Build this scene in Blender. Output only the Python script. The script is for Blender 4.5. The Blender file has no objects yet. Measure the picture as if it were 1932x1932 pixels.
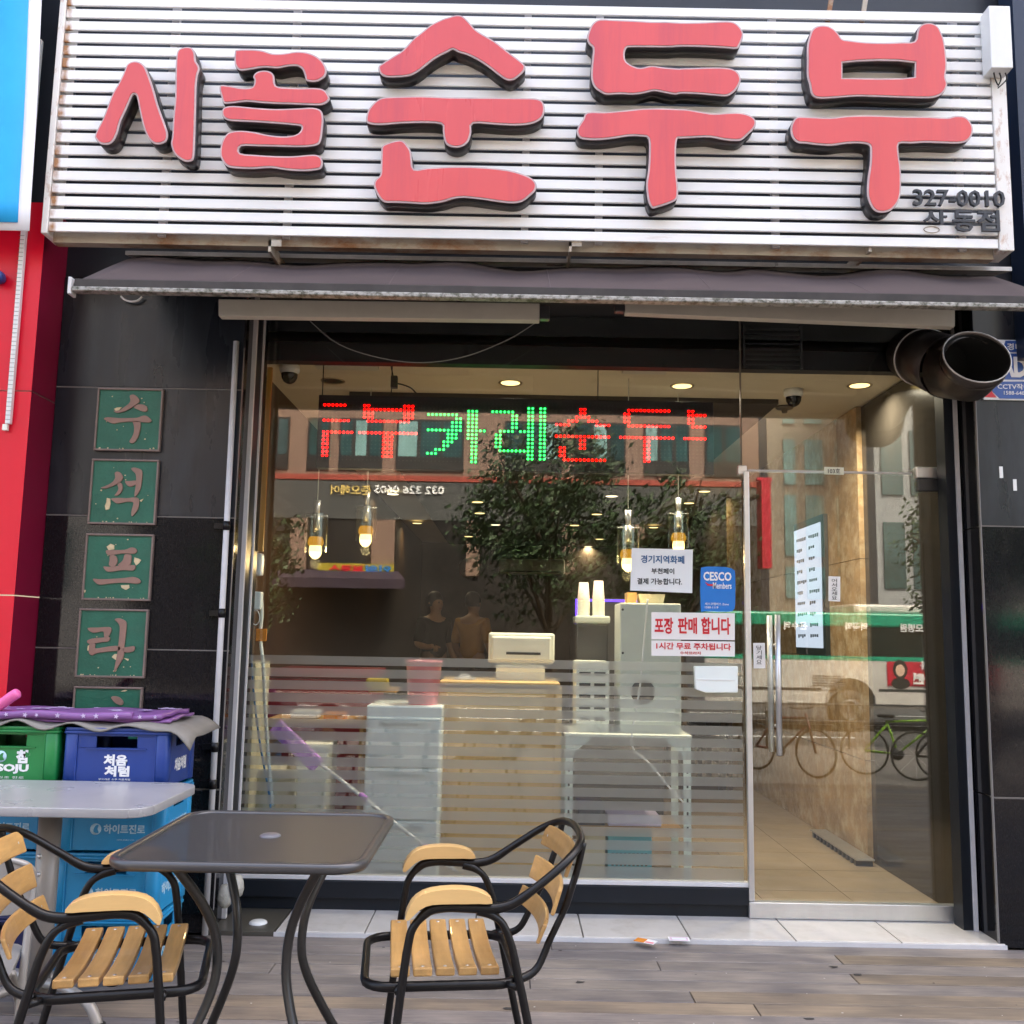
import bpy, bmesh, math, random
from mathutils import Vector, Matrix
from mathutils.geometry import tessellate_polygon
random.seed(7)
PI = math.pi
S = bpy.context.scene
COL = S.collection

# ------------------------------------------------------------------ camera, sky, sun, exposure
CAM_D, CAM_H = 4.68, 1.30            # metres from the shop glass, metres above the deck
FOC = 0.94 * 1932
PITCH, ROLL = math.atan(232 / FOC), math.radians(1.05)
fw = Vector((0, math.cos(PITCH), math.sin(PITCH)))
r0 = Vector((1, 0, 0)); u0 = r0.cross(fw)
rt = r0 * math.cos(ROLL) + u0 * math.sin(ROLL)
up = u0 * math.cos(ROLL) - r0 * math.sin(ROLL)
CPOS = Vector((0, -CAM_D, CAM_H))
cam = bpy.data.cameras.new('camera'); cam.sensor_width = 36; cam.lens = 36 * 0.94
cam.clip_end = 500; cam.clip_start = 0.02
co = bpy.data.objects.new('camera', cam); COL.objects.link(co)
m = Matrix((rt, up, -fw)).transposed().to_4x4(); m.translation = CPOS
co.matrix_world = m
S.camera = co

SUN_EL, SUN_AZ = math.radians(56), math.radians(28)     # azimuth from +Y, clockwise
w = bpy.data.worlds.new('World'); S.world = w; w.use_nodes = True
nt = w.node_tree; bg = nt.nodes['Background']
sky = nt.nodes.new('ShaderNodeTexSky'); sky.sky_type = 'NISHITA'; sky.sun_disc = False
sky.sun_elevation = SUN_EL; sky.sun_rotation = SUN_AZ
sky.air_density = 0.7; sky.dust_density = 8.0; sky.ozone_density = 0.2
nt.links.new(sky.outputs[0], bg.inputs[0]); bg.inputs[1].default_value = 0.15
sl = bpy.data.lights.new('sun', 'SUN'); sl.energy = 0.5; sl.angle = math.radians(20); sl.color = (1, 0.96, 0.9)
so = bpy.data.objects.new('sun', sl); COL.objects.link(so)
sd = Vector((math.sin(SUN_AZ) * math.cos(SUN_EL), math.cos(SUN_AZ) * math.cos(SUN_EL), math.sin(SUN_EL)))
so.rotation_euler = sd.to_track_quat('Z', 'Y').to_euler()
S.view_settings.view_transform = 'Standard'; S.view_settings.look = 'None'
S.view_settings.use_white_balance = True; S.view_settings.white_balance_temperature = 7200; S.view_settings.white_balance_tint = 8; S.view_settings.gamma = 1.0; S.view_settings.exposure = 3.35; S.view_settings.use_curve_mapping = False
S.render.engine = 'CYCLES'
cy = S.cycles
cy.use_denoising = True
cy.max_bounces = 10; cy.transparent_max_bounces = 24; cy.diffuse_bounces = 4; cy.glossy_bounces = 4
cy.transmission_bounces = 8; cy.sample_clamp_indirect = 4.0; cy.caustics_reflective = False; cy.caustics_refractive = False

# ------------------------------------------------------------------ helpers
def AT(x, y, Y):                      # a photograph direction met with the vertical plane at depth Y
    d = fw * FOC + rt * (x - 966) + up * (966 - y)
    return CPOS + d * ((Y + CAM_D) / d.y)
def ATZ(x, y, Z):                     # the same met with a level plane
    d = fw * FOC + rt * (x - 966) + up * (966 - y)
    return CPOS + d * ((Z - CAM_H) / d.z)
def ZP(pts, ox, oy, s):               # enlarged-crop coordinates to photograph coordinates
    return [((ox + a / s) / 1.5652, (oy + b / s) / 1.5652) for a, b in pts]

ORG = {}
def thing(name, label, cat, loc=(0, 0, 0), rz=0.0, group=None):
    o = bpy.data.objects.new(name, None); COL.objects.link(o)
    o.location = loc; o.rotation_euler = (0, 0, rz); o.empty_display_size = 0.05
    o['label'] = label; o['category'] = cat
    if group: o['group'] = group
    ORG[o] = Vector(loc)
    return o
def tag(o, label, cat, group=None):
    o['label'] = label; o['category'] = cat
    if group: o['group'] = group
    return o
def struct(o):
    o['kind'] = 'structure'; return o
def stuff(o):
    o['kind'] = 'stuff'; return o

class MB:
    def __init__(s): s.v = []; s.f = []; s.sm = []
    def add(s, vs, fs, smooth=False):
        n = len(s.v); s.v += [Vector(v) for v in vs]
        s.f += [tuple(i + n for i in f) for f in fs]; s.sm += [smooth] * len(fs); return s
    def box(s, x0, x1, y0, y1, z0, z1, M=None):
        x0, x1 = min(x0, x1), max(x0, x1); y0, y1 = min(y0, y1), max(y0, y1); z0, z1 = min(z0, z1), max(z0, z1)
        vs = [Vector(p) for p in ((x0, y0, z0), (x1, y0, z0), (x1, y1, z0), (x0, y1, z0), (x0, y0, z1), (x1, y0, z1), (x1, y1, z1), (x0, y1, z1))]
        if M is not None: vs = [M @ v for v in vs]
        return s.add(vs, [(0, 3, 2, 1), (4, 5, 6, 7), (0, 1, 5, 4), (1, 2, 6, 5), (2, 3, 7, 6), (3, 0, 4, 7)])
    def bar(s, a, b, wx, wy, upv=(0, 0, 1)):      # a straight bar of rectangular section
        a, b = Vector(a), Vector(b); d = (b - a).normalized()
        u = Vector(upv)
        if abs(d.dot(u)) > 0.99: u = Vector((1, 0, 0))
        x = d.cross(u).normalized(); y = x.cross(d)
        vs = []
        for p in (a, b):
            for sx, sy in ((-1, -1), (1, -1), (1, 1), (-1, 1)): vs.append(p + x * sx * wx / 2 + y * sy * wy / 2)
        return s.add(vs, [(0, 1, 2, 3), (7, 6, 5, 4), (0, 4, 5, 1), (1, 5, 6, 2), (2, 6, 7, 3), (3, 7, 4, 0)])
    def tube(s, pts, r, n=8, closed=False, cap=True):
        pts = [Vector(p) for p in pts]; k = len(pts)
        rs = r if isinstance(r, (list, tuple)) else [r] * k
        T = []
        for i in range(k):
            a = pts[(i - 1) % k] if (closed or i > 0) else pts[i]
            b = pts[(i + 1) % k] if (closed or i < k - 1) else pts[i]
            T.append((b - a).normalized())
        u = Vector((0, 0, 1)) if abs(T[0].z) < 0.9 else Vector((1, 0, 0))
        x = T[0].cross(u).normalized(); vs = []
        for i in range(k):
            x = (x - T[i] * x.dot(T[i])).normalized(); y = T[i].cross(x)
            for j in range(n):
                a = 2 * PI * j / n
                vs.append(pts[i] + (x * math.cos(a) + y * math.sin(a)) * rs[i])
        fs = []
        for i in range(k if closed else k - 1):
            p, q = i * n, ((i + 1) % k) * n
            for j in range(n): fs.append((p + j, p + (j + 1) % n, q + (j + 1) % n, q + j))
        if cap and not closed:
            fs.append(tuple(reversed(range(n)))); fs.append(tuple(range((k - 1) * n, k * n)))
        return s.add(vs, fs, True)
    def lathe(s, prof, c, n=20, axis=None, smooth=True):       # prof: (radius, height)
        c = Vector(c); q = Vector((0, 0, 1)).rotation_difference(Vector(axis)) if axis is not None else None
        vs = []; fs = []
        for r, z in prof:
            for j in range(n):
                a = 2 * PI * j / n; v = Vector((r * math.cos(a), r * math.sin(a), z))
                vs.append(c + (q @ v if q else v))
        for i in range(len(prof) - 1):
            for j in range(n): fs.append((i * n + j, i * n + (j + 1) % n, (i + 1) * n + (j + 1) % n, (i + 1) * n + j))
        s.add(vs, fs, smooth)
        return s
    def prism(s, poly, o, ax, ay, az, h, holes=(), smooth_side=False):
        # poly: 2D points; o origin, ax, ay plane axes, az extrusion direction times h
        o, ax, ay, az = Vector(o), Vector(ax), Vector(ay), Vector(az)
        loops = [list(poly)] + [list(hh) for hh in holes]
        flat = [p for l in loops for p in l]
        tris = tessellate_polygon([[Vector((p[0], p[1], 0)) for p in l] for l in loops])
        n = len(flat)
        top = [o + ax * p[0] + ay * p[1] + az * h for p in flat]; bot = [o + ax * p[0] + ay * p[1] for p in flat]
        fs = []
        nz = ax.cross(ay).dot(az)
        for t in tris:
            a, b, c = t
            ar = (flat[b][0] - flat[a][0]) * (flat[c][1] - flat[a][1]) - (flat[c][0] - flat[a][0]) * (flat[b][1] - flat[a][1])
            if (ar > 0) == (nz > 0): fs.append((a, b, c)); fs.append((c + n, b + n, a + n)) if h < 0 else None
            else: fs.append((c, b, a))
        # the loop above only fixes orientation; rebuild cleanly
        fs = []
        for t in tris:
            a, b, c = t
            ar = (flat[b][0] - flat[a][0]) * (flat[c][1] - flat[a][1]) - (flat[c][0] - flat[a][0]) * (flat[b][1] - flat[a][1])
            if (ar > 0) != (nz > 0): a, c = c, a
            fs.append((a, b, c)); fs.append((c + n, b + n, a + n))
        s.add(top + bot, fs, False)
        k0 = 0
        for l in loops:
            k = len(l); vs = []; ff = []
            for p in l: vs += [o + ax * p[0] + ay * p[1], o + ax * p[0] + ay * p[1] + az * h]
            for i in range(k):
                j = (i + 1) % k; ff.append((2 * i, 2 * j, 2 * j + 1, 2 * i + 1))
            s.add(vs, ff, smooth_side)
        return s
    def text(s, body, c, right, upv, w, h=None, depth=0.002, bold=0.0):
        vs, fs = text_data(body, bold)
        c, right, upv = Vector(c), Vector(right).normalized(), Vector(upv).normalized(); nn = right.cross(upv)
        x0 = min(v.x for v in vs); x1 = max(v.x for v in vs); y0 = min(v.y for v in vs); y1 = max(v.y for v in vs)
        sx = w / (x1 - x0); sy = (h / (y1 - y0)) if h else sx
        zz = max(abs(v.z) for v in vs) or 1
        s.add([c + right * (v.x - (x0 + x1) / 2) * sx + upv * (v.y - (y0 + y1) / 2) * sy + nn * (v.z / zz * 0.5 + 0.5) * depth for v in vs], fs)
        return s
    def build(s, name, mat, parent=None, bevel=0.0, local=False, seg=2, subsurf=0, solid=0.0):
        me = bpy.data.meshes.new(name)
        org = ORG.get(parent, Vector((0, 0, 0))) if (parent is not None and not local) else Vector((0, 0, 0))
        me.from_pydata([v - org for v in s.v], [], s.f)
        me.polygons.foreach_set('use_smooth', s.sm)
        me.update()
        if mat: me.materials.append(mat)
        o = bpy.data.objects.new(name, me); COL.objects.link(o)
        if parent is not None:
            o.parent = parent; ORG[o] = org
        else: ORG[o] = Vector((0, 0, 0))
        fixn(me)
        if solid: q = o.modifiers.new('solid', 'SOLIDIFY'); q.thickness = solid; q.offset = 0
        if bevel:
            b = o.modifiers.new('bevel', 'BEVEL'); b.width = bevel; b.segments = seg; b.limit_method = 'ANGLE'; b.angle_limit = 0.6
            b.harden_normals = False
        if subsurf:
            q = o.modifiers.new('sub', 'SUBSURF'); q.levels = subsurf; q.render_levels = subsurf
        return o
def fixn(me):
    bm = bmesh.new(); bm.from_mesh(me)
    bmesh.ops.remove_doubles(bm, verts=bm.verts, dist=1e-6)
    bmesh.ops.recalc_face_normals(bm, faces=bm.faces); bm.to_mesh(me); bm.free()
_TX = {}
def text_data(body, bold):
    k = (body, bold)
    if k not in _TX:
        cu = bpy.data.curves.new('lettering', 'FONT'); cu.body = body; cu.size = 1; cu.extrude = 0.05; cu.offset = bold
        cu.resolution_u = 2; cu.fill_mode = 'BOTH'
        ob = bpy.data.objects.new('lettering', cu)
        me = bpy.data.meshes.new_from_object(ob)
        _TX[k] = ([v.co.copy() for v in me.vertices], [tuple(p.vertices) for p in me.polygons])
        bpy.data.objects.remove(ob); bpy.data.curves.remove(cu); bpy.data.meshes.remove(me)
    return _TX[k]
def smooth_loop(pts, n=4):
    k = len(pts); out = []
    for i in range(k):
        p0, p1, p2, p3 = pts[i - 1], pts[i], pts[(i + 1) % k], pts[(i + 2) % k]
        for j in range(n):
            t = j / n
            out.append(tuple(0.5 * ((2 * p1[a]) + (-p0[a] + p2[a]) * t + (2 * p0[a] - 5 * p1[a] + 4 * p2[a] - p3[a]) * t * t + (-p0[a] + 3 * p1[a] - 3 * p2[a] + p3[a]) * t ** 3) for a in range(2)))
    return out
def spline(pts, n=6):
    pts = [Vector(p) for p in pts]; out = []
    for i in range(len(pts) - 1):
        p0 = pts[max(i - 1, 0)]; p1 = pts[i]; p2 = pts[i + 1]; p3 = pts[min(i + 2, len(pts) - 1)]
        for j in range(n):
            t = j / n
            out.append(0.5 * ((2 * p1) + (p2 - p0) * t + (2 * p0 - 5 * p1 + 4 * p2 - p3) * t * t + (3 * p1 - p0 - 3 * p2 + p3) * t ** 3))
    out.append(pts[-1]); return out
def rrect(w, h, r, n=5):
    out = []
    for cx, cy, a0 in ((w / 2 - r, h / 2 - r, 0), (-w / 2 + r, h / 2 - r, PI / 2), (-w / 2 + r, -h / 2 + r, PI), (w / 2 - r, -h / 2 + r, 1.5 * PI)):
        for i in range(n + 1):
            a = a0 + PI / 2 * i / n; out.append((cx + r * math.cos(a), cy + r * math.sin(a)))
    return out
def copy_tree(o, parent=None):
    c = o.copy(); COL.objects.link(c); c.parent = parent; ORG[c] = ORG.get(o, Vector())
    for ch in list(o.children):
        copy_tree(ch, c)
    return c

# ------------------------------------------------------------------ materials
MATS = {}
def nd(nt, t, **k):
    n = nt.nodes.new(t)
    for a, b in k.items(): setattr(n, a, b)
    return n
def mat(name, col, rough=0.5, metal=0.0, var=0.0, vscale=6.0, bump=0.0, bscale=60.0, spec=0.5, coat=0.0, emit=None, estr=0.0,
        dirt=None, dscale=2.0, damt=0.5, dlow=0.5, dhigh=0.75, stretch=(1, 1, 1), rvar=0.0, objvar=0.0, trans=0.0):
    if name in MATS: return MATS[name]
    M = bpy.data.materials.new(name); M.use_nodes = True; t = M.node_tree
    b = t.nodes['Principled BSDF']
    b.inputs['Base Color'].default_value = (*col, 1); b.inputs['Roughness'].default_value = rough
    b.inputs['Metallic'].default_value = metal; b.inputs['Specular IOR Level'].default_value = spec
    b.inputs['Coat Weight'].default_value = coat
    if trans: b.inputs['Transmission Weight'].default_value = trans
    if emit: b.inputs['Emission Color'].default_value = (*emit, 1); b.inputs['Emission Strength'].default_value = estr
    L = t.links
    if var or bump or dirt or rvar or objvar:
        tc = nd(t, 'ShaderNodeTexCoord'); mp = nd(t, 'ShaderNodeMapping'); mp.inputs['Scale'].default_value = stretch
        L.new(tc.outputs['Object'], mp.inputs[0])
        cur = None
        if var:
            n = nd(t, 'ShaderNodeTexNoise'); n.inputs['Scale'].default_value = vscale; n.inputs['Detail'].default_value = 8
            n.inputs['Roughness'].default_value = 0.65
            L.new(mp.outputs[0], n.inputs['Vector'])
            r = nd(t, 'ShaderNodeValToRGB'); r.color_ramp.elements[0].position = 0.28; r.color_ramp.elements[1].position = 0.72
            r.color_ramp.elements[0].color = (*[max(c * (1 - var), 0) for c in col], 1)
            r.color_ramp.elements[1].color = (*[min(c * (1 + var), 1) for c in col], 1)
            L.new(n.outputs['Fac'], r.inputs[0]); cur = r.outputs[0]
        if objvar:
            oi = nd(t, 'ShaderNodeObjectInfo'); hs = nd(t, 'ShaderNodeHueSaturation')
            ma = nd(t, 'ShaderNodeMath', operation='MULTIPLY_ADD'); ma.inputs[1].default_value = 2 * objvar; ma.inputs[2].default_value = 1 - objvar
            L.new(oi.outputs['Random'], ma.inputs[0]); L.new(ma.outputs[0], hs.inputs['Value'])
            if cur: L.new(cur, hs.inputs['Color'])
            else: hs.inputs['Color'].default_value = (*col, 1)
            cur = hs.outputs[0]
        if dirt:
            n2 = nd(t, 'ShaderNodeTexNoise'); n2.inputs['Scale'].default_value = dscale; n2.inputs['Detail'].default_value = 10
            n2.inputs['Roughness'].default_value = 0.7
            L.new(mp.outputs[0], n2.inputs['Vector'])
            r2 = nd(t, 'ShaderNodeValToRGB'); r2.color_ramp.elements[0].position = dlow; r2.color_ramp.elements[1].position = dhigh
            L.new(n2.outputs['Fac'], r2.inputs[0])
            ml = nd(t, 'ShaderNodeMath', operation='MULTIPLY'); ml.inputs[1].default_value = damt; L.new(r2.outputs[0], ml.inputs[0])
            mx = nd(t, 'ShaderNodeMix', data_type='RGBA'); L.new(ml.outputs[0], mx.inputs['Factor'])
            if cur: L.new(cur, mx.inputs['A'])
            else: mx.inputs['A'].default_value = (*col, 1)
            mx.inputs['B'].default_value = (*dirt, 1); cur = mx.outputs['Result']
        if cur: L.new(cur, b.inputs['Base Color'])
        if rvar:
            n4 = nd(t, 'ShaderNodeTexNoise'); n4.inputs['Scale'].default_value = vscale * 0.7; n4.inputs['Detail'].default_value = 6
            L.new(mp.outputs[0], n4.inputs['Vector'])
            mr = nd(t, 'ShaderNodeMapRange'); mr.inputs['From Min'].default_value = 0.3; mr.inputs['From Max'].default_value = 0.7
            mr.inputs['To Min'].default_value = max(rough - rvar, 0.02); mr.inputs['To Max'].default_value = min(rough + rvar, 1)
            L.new(n4.outputs['Fac'], mr.inputs['Value']); L.new(mr.outputs[0], b.inputs['Roughness'])
        if bump:
            n3 = nd(t, 'ShaderNodeTexNoise'); n3.inputs['Scale'].default_value = bscale; n3.inputs['Detail'].default_value = 6
            L.new(mp.outputs[0], n3.inputs['Vector'])
            bp = nd(t, 'ShaderNodeBump'); bp.inputs['Strength'].default_value = bump; bp.inputs['Distance'].default_value = 0.01
            L.new(n3.outputs['Fac'], bp.inputs['Height']); L.new(bp.outputs[0], b.inputs['Normal'])
    MATS[name] = M
    return M
def glow(name, col, strength):
    M = bpy.data.materials.new(name); M.use_nodes = True; t = M.node_tree
    t.nodes.remove(t.nodes['Principled BSDF']); e = nd(t, 'ShaderNodeEmission')
    e.inputs[0].default_value = (*col, 1); e.inputs[1].default_value = strength
    t.links.new(e.outputs[0], t.nodes['Material Output'].inputs[0]); MATS[name] = M
    return M
def glassmat(name, tint, base, edge, rough=0.0):
    M = bpy.data.materials.new(name); M.use_nodes = True; t = M.node_tree; L = t.links
    t.nodes.remove(t.nodes['Principled BSDF'])
    tr = nd(t, 'ShaderNodeBsdfTransparent'); tr.inputs[0].default_value = (*tint, 1)
    gl = nd(t, 'ShaderNodeBsdfGlossy'); gl.inputs['Roughness'].default_value = rough; gl.inputs[0].default_value = (0.95, 1, 0.98, 1)
    lw = nd(t, 'ShaderNodeLayerWeight'); lw.inputs[0].default_value = 0.5
    pw = nd(t, 'ShaderNodeMath', operation='POWER'); pw.inputs[1].default_value = 4.0; L.new(lw.outputs['Facing'], pw.inputs[0])
    ma = nd(t, 'ShaderNodeMath', operation='MULTIPLY_ADD'); ma.inputs[1].default_value = edge; ma.inputs[2].default_value = base
    L.new(pw.outputs[0], ma.inputs[0])
    mx = nd(t, 'ShaderNodeMixShader'); L.new(ma.outputs[0], mx.inputs[0]); L.new(tr.outputs[0], mx.inputs[1]); L.new(gl.outputs[0], mx.inputs[2])
    L.new(mx.outputs[0], t.nodes['Material Output'].inputs[0]); MATS[name] = M
    return M
def mixshade(name, build):
    M = bpy.data.materials.new(name); M.use_nodes = True; t = M.node_tree
    t.nodes.remove(t.nodes['Principled BSDF']); sh = build(t); t.links.new(sh, t.nodes['Material Output'].inputs[0]); MATS[name] = M
    return M

GLASS = glassmat('window_glass', (0.965, 0.985, 0.978), 0.066, 0.45)
CLEAR = glassmat('clear_lamp_glass', (0.9, 0.9, 0.86), 0.08, 1.0)
def frost_nodes(t):
    rf = nd(t, 'ShaderNodeBsdfRefraction'); rf.inputs['Roughness'].default_value = 0.42; rf.inputs['IOR'].default_value = 1.06
    rf.inputs[0].default_value = (0.9, 0.93, 0.92, 1)
    df = nd(t, 'ShaderNodeBsdfDiffuse'); df.inputs[0].default_value = (0.46, 0.46, 0.455, 1)
    tl = nd(t, 'ShaderNodeBsdfTranslucent'); tl.inputs[0].default_value = (0.75, 0.76, 0.76, 1)
    m1 = nd(t, 'ShaderNodeMixShader'); m1.inputs[0].default_value = 0.4
    t.links.new(df.outputs[0], m1.inputs[1]); t.links.new(tl.outputs[0], m1.inputs[2])
    m2 = nd(t, 'ShaderNodeMixShader'); m2.inputs[0].default_value = 0.40
    t.links.new(rf.outputs[0], m2.inputs[1]); t.links.new(m1.outputs[0], m2.inputs[2])
    tp = nd(t, 'ShaderNodeBsdfTransparent'); m3 = nd(t, 'ShaderNodeMixShader'); m3.inputs[0].default_value = 0.46
    t.links.new(m2.outputs[0], m3.inputs[1]); t.links.new(tp.outputs[0], m3.inputs[2])
    return m3.outputs[0]
FROST = mixshade('frosted_film', frost_nodes)
def mesh_nodes(t):
    tr = nd(t, 'ShaderNodeBsdfTransparent')
    b = nd(t, 'ShaderNodeBsdfPrincipled'); b.inputs['Base Color'].default_value = (0.045, 0.046, 0.05, 1); b.inputs['Roughness'].default_value = 0.38
    mx = nd(t, 'ShaderNodeMixShader'); mx.inputs[0].default_value = 0.74
    t.links.new(tr.outputs[0], mx.inputs[1]); t.links.new(b.outputs[0], mx.inputs[2])
    return mx.outputs[0]
MESHTOP = mixshade('fine_steel_mesh', mesh_nodes)

def slat_material():
    M = mat('white_painted_slat', (0.88, 0.88, 0.87), 0.38, var=0.04, vscale=3, bump=0.02)
    t = M.node_tree; L = t.links; b = t.nodes['Principled BSDF']
    tc = nd(t, 'ShaderNodeTexCoord'); mp = nd(t, 'ShaderNodeMapping'); mp.inputs['Scale'].default_value = (1.2, 1, 6)
    L.new(tc.outputs['Object'], mp.inputs[0])
    n = nd(t, 'ShaderNodeTexNoise'); n.inputs['Scale'].default_value = 2.2; n.inputs['Detail'].default_value = 12; n.inputs['Roughness'].default_value = 0.75
    L.new(mp.outputs[0], n.inputs['Vector'])
    r = nd(t, 'ShaderNodeValToRGB'); r.color_ramp.elements[0].position = 0.58; r.color_ramp.elements[1].position = 0.78
    L.new(n.outputs['Fac'], r.inputs[0])
    ml = nd(t, 'ShaderNodeMath', operation='MULTIPLY'); ml.inputs[1].default_value = 0.55; L.new(r.outputs[0], ml.inputs[0])
    mx = nd(t, 'ShaderNodeMix', data_type='RGBA'); L.new(ml.outputs[0], mx.inputs['Factor'])
    src = b.inputs['Base Color'].links[0].from_socket
    L.new(src, mx.inputs['A']); mx.inputs['B'].default_value = (0.5, 0.42, 0.3, 1)
    sx = nd(t, 'ShaderNodeSeparateXYZ'); L.new(tc.outputs['Object'], sx.inputs[0])
    of = nd(t, 'ShaderNodeMath', operation='SUBTRACT'); L.new(sx.outputs[0], of.inputs[0]); of.inputs[1].default_value = 0.053
    ab = nd(t, 'ShaderNodeMath', operation='ABSOLUTE'); L.new(of.outputs[0], ab.inputs[0])
    mr = nd(t, 'ShaderNodeMapRange'); mr.inputs['From Min'].default_value = 2.045; mr.inputs['From Max'].default_value = 2.085; L.new(ab.outputs[0], mr.inputs['Value'])
    n5 = nd(t, 'ShaderNodeTexNoise'); n5.inputs['Scale'].default_value = 14; n5.inputs['Detail'].default_value = 8; L.new(tc.outputs['Object'], n5.inputs['Vector'])
    m5 = nd(t, 'ShaderNodeMath', operation='MULTIPLY'); L.new(mr.outputs[0], m5.inputs[0]); L.new(n5.outputs['Fac'], m5.inputs[1])
    r5 = nd(t, 'ShaderNodeValToRGB'); r5.color_ramp.elements[0].position = 0.3; r5.color_ramp.elements[1].position = 0.55; L.new(m5.outputs[0], r5.inputs[0])
    mx5 = nd(t, 'ShaderNodeMix', data_type='RGBA'); L.new(r5.outputs[0], mx5.inputs['Factor']); L.new(mx.outputs['Result'], mx5.inputs['A']); mx5.inputs['B'].default_value = (0.36, 0.16, 0.05, 1)
    L.new(mx5.outputs['Result'], b.inputs['Base Color'])
    return M
SLAT = slat_material()
RUSTY = mat('rusted_white_frame', (0.78, 0.76, 0.72), 0.5, var=0.06, dirt=(0.38, 0.15, 0.04), dscale=9, damt=0.9, dlow=0.52, dhigh=0.66, stretch=(1.6, 1, 0.8))
RUSTY2 = mat('rusted_underside', (0.42, 0.37, 0.3), 0.6, var=0.15, dirt=(0.25, 0.1, 0.03), dscale=5, damt=0.95, dlow=0.48, dhigh=0.64, stretch=(0.6, 1, 1))
REDFACE = mat('red_acrylic_face', (0.68, 0.088, 0.092), 0.3, var=0.05, vscale=1.4, dirt=(0.46, 0.06, 0.10), dscale=2.2, damt=0.75, stretch=(2.2, 1, 0.18), rvar=0.08)
TRIM = mat('greyed_pink_trim', (0.55, 0.42, 0.43), 0.45, var=0.2, vscale=12)
RETURN = mat('dark_letter_return', (0.02, 0.017, 0.018), 0.35, dirt=(0.12, 0.03, 0.02), dscale=5, damt=0.4)
DARKLET = mat('charcoal_lettering', (0.022, 0.026, 0.034), 0.4)
GRANITE = mat('polished_black_granite', (0.008, 0.008, 0.010), 0.07, spec=0.35, var=0.5, vscale=240, dirt=(0.03, 0.03, 0.033), dscale=2.2, damt=0.35, stretch=(1, 1, 0.3), rvar=0.05)
GRANITE_DUSTY = mat('dusty_black_granite', (0.010, 0.0125, 0.018), 0.30, spec=0.4, var=0.35, vscale=14, dirt=(0.045, 0.05, 0.058), dscale=3.5, damt=0.6, stretch=(1, 1, 0.22), rvar=0.08)
JOINT = mat('joint_mortar', (0.2, 0.19, 0.17), 0.8)
NAVY = mat('dark_navy_fascia', (0.012, 0.016, 0.024), 0.4, var=0.3, vscale=4)
BLACK = mat('matt_black', (0.008, 0.008, 0.009), 0.6)
FRAME = mat('anodised_dark_frame', (0.008, 0.011, 0.016), 0.35, spec=0.3, metal=0.0, var=0.15)
SILVER = mat('brushed_aluminium', (0.62, 0.62, 0.63), 0.36, metal=0.85, var=0.08, vscale=8, stretch=(1, 1, 0.2))
PALESILVER = mat('pale_anodised_trim', (0.60, 0.59, 0.60), 0.42, metal=0.0, var=0.08)
STEEL = mat('scratched_steel', (0.42, 0.41, 0.40), 0.38, metal=0.35, var=0.25, vscale=9, rvar=0.12, dirt=(0.2, 0.12, 0.07), dscale=3, damt=0.35)
DUCT = mat('smoked_steel_duct', (0.06, 0.052, 0.048), 0.42, metal=0.8, var=0.4, vscale=5, rvar=0.14, dirt=(0.06, 0.04, 0.03), dscale=3.5, damt=0.7)
AWNFAB = mat('plum_brown_awning_fabric', (0.050, 0.033, 0.034), 0.85, var=0.14, vscale=2.2, bump=0.15, bscale=300, dirt=(0.075, 0.053, 0.056), dscale=1.3, damt=0.35)
AWNBAR = mat('grimy_awning_bar', (0.36, 0.35, 0.325), 0.5, metal=0.2, var=0.12, vscale=30, dirt=(0.05, 0.052, 0.03), dscale=24, damt=0.9, dlow=0.44, dhigh=0.6, stretch=(1.6, 1, 2.4))
AWNVAL = mat('awning_fabric_lip', (0.05, 0.045, 0.043), 0.85, var=0.25, vscale=8)
LAMPCASE = mat('aged_cream_lamp_cover', (0.5, 0.49, 0.43), 0.6, var=0.12, vscale=3)
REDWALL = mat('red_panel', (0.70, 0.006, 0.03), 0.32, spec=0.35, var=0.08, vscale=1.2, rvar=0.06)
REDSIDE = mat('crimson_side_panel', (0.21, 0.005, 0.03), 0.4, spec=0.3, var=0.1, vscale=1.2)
WHITEP = mat('white_plastic', (0.75, 0.76, 0.75), 0.4, var=0.04)
GREENP = mat('green_plaque_paint', (0.008, 0.115, 0.07), 0.5, var=0.18, vscale=8, bump=0.2, bscale=80, dirt=(0.05, 0.14, 0.09), dscale=6, damt=0.35)
COPPER = mat('brown_relief_paint', (0.27, 0.155, 0.12), 0.5, var=0.14, vscale=14)
CHIP = mat('pale_filler_chip', (0.62, 0.5, 0.3), 0.8, var=0.2, vscale=30)
PLAQFRAME = mat('plaque_frame_paint', (0.2, 0.145, 0.125), 0.5, var=0.2, vscale=10)
WOOD = mat('varnished_chair_slat', (0.46, 0.265, 0.095), 0.36, bump=0.08, bscale=40, var=0.42, vscale=16, stretch=(1, 0.1, 1), coat=0.25, objvar=0.22, dirt=(0.25, 0.11, 0.03), dscale=9, damt=0.6, rvar=0.1)
ARMWOOD = mat('varnished_arm_wood', (0.66, 0.42, 0.17), 0.3, rvar=0.08, var=0.18, vscale=10, stretch=(0.2, 1, 1), coat=0.35)
TUBEBLK = mat('black_painted_tube', (0.005, 0.005, 0.006), 0.33, spec=0.3, var=0.2, vscale=20)
TABGREY = mat('grey_powder_tube', (0.05, 0.05, 0.05), 0.32, metal=0.5, var=0.1)
TABSIL = mat('silver_grey_tabletop', (0.34, 0.34, 0.355), 0.3, metal=0.15, var=0.07, vscale=5, rvar=0.05)
TABLEG = mat('warm_grey_column', (0.32, 0.295, 0.27), 0.42, metal=0.3, var=0.06)
CRGREEN = mat('green_crate_plastic', (0.004, 0.19, 0.045), 0.38, var=0.1, vscale=5, rvar=0.06)
CRBLUE = mat('navy_blue_crate_plastic', (0.008, 0.04, 0.22), 0.4, var=0.1, vscale=5, rvar=0.06)
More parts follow.
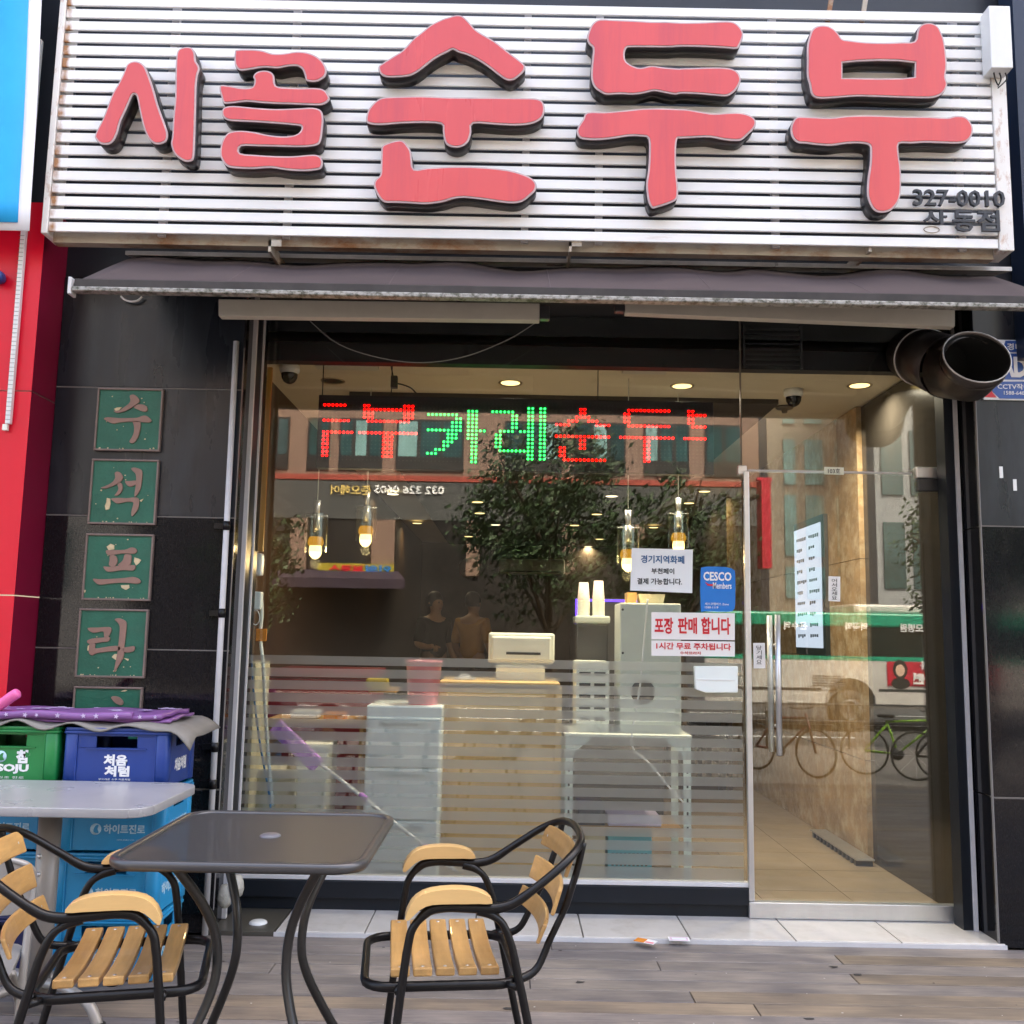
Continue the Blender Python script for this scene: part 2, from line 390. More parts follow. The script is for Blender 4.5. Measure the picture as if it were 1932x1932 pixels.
CRCYAN = mat('cyan_crate_plastic', (0.004, 0.25, 0.52), 0.4, var=0.1, vscale=5, rvar=0.06)
CRNAVY = mat('dark_navy_crate_plastic', (0.008, 0.014, 0.085), 0.4, var=0.1, vscale=5)
PRINT = mat('white_crate_print', (0.78, 0.78, 0.78), 0.5, var=0.12, vscale=60)
PRINTPALE = mat('pale_blue_crate_print', (0.42, 0.62, 0.74), 0.5, var=0.2, vscale=60)
PURPLE = mat('purple_vinyl', (0.21, 0.085, 0.27), 0.35, var=0.1, vscale=4, bump=0.15, bscale=25)
PURPRINT = mat('lilac_star_print', (0.55, 0.45, 0.66), 0.4, var=0.2, vscale=40)
TARP = mat('grey_tarp', (0.2, 0.185, 0.165), 0.6, var=0.12, vscale=12)
PINK = mat('pink_foam', (0.75, 0.13, 0.36), 0.4, var=0.2, vscale=20)
CYANCLOTH = mat('cyan_banner_cloth', (0.0, 0.40, 0.85), 0.6, var=0.08, vscale=3, bump=0.2, bscale=6)
WHITECLOTH = mat('white_banner_hem', (0.82, 0.82, 0.86), 0.6, var=0.03)
TILE = mat('cream_marble_tile', (0.58, 0.55, 0.52), 0.25, var=0.08, vscale=6, dirt=(0.36, 0.28, 0.21), dscale=5, damt=0.45, objvar=0.03)
FLOORTILE = mat('beige_floor_tile', (0.34, 0.265, 0.185), 0.22, var=0.1, vscale=5, objvar=0.06)
CEIL = mat('cream_ceiling', (0.62, 0.56, 0.44), 0.8, var=0.03)
CEILDK = mat('dark_brown_ceiling', (0.06, 0.05, 0.04), 0.7, var=0.1)
MARBLE = mat('tan_marble_wall', (0.42, 0.27, 0.135), 0.25, var=0.35, vscale=5, dirt=(0.66, 0.52, 0.34), dscale=9, damt=0.85, dlow=0.46, dhigh=0.66)
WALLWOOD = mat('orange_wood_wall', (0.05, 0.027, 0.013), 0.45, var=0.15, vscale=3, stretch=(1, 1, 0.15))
WALLDK = mat('dim_brown_wall', (0.085, 0.062, 0.045), 0.6, var=0.15)
COUNTER = mat('pale_wood_counter', (0.68, 0.46, 0.21), 0.45, var=0.08, vscale=4, stretch=(3, 1, 0.3))
MINT = mat('minty_white_plastic', (0.84, 0.9, 0.87), 0.35, var=0.03)
CREAMP = mat('cream_plastic', (0.80, 0.82, 0.72), 0.4, var=0.04)
CARTON = mat('cream_carton', (0.50, 0.46, 0.32), 0.7, var=0.08)
KRAFT = mat('kraft_carton', (0.42, 0.25, 0.1), 0.8, var=0.12)
DKWOOD = mat('dark_dining_wood', (0.035, 0.022, 0.016), 0.4, var=0.2)
STEELGREY = mat('dark_equipment_grey', (0.04, 0.042, 0.045), 0.35)
LIME = mat('lime_bicycle_paint', (0.2, 0.42, 0.02), 0.3)
BOOKBLUE = mat('sticker_blue', (0.0, 0.18, 0.62), 0.35)
SECBLUE = mat('security_sign_blue', (0.02, 0.09, 0.36), 0.3, var=0.05)
PAPER = mat('white_paper', (0.8, 0.83, 0.85), 0.6, var=0.02)
ACRYL = mat('white_acrylic_board', (0.84, 0.82, 0.81), 0.3)
INKBLUE = mat('blue_ink', (0.01, 0.10, 0.26), 0.5)
INKBLACK = mat('black_ink', (0.012, 0.02, 0.03), 0.5)
INKRED = mat('red_ink', (0.62, 0.015, 0.03), 0.4)
WHITEINK = mat('white_ink', (0.85, 0.85, 0.85), 0.4)
ORANGE = mat('orange_sponge', (0.65, 0.22, 0.02), 0.7)
LILAC = mat('lilac_mop_plastic', (0.45, 0.17, 0.6), 0.4)
PINKB = mat('pink_bucket_plastic', (0.85, 0.24, 0.29), 0.35)
AQUA = mat('aqua_crate_plastic', (0.09, 0.36, 0.42), 0.4, var=0.06)
SKIN = mat('skin', (0.5, 0.3, 0.2), 0.5)
HAIR = mat('black_hair', (0.012, 0.01, 0.009), 0.45)
OCHRE = mat('ochre_shirt', (0.5, 0.26, 0.05), 0.8, var=0.12)
DKCLOTH = mat('dark_clothing', (0.025, 0.025, 0.03), 0.8, var=0.2)
BARK = mat('bark', (0.07, 0.05, 0.035), 0.9, var=0.3, vscale=12)
LEAF = mat('leaf_green', (0.028, 0.06, 0.016), 0.6, var=0.45, vscale=2.5)
PINKSTONE = mat('pinkish_stone_cladding', (0.23, 0.14, 0.105), 0.7, var=0.08, vscale=3)
BEIGESTONE = mat('beige_cladding', (0.36, 0.31, 0.25), 0.7, var=0.08, vscale=2)
GREYSTONE = mat('grey_cladding', (0.28, 0.29, 0.3), 0.6, var=0.08, vscale=2)
BGLASS = mat('dark_window_pane', (0.03, 0.07, 0.075), 0.08, var=0.5, vscale=0.5, spec=0.8)
BGLASS2 = mat('pale_blind_pane', (0.2, 0.36, 0.36), 0.3, var=0.3, vscale=0.6)
SHOPDK = mat('dark_storefront', (0.03, 0.026, 0.024), 0.3, var=0.4, vscale=0.8)
ASPHALT = mat('asphalt', (0.05, 0.05, 0.052), 0.9, var=0.2, vscale=20, bump=0.3, bscale=120)
PAVE = mat('pavement_block', (0.12, 0.11, 0.105), 0.9, var=0.15, vscale=6)
BUSWHITE = mat('bus_white_paint', (0.5, 0.48, 0.46), 0.25, var=0.03)
BUSGREEN = mat('bus_green_paint', (0.0, 0.28, 0.17), 0.25)
BUSGLASS = mat('bus_dark_glass', (0.012, 0.02, 0.02), 0.06, spec=0.8)
TYRE = mat('rubber', (0.012, 0.012, 0.012), 0.7)
BUSRED = mat('bus_ad_red', (0.45, 0.012, 0.035), 0.35)
YELLOW = mat('yellow_sign', (0.36, 0.28, 0.03), 0.4)
GOLD = mat('gold_letter', (0.7, 0.5, 0.16), 0.4)
PURPAWN = mat('purple_awning_cloth', (0.03, 0.017, 0.031), 0.8, var=0.1)

# ================================================================== GROUND
g = MB(); g.box(-60, 60, -60, -26.0, -0.9, -0.62); g.box(-60, 60, -13.6, -4.42, -0.9, -0.64)
struct(g.build('pavement', PAVE))
g = MB(); g.box(-60, 60, -26.0, -13.6, -1.0, -0.78); struct(g.build('road', ASPHALT))
g = MB()
for y in (-16.6, -23.0):
    for k in range(-9, 10): g.box(k * 6 - 1.5, k * 6 + 1.5, y - 0.07, y + 0.07, -0.776, -0.772)
g.box(-60, 60, -19.9, -19.75, -0.776, -0.772)
struct(g.build('road_marking', WHITEP))
g = MB(); g.box(-60, 60, -0.34, 14, -0.9, -0.03); struct(g.build('ground', PAVE))

# timber deck, plank by plank
deck = thing('deck', 'timber deck', 'deck'); del deck['label']; del deck['category']; struct(deck)
def plank_mat(name, dark, light):
    M = bpy.data.materials.new(name); M.use_nodes = True; t = M.node_tree; L = t.links; b = t.nodes['Principled BSDF']
    tc = nd(t, 'ShaderNodeTexCoord'); oi = nd(t, 'ShaderNodeObjectInfo')
    ad = nd(t, 'ShaderNodeVectorMath', operation='ADD'); cm = nd(t, 'ShaderNodeCombineXYZ')
    mm = nd(t, 'ShaderNodeMath', operation='MULTIPLY'); mm.inputs[1].default_value = 37.0; L.new(oi.outputs['Random'], mm.inputs[0])
    L.new(mm.outputs[0], cm.inputs[0]); L.new(mm.outputs[0], cm.inputs[2]); L.new(tc.outputs['Object'], ad.inputs[0]); L.new(cm.outputs[0], ad.inputs[1])
    mp = nd(t, 'ShaderNodeMapping'); mp.inputs['Scale'].default_value = (0.9, 16, 1); L.new(ad.outputs[0], mp.inputs[0])
    n = nd(t, 'ShaderNodeTexNoise'); n.inputs['Scale'].default_value = 5; n.inputs['Detail'].default_value = 10; n.inputs['Roughness'].default_value = 0.7
    L.new(mp.outputs[0], n.inputs['Vector'])
    mp2 = nd(t, 'ShaderNodeMapping'); mp2.inputs['Scale'].default_value = (1.2, 3, 1); L.new(ad.outputs[0], mp2.inputs[0])
    n2 = nd(t, 'ShaderNodeTexNoise'); n2.inputs['Scale'].default_value = 3; n2.inputs['Detail'].default_value = 9; L.new(mp2.outputs[0], n2.inputs['Vector'])
    r = nd(t, 'ShaderNodeValToRGB'); r.color_ramp.elements[0].position = 0.3; r.color_ramp.elements[1].position = 0.7
    r.color_ramp.elements[0].color = (*dark, 1); r.color_ramp.elements[1].color = (*light, 1); L.new(n.outputs['Fac'], r.inputs[0])
    r2 = nd(t, 'ShaderNodeValToRGB'); r2.color_ramp.elements[0].position = 0.35; r2.color_ramp.elements[1].position = 0.7
    r2.color_ramp.elements[0].color = (0.62, 0.62, 0.66, 1); r2.color_ramp.elements[1].color = (1.12, 1.08, 1.02, 1); L.new(n2.outputs['Fac'], r2.inputs[0])
    mx = nd(t, 'ShaderNodeMix', data_type='RGBA', blend_type='MULTIPLY'); mx.inputs['Factor'].default_value = 1
    L.new(r.outputs[0], mx.inputs['A']); L.new(r2.outputs[0], mx.inputs['B'])
    hs = nd(t, 'ShaderNodeHueSaturation'); ma = nd(t, 'ShaderNodeMath', operation='MULTIPLY_ADD'); ma.inputs[1].default_value = 0.34; ma.inputs[2].default_value = 0.83
    L.new(oi.outputs['Random'], ma.inputs[0]); L.new(ma.outputs[0], hs.inputs['Value']); L.new(mx.outputs['Result'], hs.inputs['Color'])
    L.new(hs.outputs[0], b.inputs['Base Color']); b.inputs['Roughness'].default_value = 0.62
    bp = nd(t, 'ShaderNodeBump'); bp.inputs['Strength'].default_value = 0.25; bp.inputs['Distance'].default_value = 0.004
    L.new(n.outputs['Fac'], bp.inputs['Height']); L.new(bp.outputs[0], b.inputs['Normal'])
    return M
PLDK = plank_mat('weathered_grey_plank', (0.14, 0.124, 0.119), (0.255, 0.226, 0.212))
PLLT = plank_mat('pale_worn_plank', (0.165, 0.130, 0.098), (0.265, 0.213, 0.163))
joist = MB(); joist.box(-6, 6, -4.40, -0.36, -0.62, -0.04); joist.build('joist_base', BLACK, deck)
PW = 0.112
XR1, XR3, XR5 = ATZ(1603, 1830, 0).x, ATZ(1636, 1870, 0).x, ATZ(1316, 1900, 0).x
fixed = {0: [(-6, 0.2, 'd'), (0.2, 6, 'd')], 1: [(-6, -0.35, 'd'), (-0.35, XR1, 'd'), (XR1, 6, 'l')], 2: [(-6, 0.62, 'd'), (0.62, 6, 'd')],
         3: [(-6, -0.9, 'd'), (-0.9, XR3, 'd'), (XR3, 6, 'l')], 4: [(-6, 0.1, 'd'), (0.1, 6, 'd')], 5: [(-6, XR5, 'd'), (XR5, 6, 'l')],
         6: [(-6, -1.45, 'd'), (-1.45, 0.9, 'l'), (0.9, 6, 'l')], 7: [(-6, -0.6, 'l'), (-0.6, 6, 'd')], 8: [(-6, 0.3, 'd'), (0.3, 6, 'l')]}
for i in range(36):
    y1 = -0.352 - i * PW; y0 = y1 - PW + 0.004
    segs = fixed.get(i)
    if not segs:
        c = random.uniform(-1.5, 1.5); segs = [(-6, c, random.choice('ddl')), (c, 6, random.choice('ddl'))]
    for a, b, k in segs:
        p = MB(); p.box(a + 0.0015, b - 0.0015, y0, y1, -0.028, random.uniform(-0.0015, 0.0015))
        p.build('plank', PLLT if k == 'l' else PLDK, deck, bevel=0.002, seg=1)

random.seed(21); p = MB()
for k in range(26):
    x, y, r_ = random.uniform(-1.8, 2.4), random.uniform(-1.35, -0.38), random.choice((0.003, 0.004, 0.005, 0.006, 0.016))
    a0 = random.uniform(0, 6); p.prism([(x + r_ * random.uniform(0.5, 1.8) * math.cos(a0 + a_), y + r_ * random.uniform(0.4, 0.9) * math.sin(a0 + a_)) for a_ in (0, 0.9, 1.8, 2.8, 3.7, 4.6, 5.5)], (0, 0, 0.0017), (1, 0, 0), (0, 1, 0), (0, 0, 1), 0.0006)
stuff(p.build('grime_specks', mat('dark_grime', (0.03, 0.028, 0.027), 0.8), deck))
p = MB()
for k in range(30):
    x, y, r_ = random.uniform(-1.8, 2.4), random.uniform(-1.3, -0.38), random.uniform(0.002, 0.005)
    p.prism([(x + r_ * math.cos(a_), y + r_ * 0.7 * math.sin(a_)) for a_ in (0, 1.3, 2.5, 3.8, 5.1)], (0, 0, 0.0019), (1, 0, 0), (0, 1, 0), (0, 0, 1), 0.0008)
stuff(p.build('grit', mat('pale_grit', (0.5, 0.48, 0.45), 0.8), deck))
# doorstep: a row of cream tiles in front of the shop
step = thing('doorstep', 'x', 'x'); del step['label']; del step['category']; struct(step)
s_ = MB(); s_.box(-0.99, 2.16, -0.348, 0.02, -0.03, 0.008); s_.build('bedding', JOINT, step)
xs = [-0.985, ATZ(600, 1750, 0).x, -0.18, 0.33, 0.79, 1.235, 1.70, 2.158]
xs = [-0.985, -0.60, -0.13, 0.34, 0.80, 1.255, 1.71, 2.158]
for a, b in zip(xs[:-1], xs[1:]):
    t_ = MB(); t_.box(a + 0.003, b - 0.003, -0.345, 0.02, 0.004, 0.02); t_.build('tile', TILE, step, bevel=0.0015, seg=1)
s_ = MB(); s_.box(-0.99, 2.16, -0.3515, -0.3465, -0.02, 0.016); s_.build('edge_strip', PALESILVER, step)
# dark slab at the left end of the step, with a recessed round lamp
sb = MB(); sb.box(-1.30, -0.992, -0.35, 0.0, -0.03, 0.018)
slab = tag(sb.build('stone_slab', mat('brown_grey_slab', (0.075, 0.068, 0.055), 0.35, var=0.15), bevel=0.002), 'dark brown grey stone slab left of the cream tiles', 'slab')
pc = ATZ(487, 1741, 0.02)
dl = MB(); dl.lathe([(0.0, 0.012), (0.03, 0.011), (0.038, 0.006), (0.04, 0.0)], (pc.x, pc.y, 0.0185), 20)
tag(dl.build('floor_disc', WHITEP), 'small white oval disc lying on the dark stone slab', 'disc')

# ================================================================== SHOP BUILDING (shell)
GY = -0.34
bld = thing('shop_building', 'black granite clad shop front with dark navy fascia behind the slatted sign', 'building', (0, GY, 0))
XL0 = AT(64, 1240, GY).x; XL1 = AT(408, 1600, GY).x
XR0 = AT(1852, 1000, GY).x
zl = [0.0] + [AT(260, y, GY).z for y in (1487, 1225, 974, 732)] + [2.93]
for i in range(5):
    p = MB(); p.box(XL0 + 0.002, XL1, GY, GY + 0.03, zl[i] + 0.003, zl[i + 1] - 0.003)
    p.build('granite_panel', GRANITE_DUSTY if i >= 3 else GRANITE, bld, bevel=0.002, seg=1)
JL = mat('pale_joint_line', (0.16, 0.145, 0.13), 0.7)
for z in zl[1:5]: MB().box(XL0 + 0.002, XL1, GY + 0.0015, GY + 0.029, z - 0.0028, z + 0.0028).build('joint_line', JL, bld)
zr = [0.0] + [AT(1900, y, GY).z for y in (1505, 993)] + [2.93]
for i in range(3):
    for xa_, xb_ in ((XR0, XR0 + 0.947), (XR0 + 0.953, XR0 + 1.9), (XR0 + 1.906, XR0 + 2.85)):
        p = MB(); p.box(xa_, xb_, GY, GY + 0.03, zr[i] + 0.003, zr[i + 1] - 0.003)
        p.build('granite_panel', GRANITE if i < 2 else GRANITE_DUSTY, bld, bevel=0.002, seg=1)
for z in zr[1:3]: MB().box(XR0, XR0 + 2.85, GY + 0.0015, GY + 0.029, z - 0.0028, z + 0.0028).build('joint_line', JL, bld)
for i in range(3):      # the reveal at the right, in the same stone
    p = MB(); p.box(XR0 + 0.004, XR0 + 0.03, GY + 0.031, 0.10, zr[i] + 0.003, zr[i + 1] - 0.003); p.build('reveal_panel', GRANITE, bld)
p = MB(); p.box(XL1 - 0.03, XL1 - 0.004, GY + 0.031, 0.10, 0.0, 2.93); p.build('reveal_panel', GRANITE, bld)
MB().box(XL0, XL1 - 0.031, GY + 0.031, 0.12, 0.0, 2.93).build('wall_core', JOINT, bld); MB().box(XR0 + 0.031, XR0 + 2.85, GY + 0.031, 0.12, 0.0, 2.93).build('wall_core', JOINT, bld)
p = MB(); p.box(-14, 14, GY + 0.01, 12, 2.931, 15.0); p.build('upper_wall', NAVY, bld)
BEAD = mat('worn_corner_bead', (0.2, 0.19, 0.19), 0.5)
MB().box(XR0 - 0.004, XR0 - 0.0005, GY - 0.004, GY + 0.012, 0.02, 2.6).build('corner_bead', BEAD, bld); MB().box(XL1 + 0.0005, XL1 + 0.003, GY - 0.002, GY + 0.01, 0.1, 2.6).build('corner_bead', BEAD, bld)
# soffit over the recess between the two piers
p = MB(); p.box(XL1, XR0, GY + 0.012, 0.1, 2.90, 2.93); p.build('soffit', BLACK, bld)

# ================================================================== SHOP SIGN
SY = -0.66                                   # front plane of the slats
def SGN(x, y): return AT(x, y, SY)
sxl, sxr = SGN(106, 250).x, SGN(1874, 250).x
zb = SGN(966, 452).z; zt = SGN(966, 8).z
sign = thing('shop_sign', 'white slatted shop sign board with big red raised Korean letters', 'sign', (0, SY, zb))
pitch = (zt - zb) / 18.745; n_sl = 19
for i in range(n_sl):
    z = zb + i * pitch
    p = MB(); p.box(sxl, sxr, SY, SY + 0.012, z, z + pitch * 0.73)
    p.build('slat', SLAT, sign, bevel=0.0025, seg=1)
ztop = zb + n_sl * pitch - 0.01
xfl, xfr = SGN(78, 440).x, SGN(1912, 460).x
p = MB(); p.box(xfl, sxl - 0.001, SY - 0.008, SY + 0.13, zb - 0.012, ztop); p.build('frame_post', RUSTY, sign, bevel=0.003, seg=1)
p = MB(); p.box(sxr + 0.001, xfr, SY - 0.008, SY + 0.13, zb - 0.012, ztop); p.build('frame_post', RUSTY, sign, bevel=0.003, seg=1)
p = MB(); p.box(sxl, sxr, SY + 0.05, SY + 0.10, zb - 0.03, zb + 0.02); p.build('bottom_rail', RUSTY2, sign)
for x in (537, 990, 1131, 1468, 1822, 300):
    X = SGN(x, 420).x
    p = MB(); p.box(X - 0.016, X + 0.016, SY + 0.033, SY + 0.06, zb, ztop); p.build('support_bar', PALESILVER, sign)
for x in (510, 1076, 1640):
    q = AT(x, 462, SY + 0.02)
    p = MB(); p.box(q.x - 0.006, q.x + 0.006, SY + 0.01, GY + 0.02, q.z - 0.035, q.z + 0.02); p.box(q.x - 0.006, q.x + 0.05, SY + 0.01, SY + 0.016, q.z - 0.01, q.z + 0.02)
    p.build('bracket', RUSTY2, sign)
LF = SY - 0.088                               # plane of the letter faces
A = (0, 0, 1.84); B = (1000, 0, 1.84); Cc = (2000, 0, 1.8867)
LET = [
 [(A, [(690,350),(720,333),(755,335),(785,355),(805,395),(835,480),(860,570),(900,680),(912,720),(910,755),(890,778),(850,785),(820,770),(795,735),(775,680),(755,590),(745,535),(735,515),(720,520),(705,555),(680,610),(655,665),(640,720),(618,765),(590,785),(545,782),(518,755),(515,735),(530,700),(560,640),(590,560),(610,510),(650,440),(675,385)])],
 [(A, [(965,275),(1000,256),(1040,258),(1060,285),(1065,330),(1078,350),(1085,375),(1075,410),(1068,470),(1065,600),(1060,760),(1055,850),(1040,875),(1005,878),(965,855),(940,825),(928,780),(935,740),(940,640),(950,540),(952,420),(955,330)])],
 [(A, [(1275,285),(1290,270),(1370,268),(1430,275),(1480,290),(1540,290),(1610,280),(1670,285),(1720,305),(1755,335),(1775,375),(1770,410),(1750,430),(1715,445),(1665,440),(1655,410),(1640,375),(1610,360),(1560,362),(1510,372),(1460,368),(1410,370),(1340,382),(1300,382),(1275,350)])],
 [(A, [(1375,415),(1395,392),(1430,383),(1465,388),(1490,410),(1500,465),(1560,475),(1640,478),(1720,478),(1765,490),(1790,525),(1785,550),(1750,570),(1700,572),(1600,568),(1500,565),(1420,560),(1340,553),(1260,562),(1215,560),(1200,520),(1192,490),(1200,462),(1260,468),(1320,478),(1370,472),(1382,440)])],
 [(A, [(1205,605),(1220,583),(1270,575),(1380,585),(1500,592),(1620,588),(1700,585),(1745,600),(1758,640),(1755,690),(1745,760),(1720,790),(1640,800),(1500,797),(1400,795),(1312,795),(1306,832),(1400,842),(1500,848),(1600,848),(1700,840),(1740,850),(1755,880),(1745,915),(1710,925),(1650,930),(1560,925),(1470,912),(1380,918),(1290,915),(1235,905),(1205,870),(1195,830),(1205,770),(1235,725),(1290,710),(1370,715),(1470,735),(1560,740),(1620,725),(1638,690),(1600,681),(1500,672),(1400,665),(1300,660),(1240,655),(1210,635)])],
 [(B, [(640,82),(675,88),(710,120),(745,160),(790,190),(850,225),(920,280),(980,325),(1012,355),(1010,385),(980,415),(945,437),(910,435),(870,410),(820,370),(760,330),(700,300),(650,285),(620,270),(590,285),(540,310),(490,345),(440,385),(390,412),(330,420),(260,420),(225,400),(215,365),(235,345),(290,310),(350,270),(400,215),(450,175),(500,135),(560,105),(600,92)])],
 [(B, [(165,590),(200,550),(240,530),(310,525),(450,522),(600,528),(800,530),(1000,532),(1070,535),(1105,548),(1120,580),(1115,625),(1090,655),(1040,675),(960,682),(860,678),(732,672),(722,720),(705,770),(670,797),(625,802),(585,785),(570,750),(565,710),(555,675),(450,668),(330,672),(220,680),(155,668),(150,630)])],
 [(B, [(235,795),(270,775),(320,762),(350,765),(375,790),(395,825),(400,870),(412,920),(480,912),(600,905),(720,905),(830,912),(930,925),(1000,945),(1050,968),(1075,1000),(1070,1035),(1040,1065),(1000,1095),(950,1105),(870,1098),(780,1085),(680,1075),(620,1082),(560,1100),(470,1110),(380,1105),(310,1102),(250,1100),(220,1075),(200,1040),(190,1005),(200,975),(225,950),(228,900),(230,840)])],
 [(B, [(1365,150),(1390,118),(1425,105),(1500,108),(1600,112),(1700,118),(1780,118),(1850,122)]), (Cc, [(120,125),(220,120),(300,120),(340,140),(365,175),(368,205),(350,250),(330,272),(260,268),(150,262),(20,260)]),
  (B, [(1800,258),(1700,257),(1600,257),(1565,262),(1555,300),(1565,335),(1600,358),(1640,368),(1700,357),(1760,365),(1850,372)]), (Cc, [(20,380),(100,378),(200,375),(290,380),(335,400),(355,440),(345,475),(320,510),(280,535),(230,535),(120,525),(20,522)]),
  (B, [(1830,515),(1770,505),(1715,495),(1660,507),(1600,515),(1530,512),(1460,515),(1430,505),(1390,475),(1372,430),(1372,370),(1378,310),(1380,260),(1360,240),(1348,205)])],
 [(B, [(1350,610),(1450,608),(1550,600),(1650,590),(1750,588),(1850,592)]), (Cc, [(60,610),(130,622),(200,632),(280,628),(350,628),(400,640),(430,660),(440,685),(430,715),(400,745),(360,780),(320,785),(260,780),(180,765),(90,768),(20,772)]),
  (B, [(1842,755),(1835,800),(1835,880),(1838,950),(1845,1020),(1840,1080),(1800,1105),(1740,1125),(1705,1132),(1685,1105),(1675,1060),(1670,1000),(1680,930),(1685,850),(1682,755),(1640,742),(1580,740),(1500,752),(1430,760),(1360,760),(1310,750),(1292,715),(1305,680),(1325,650)])],
 [(Cc, [(735,200),(750,165),(780,145),(830,142),(870,160),(900,190),(920,218),(960,225),(1050,235),(1150,238),(1250,235),(1320,230),(1335,180),(1345,150),(1370,132),(1410,128),(1450,145),(1475,190),(1490,240),(1500,320),(1502,380),(1495,430),(1505,470),(1490,510),(1460,535),(1400,548),(1250,545),(1100,540),(1000,538),(900,545),(820,550),(770,545),(745,520),(735,470),(722,420),(722,330),(722,260)])],
 [(Cc, [(640,680),(665,652),(720,650),(850,655),(950,645),(1080,642),(1250,648),(1400,650),(1500,655),(1550,645),(1600,650),(1630,675),(1648,715),(1640,760),(1610,790),(1560,800),(1480,798),(1380,795),(1300,800),(1237,802),(1235,860),(1245,930),(1248,1000),(1245,1080),(1230,1130),(1195,1170),(1150,1185),(1110,1180),(1080,1150),(1058,1090),(1060,1000),(1072,920),(1075,850),(1070,812),(1030,800),(950,800),(860,812),(780,808),(720,800),(670,795),(640,765),(630,720)])],
]
HOLE = {10: [(920,350),(1000,343),(1120,338),(1230,340),(1325,350),(1322,430),(1250,436),(1120,438),(1000,435),(920,437)]}
def inset(poly, d):
    n = len(poly); out = []
    area = sum(poly[i][0] * poly[(i + 1) % n][1] - poly[(i + 1) % n][0] * poly[i][1] for i in range(n))
    sg = 1 if area > 0 else -1
    for i in range(n):
        a, b = Vector(poly[i - 1]), Vector(poly[(i + 1) % n]); t = (b - a)
        if t.length < 1e-9: out.append(poly[i]); continue
        t.normalize(); nn = Vector((-t.y, t.x)) * sg
        p = Vector(poly[i]) + nn * d; out.append((p.x, p.y))
    return out
for li, segs in enumerate(LET):
    px = [q for (o3, pts) in segs for q in ZP(pts, *o3)]
    loop = [(v.x, v.z) for v in (AT(a, b, LF) for a, b in px)]
    loop = smooth_loop(loop, 3)
    holes = []; hin = []
    if li in HOLE:
        hp = [(v.x, v.z) for v in (AT(a, b, LF) for a, b in ZP(HOLE[li], *Cc))]
        hp = [q for i in range(len(hp)) for q in (hp[i],)]
        holes = [hp]; hin = [inset(hp, -0.008)]
    p = MB(); p.prism(loop, (0, LF + 0.006, 0), (1, 0, 0), (0, 0, 1), (0, 1, 0), SY - 0.006 - (LF + 0.006), holes, True)
    lt = p.build('letter', RETURN, sign)
    p = MB(); p.prism(inset(loop, 0.001), (0, LF + 0.0055, 0), (1, 0, 0), (0, 0, 1), (0, -1, 0), 0.0065, holes, True)
    p.build('letter_trim', TRIM, lt, bevel=0.002, seg=1)
    p = MB(); p.prism(inset(loop, 0.0085), (0, LF - 0.0012, 0), (1, 0, 0), (0, 0, 1), (0, -1, 0), 0.0025, hin, True)
    p.build('letter_face', REDFACE, lt)
def sgtext(body, x0, x1, y0, y1, name, depth=0.012, bold=0.02, Y=SY - 0.014):
    a = AT(x0, (y0 + y1) / 2, Y); b = AT(x1, (y0 + y1) / 2, Y); c = (a + b) / 2; h = AT((x0 + x1) / 2, y0, Y).z - AT((x0 + x1) / 2, y1, Y).z
    p = MB(); p.text(body, (c.x, Y, c.z), (1, 0, 0), (0, 0, 1), b.x - a.x, h, depth, bold); return p.build(name, DARKLET, sign)
sgtext('327-0010', 1721, 1893, 361, 391, 'phone_number', depth=0.016, bold=0.01)
sgtext('동', 1796, 1838, 398, 438, 'branch_letter')
sgtext('점', 1842, 1884, 398, 438, 'branch_letter')
sgtext('사', 1741, 1785, 398, 425, 'branch_letter')
q = AT(1758, 433, SY - 0.004)
p = MB(); p.tube([(q.x + 0.034 * math.cos(a), SY - 0.003, q.z + 0.014 * math.sin(a)) for a in [i * PI / 12 for i in range(24)]], 0.002, 5, True); p.build('letter_outline', RUSTY2, sign)
# top edge mounting tabs
for x, y in ((1563, 6), (1628, 8)):
    q = SGN(x, y); p = MB(); p.bar((q.x, SY + 0.02, ztop - 0.05), (q.x + 0.03, SY + 0.02, ztop + 0.12), 0.012, 0.02); p.build('mounting_tab', RUSTY2, sign)
# white box with wires at the sign's upper right
a = AT(1866, 30, SY - 0.09); b = AT(1912, 128, SY - 0.09)
jb = thing('junction_box', 'white metal wiring box at the upper right end of the sign', 'wiring box', (a.x, SY - 0.05, b.z))
p = MB(); p.box(a.x, b.x, SY - 0.09, SY - 0.010, b.z, a.z + 0.05); p.build('box_body', WHITEP, jb, bevel=0.004)
for k, dx in enumerate((0.03, 0.055, 0.08)):
    x = a.x + dx
    p = MB(); p.tube(spline([(x, SY - 0.05, b.z + 0.003), (x + 0.005, SY - 0.05, b.z - 0.03), (a.x + 0.05, SY - 0.04, b.z - 0.05 - 0.008 * k)]), 0.003, 6); p.build('wire', BLACK, jb)

# ================================================================== AWNING
q0 = AT(240, 489, -0.45); q1 = AT(137, 533, -0.98); q1b = AT(137, 552, -0.98)
XA0 = q1.x; XA1 = XA0 + 3.95
aw = thing('awning', 'plum brown retractable fabric awning with a grimy white front bar', 'awning', (0, -0.7, q1.z))
NX, NY = 60, 6; vs = []; fs = []
for j in range(NY + 1):
    t = j / NY
    for i in range(NX + 1):
        u = i / NX; x = XA0 + 0.01 + (XA1 - XA0 - 0.02) * u
        z = q0.z + (q1.z - q0.z) * t
        z += (1 - t) * (0.010 * math.sin(u * 23) + 0.008 * math.sin(u * 51 + 1) + 0.014 * math.exp(-((u - 0.30) / 0.03) ** 2) + 0.012 * math.exp(-((u - 0.72) / 0.02) ** 2))
        z += 0.006 * math.sin(u * 37 + t * 3) * (1 - t)
        vs.append((x, -0.45 + (-0.98 + 0.45) * t, z))
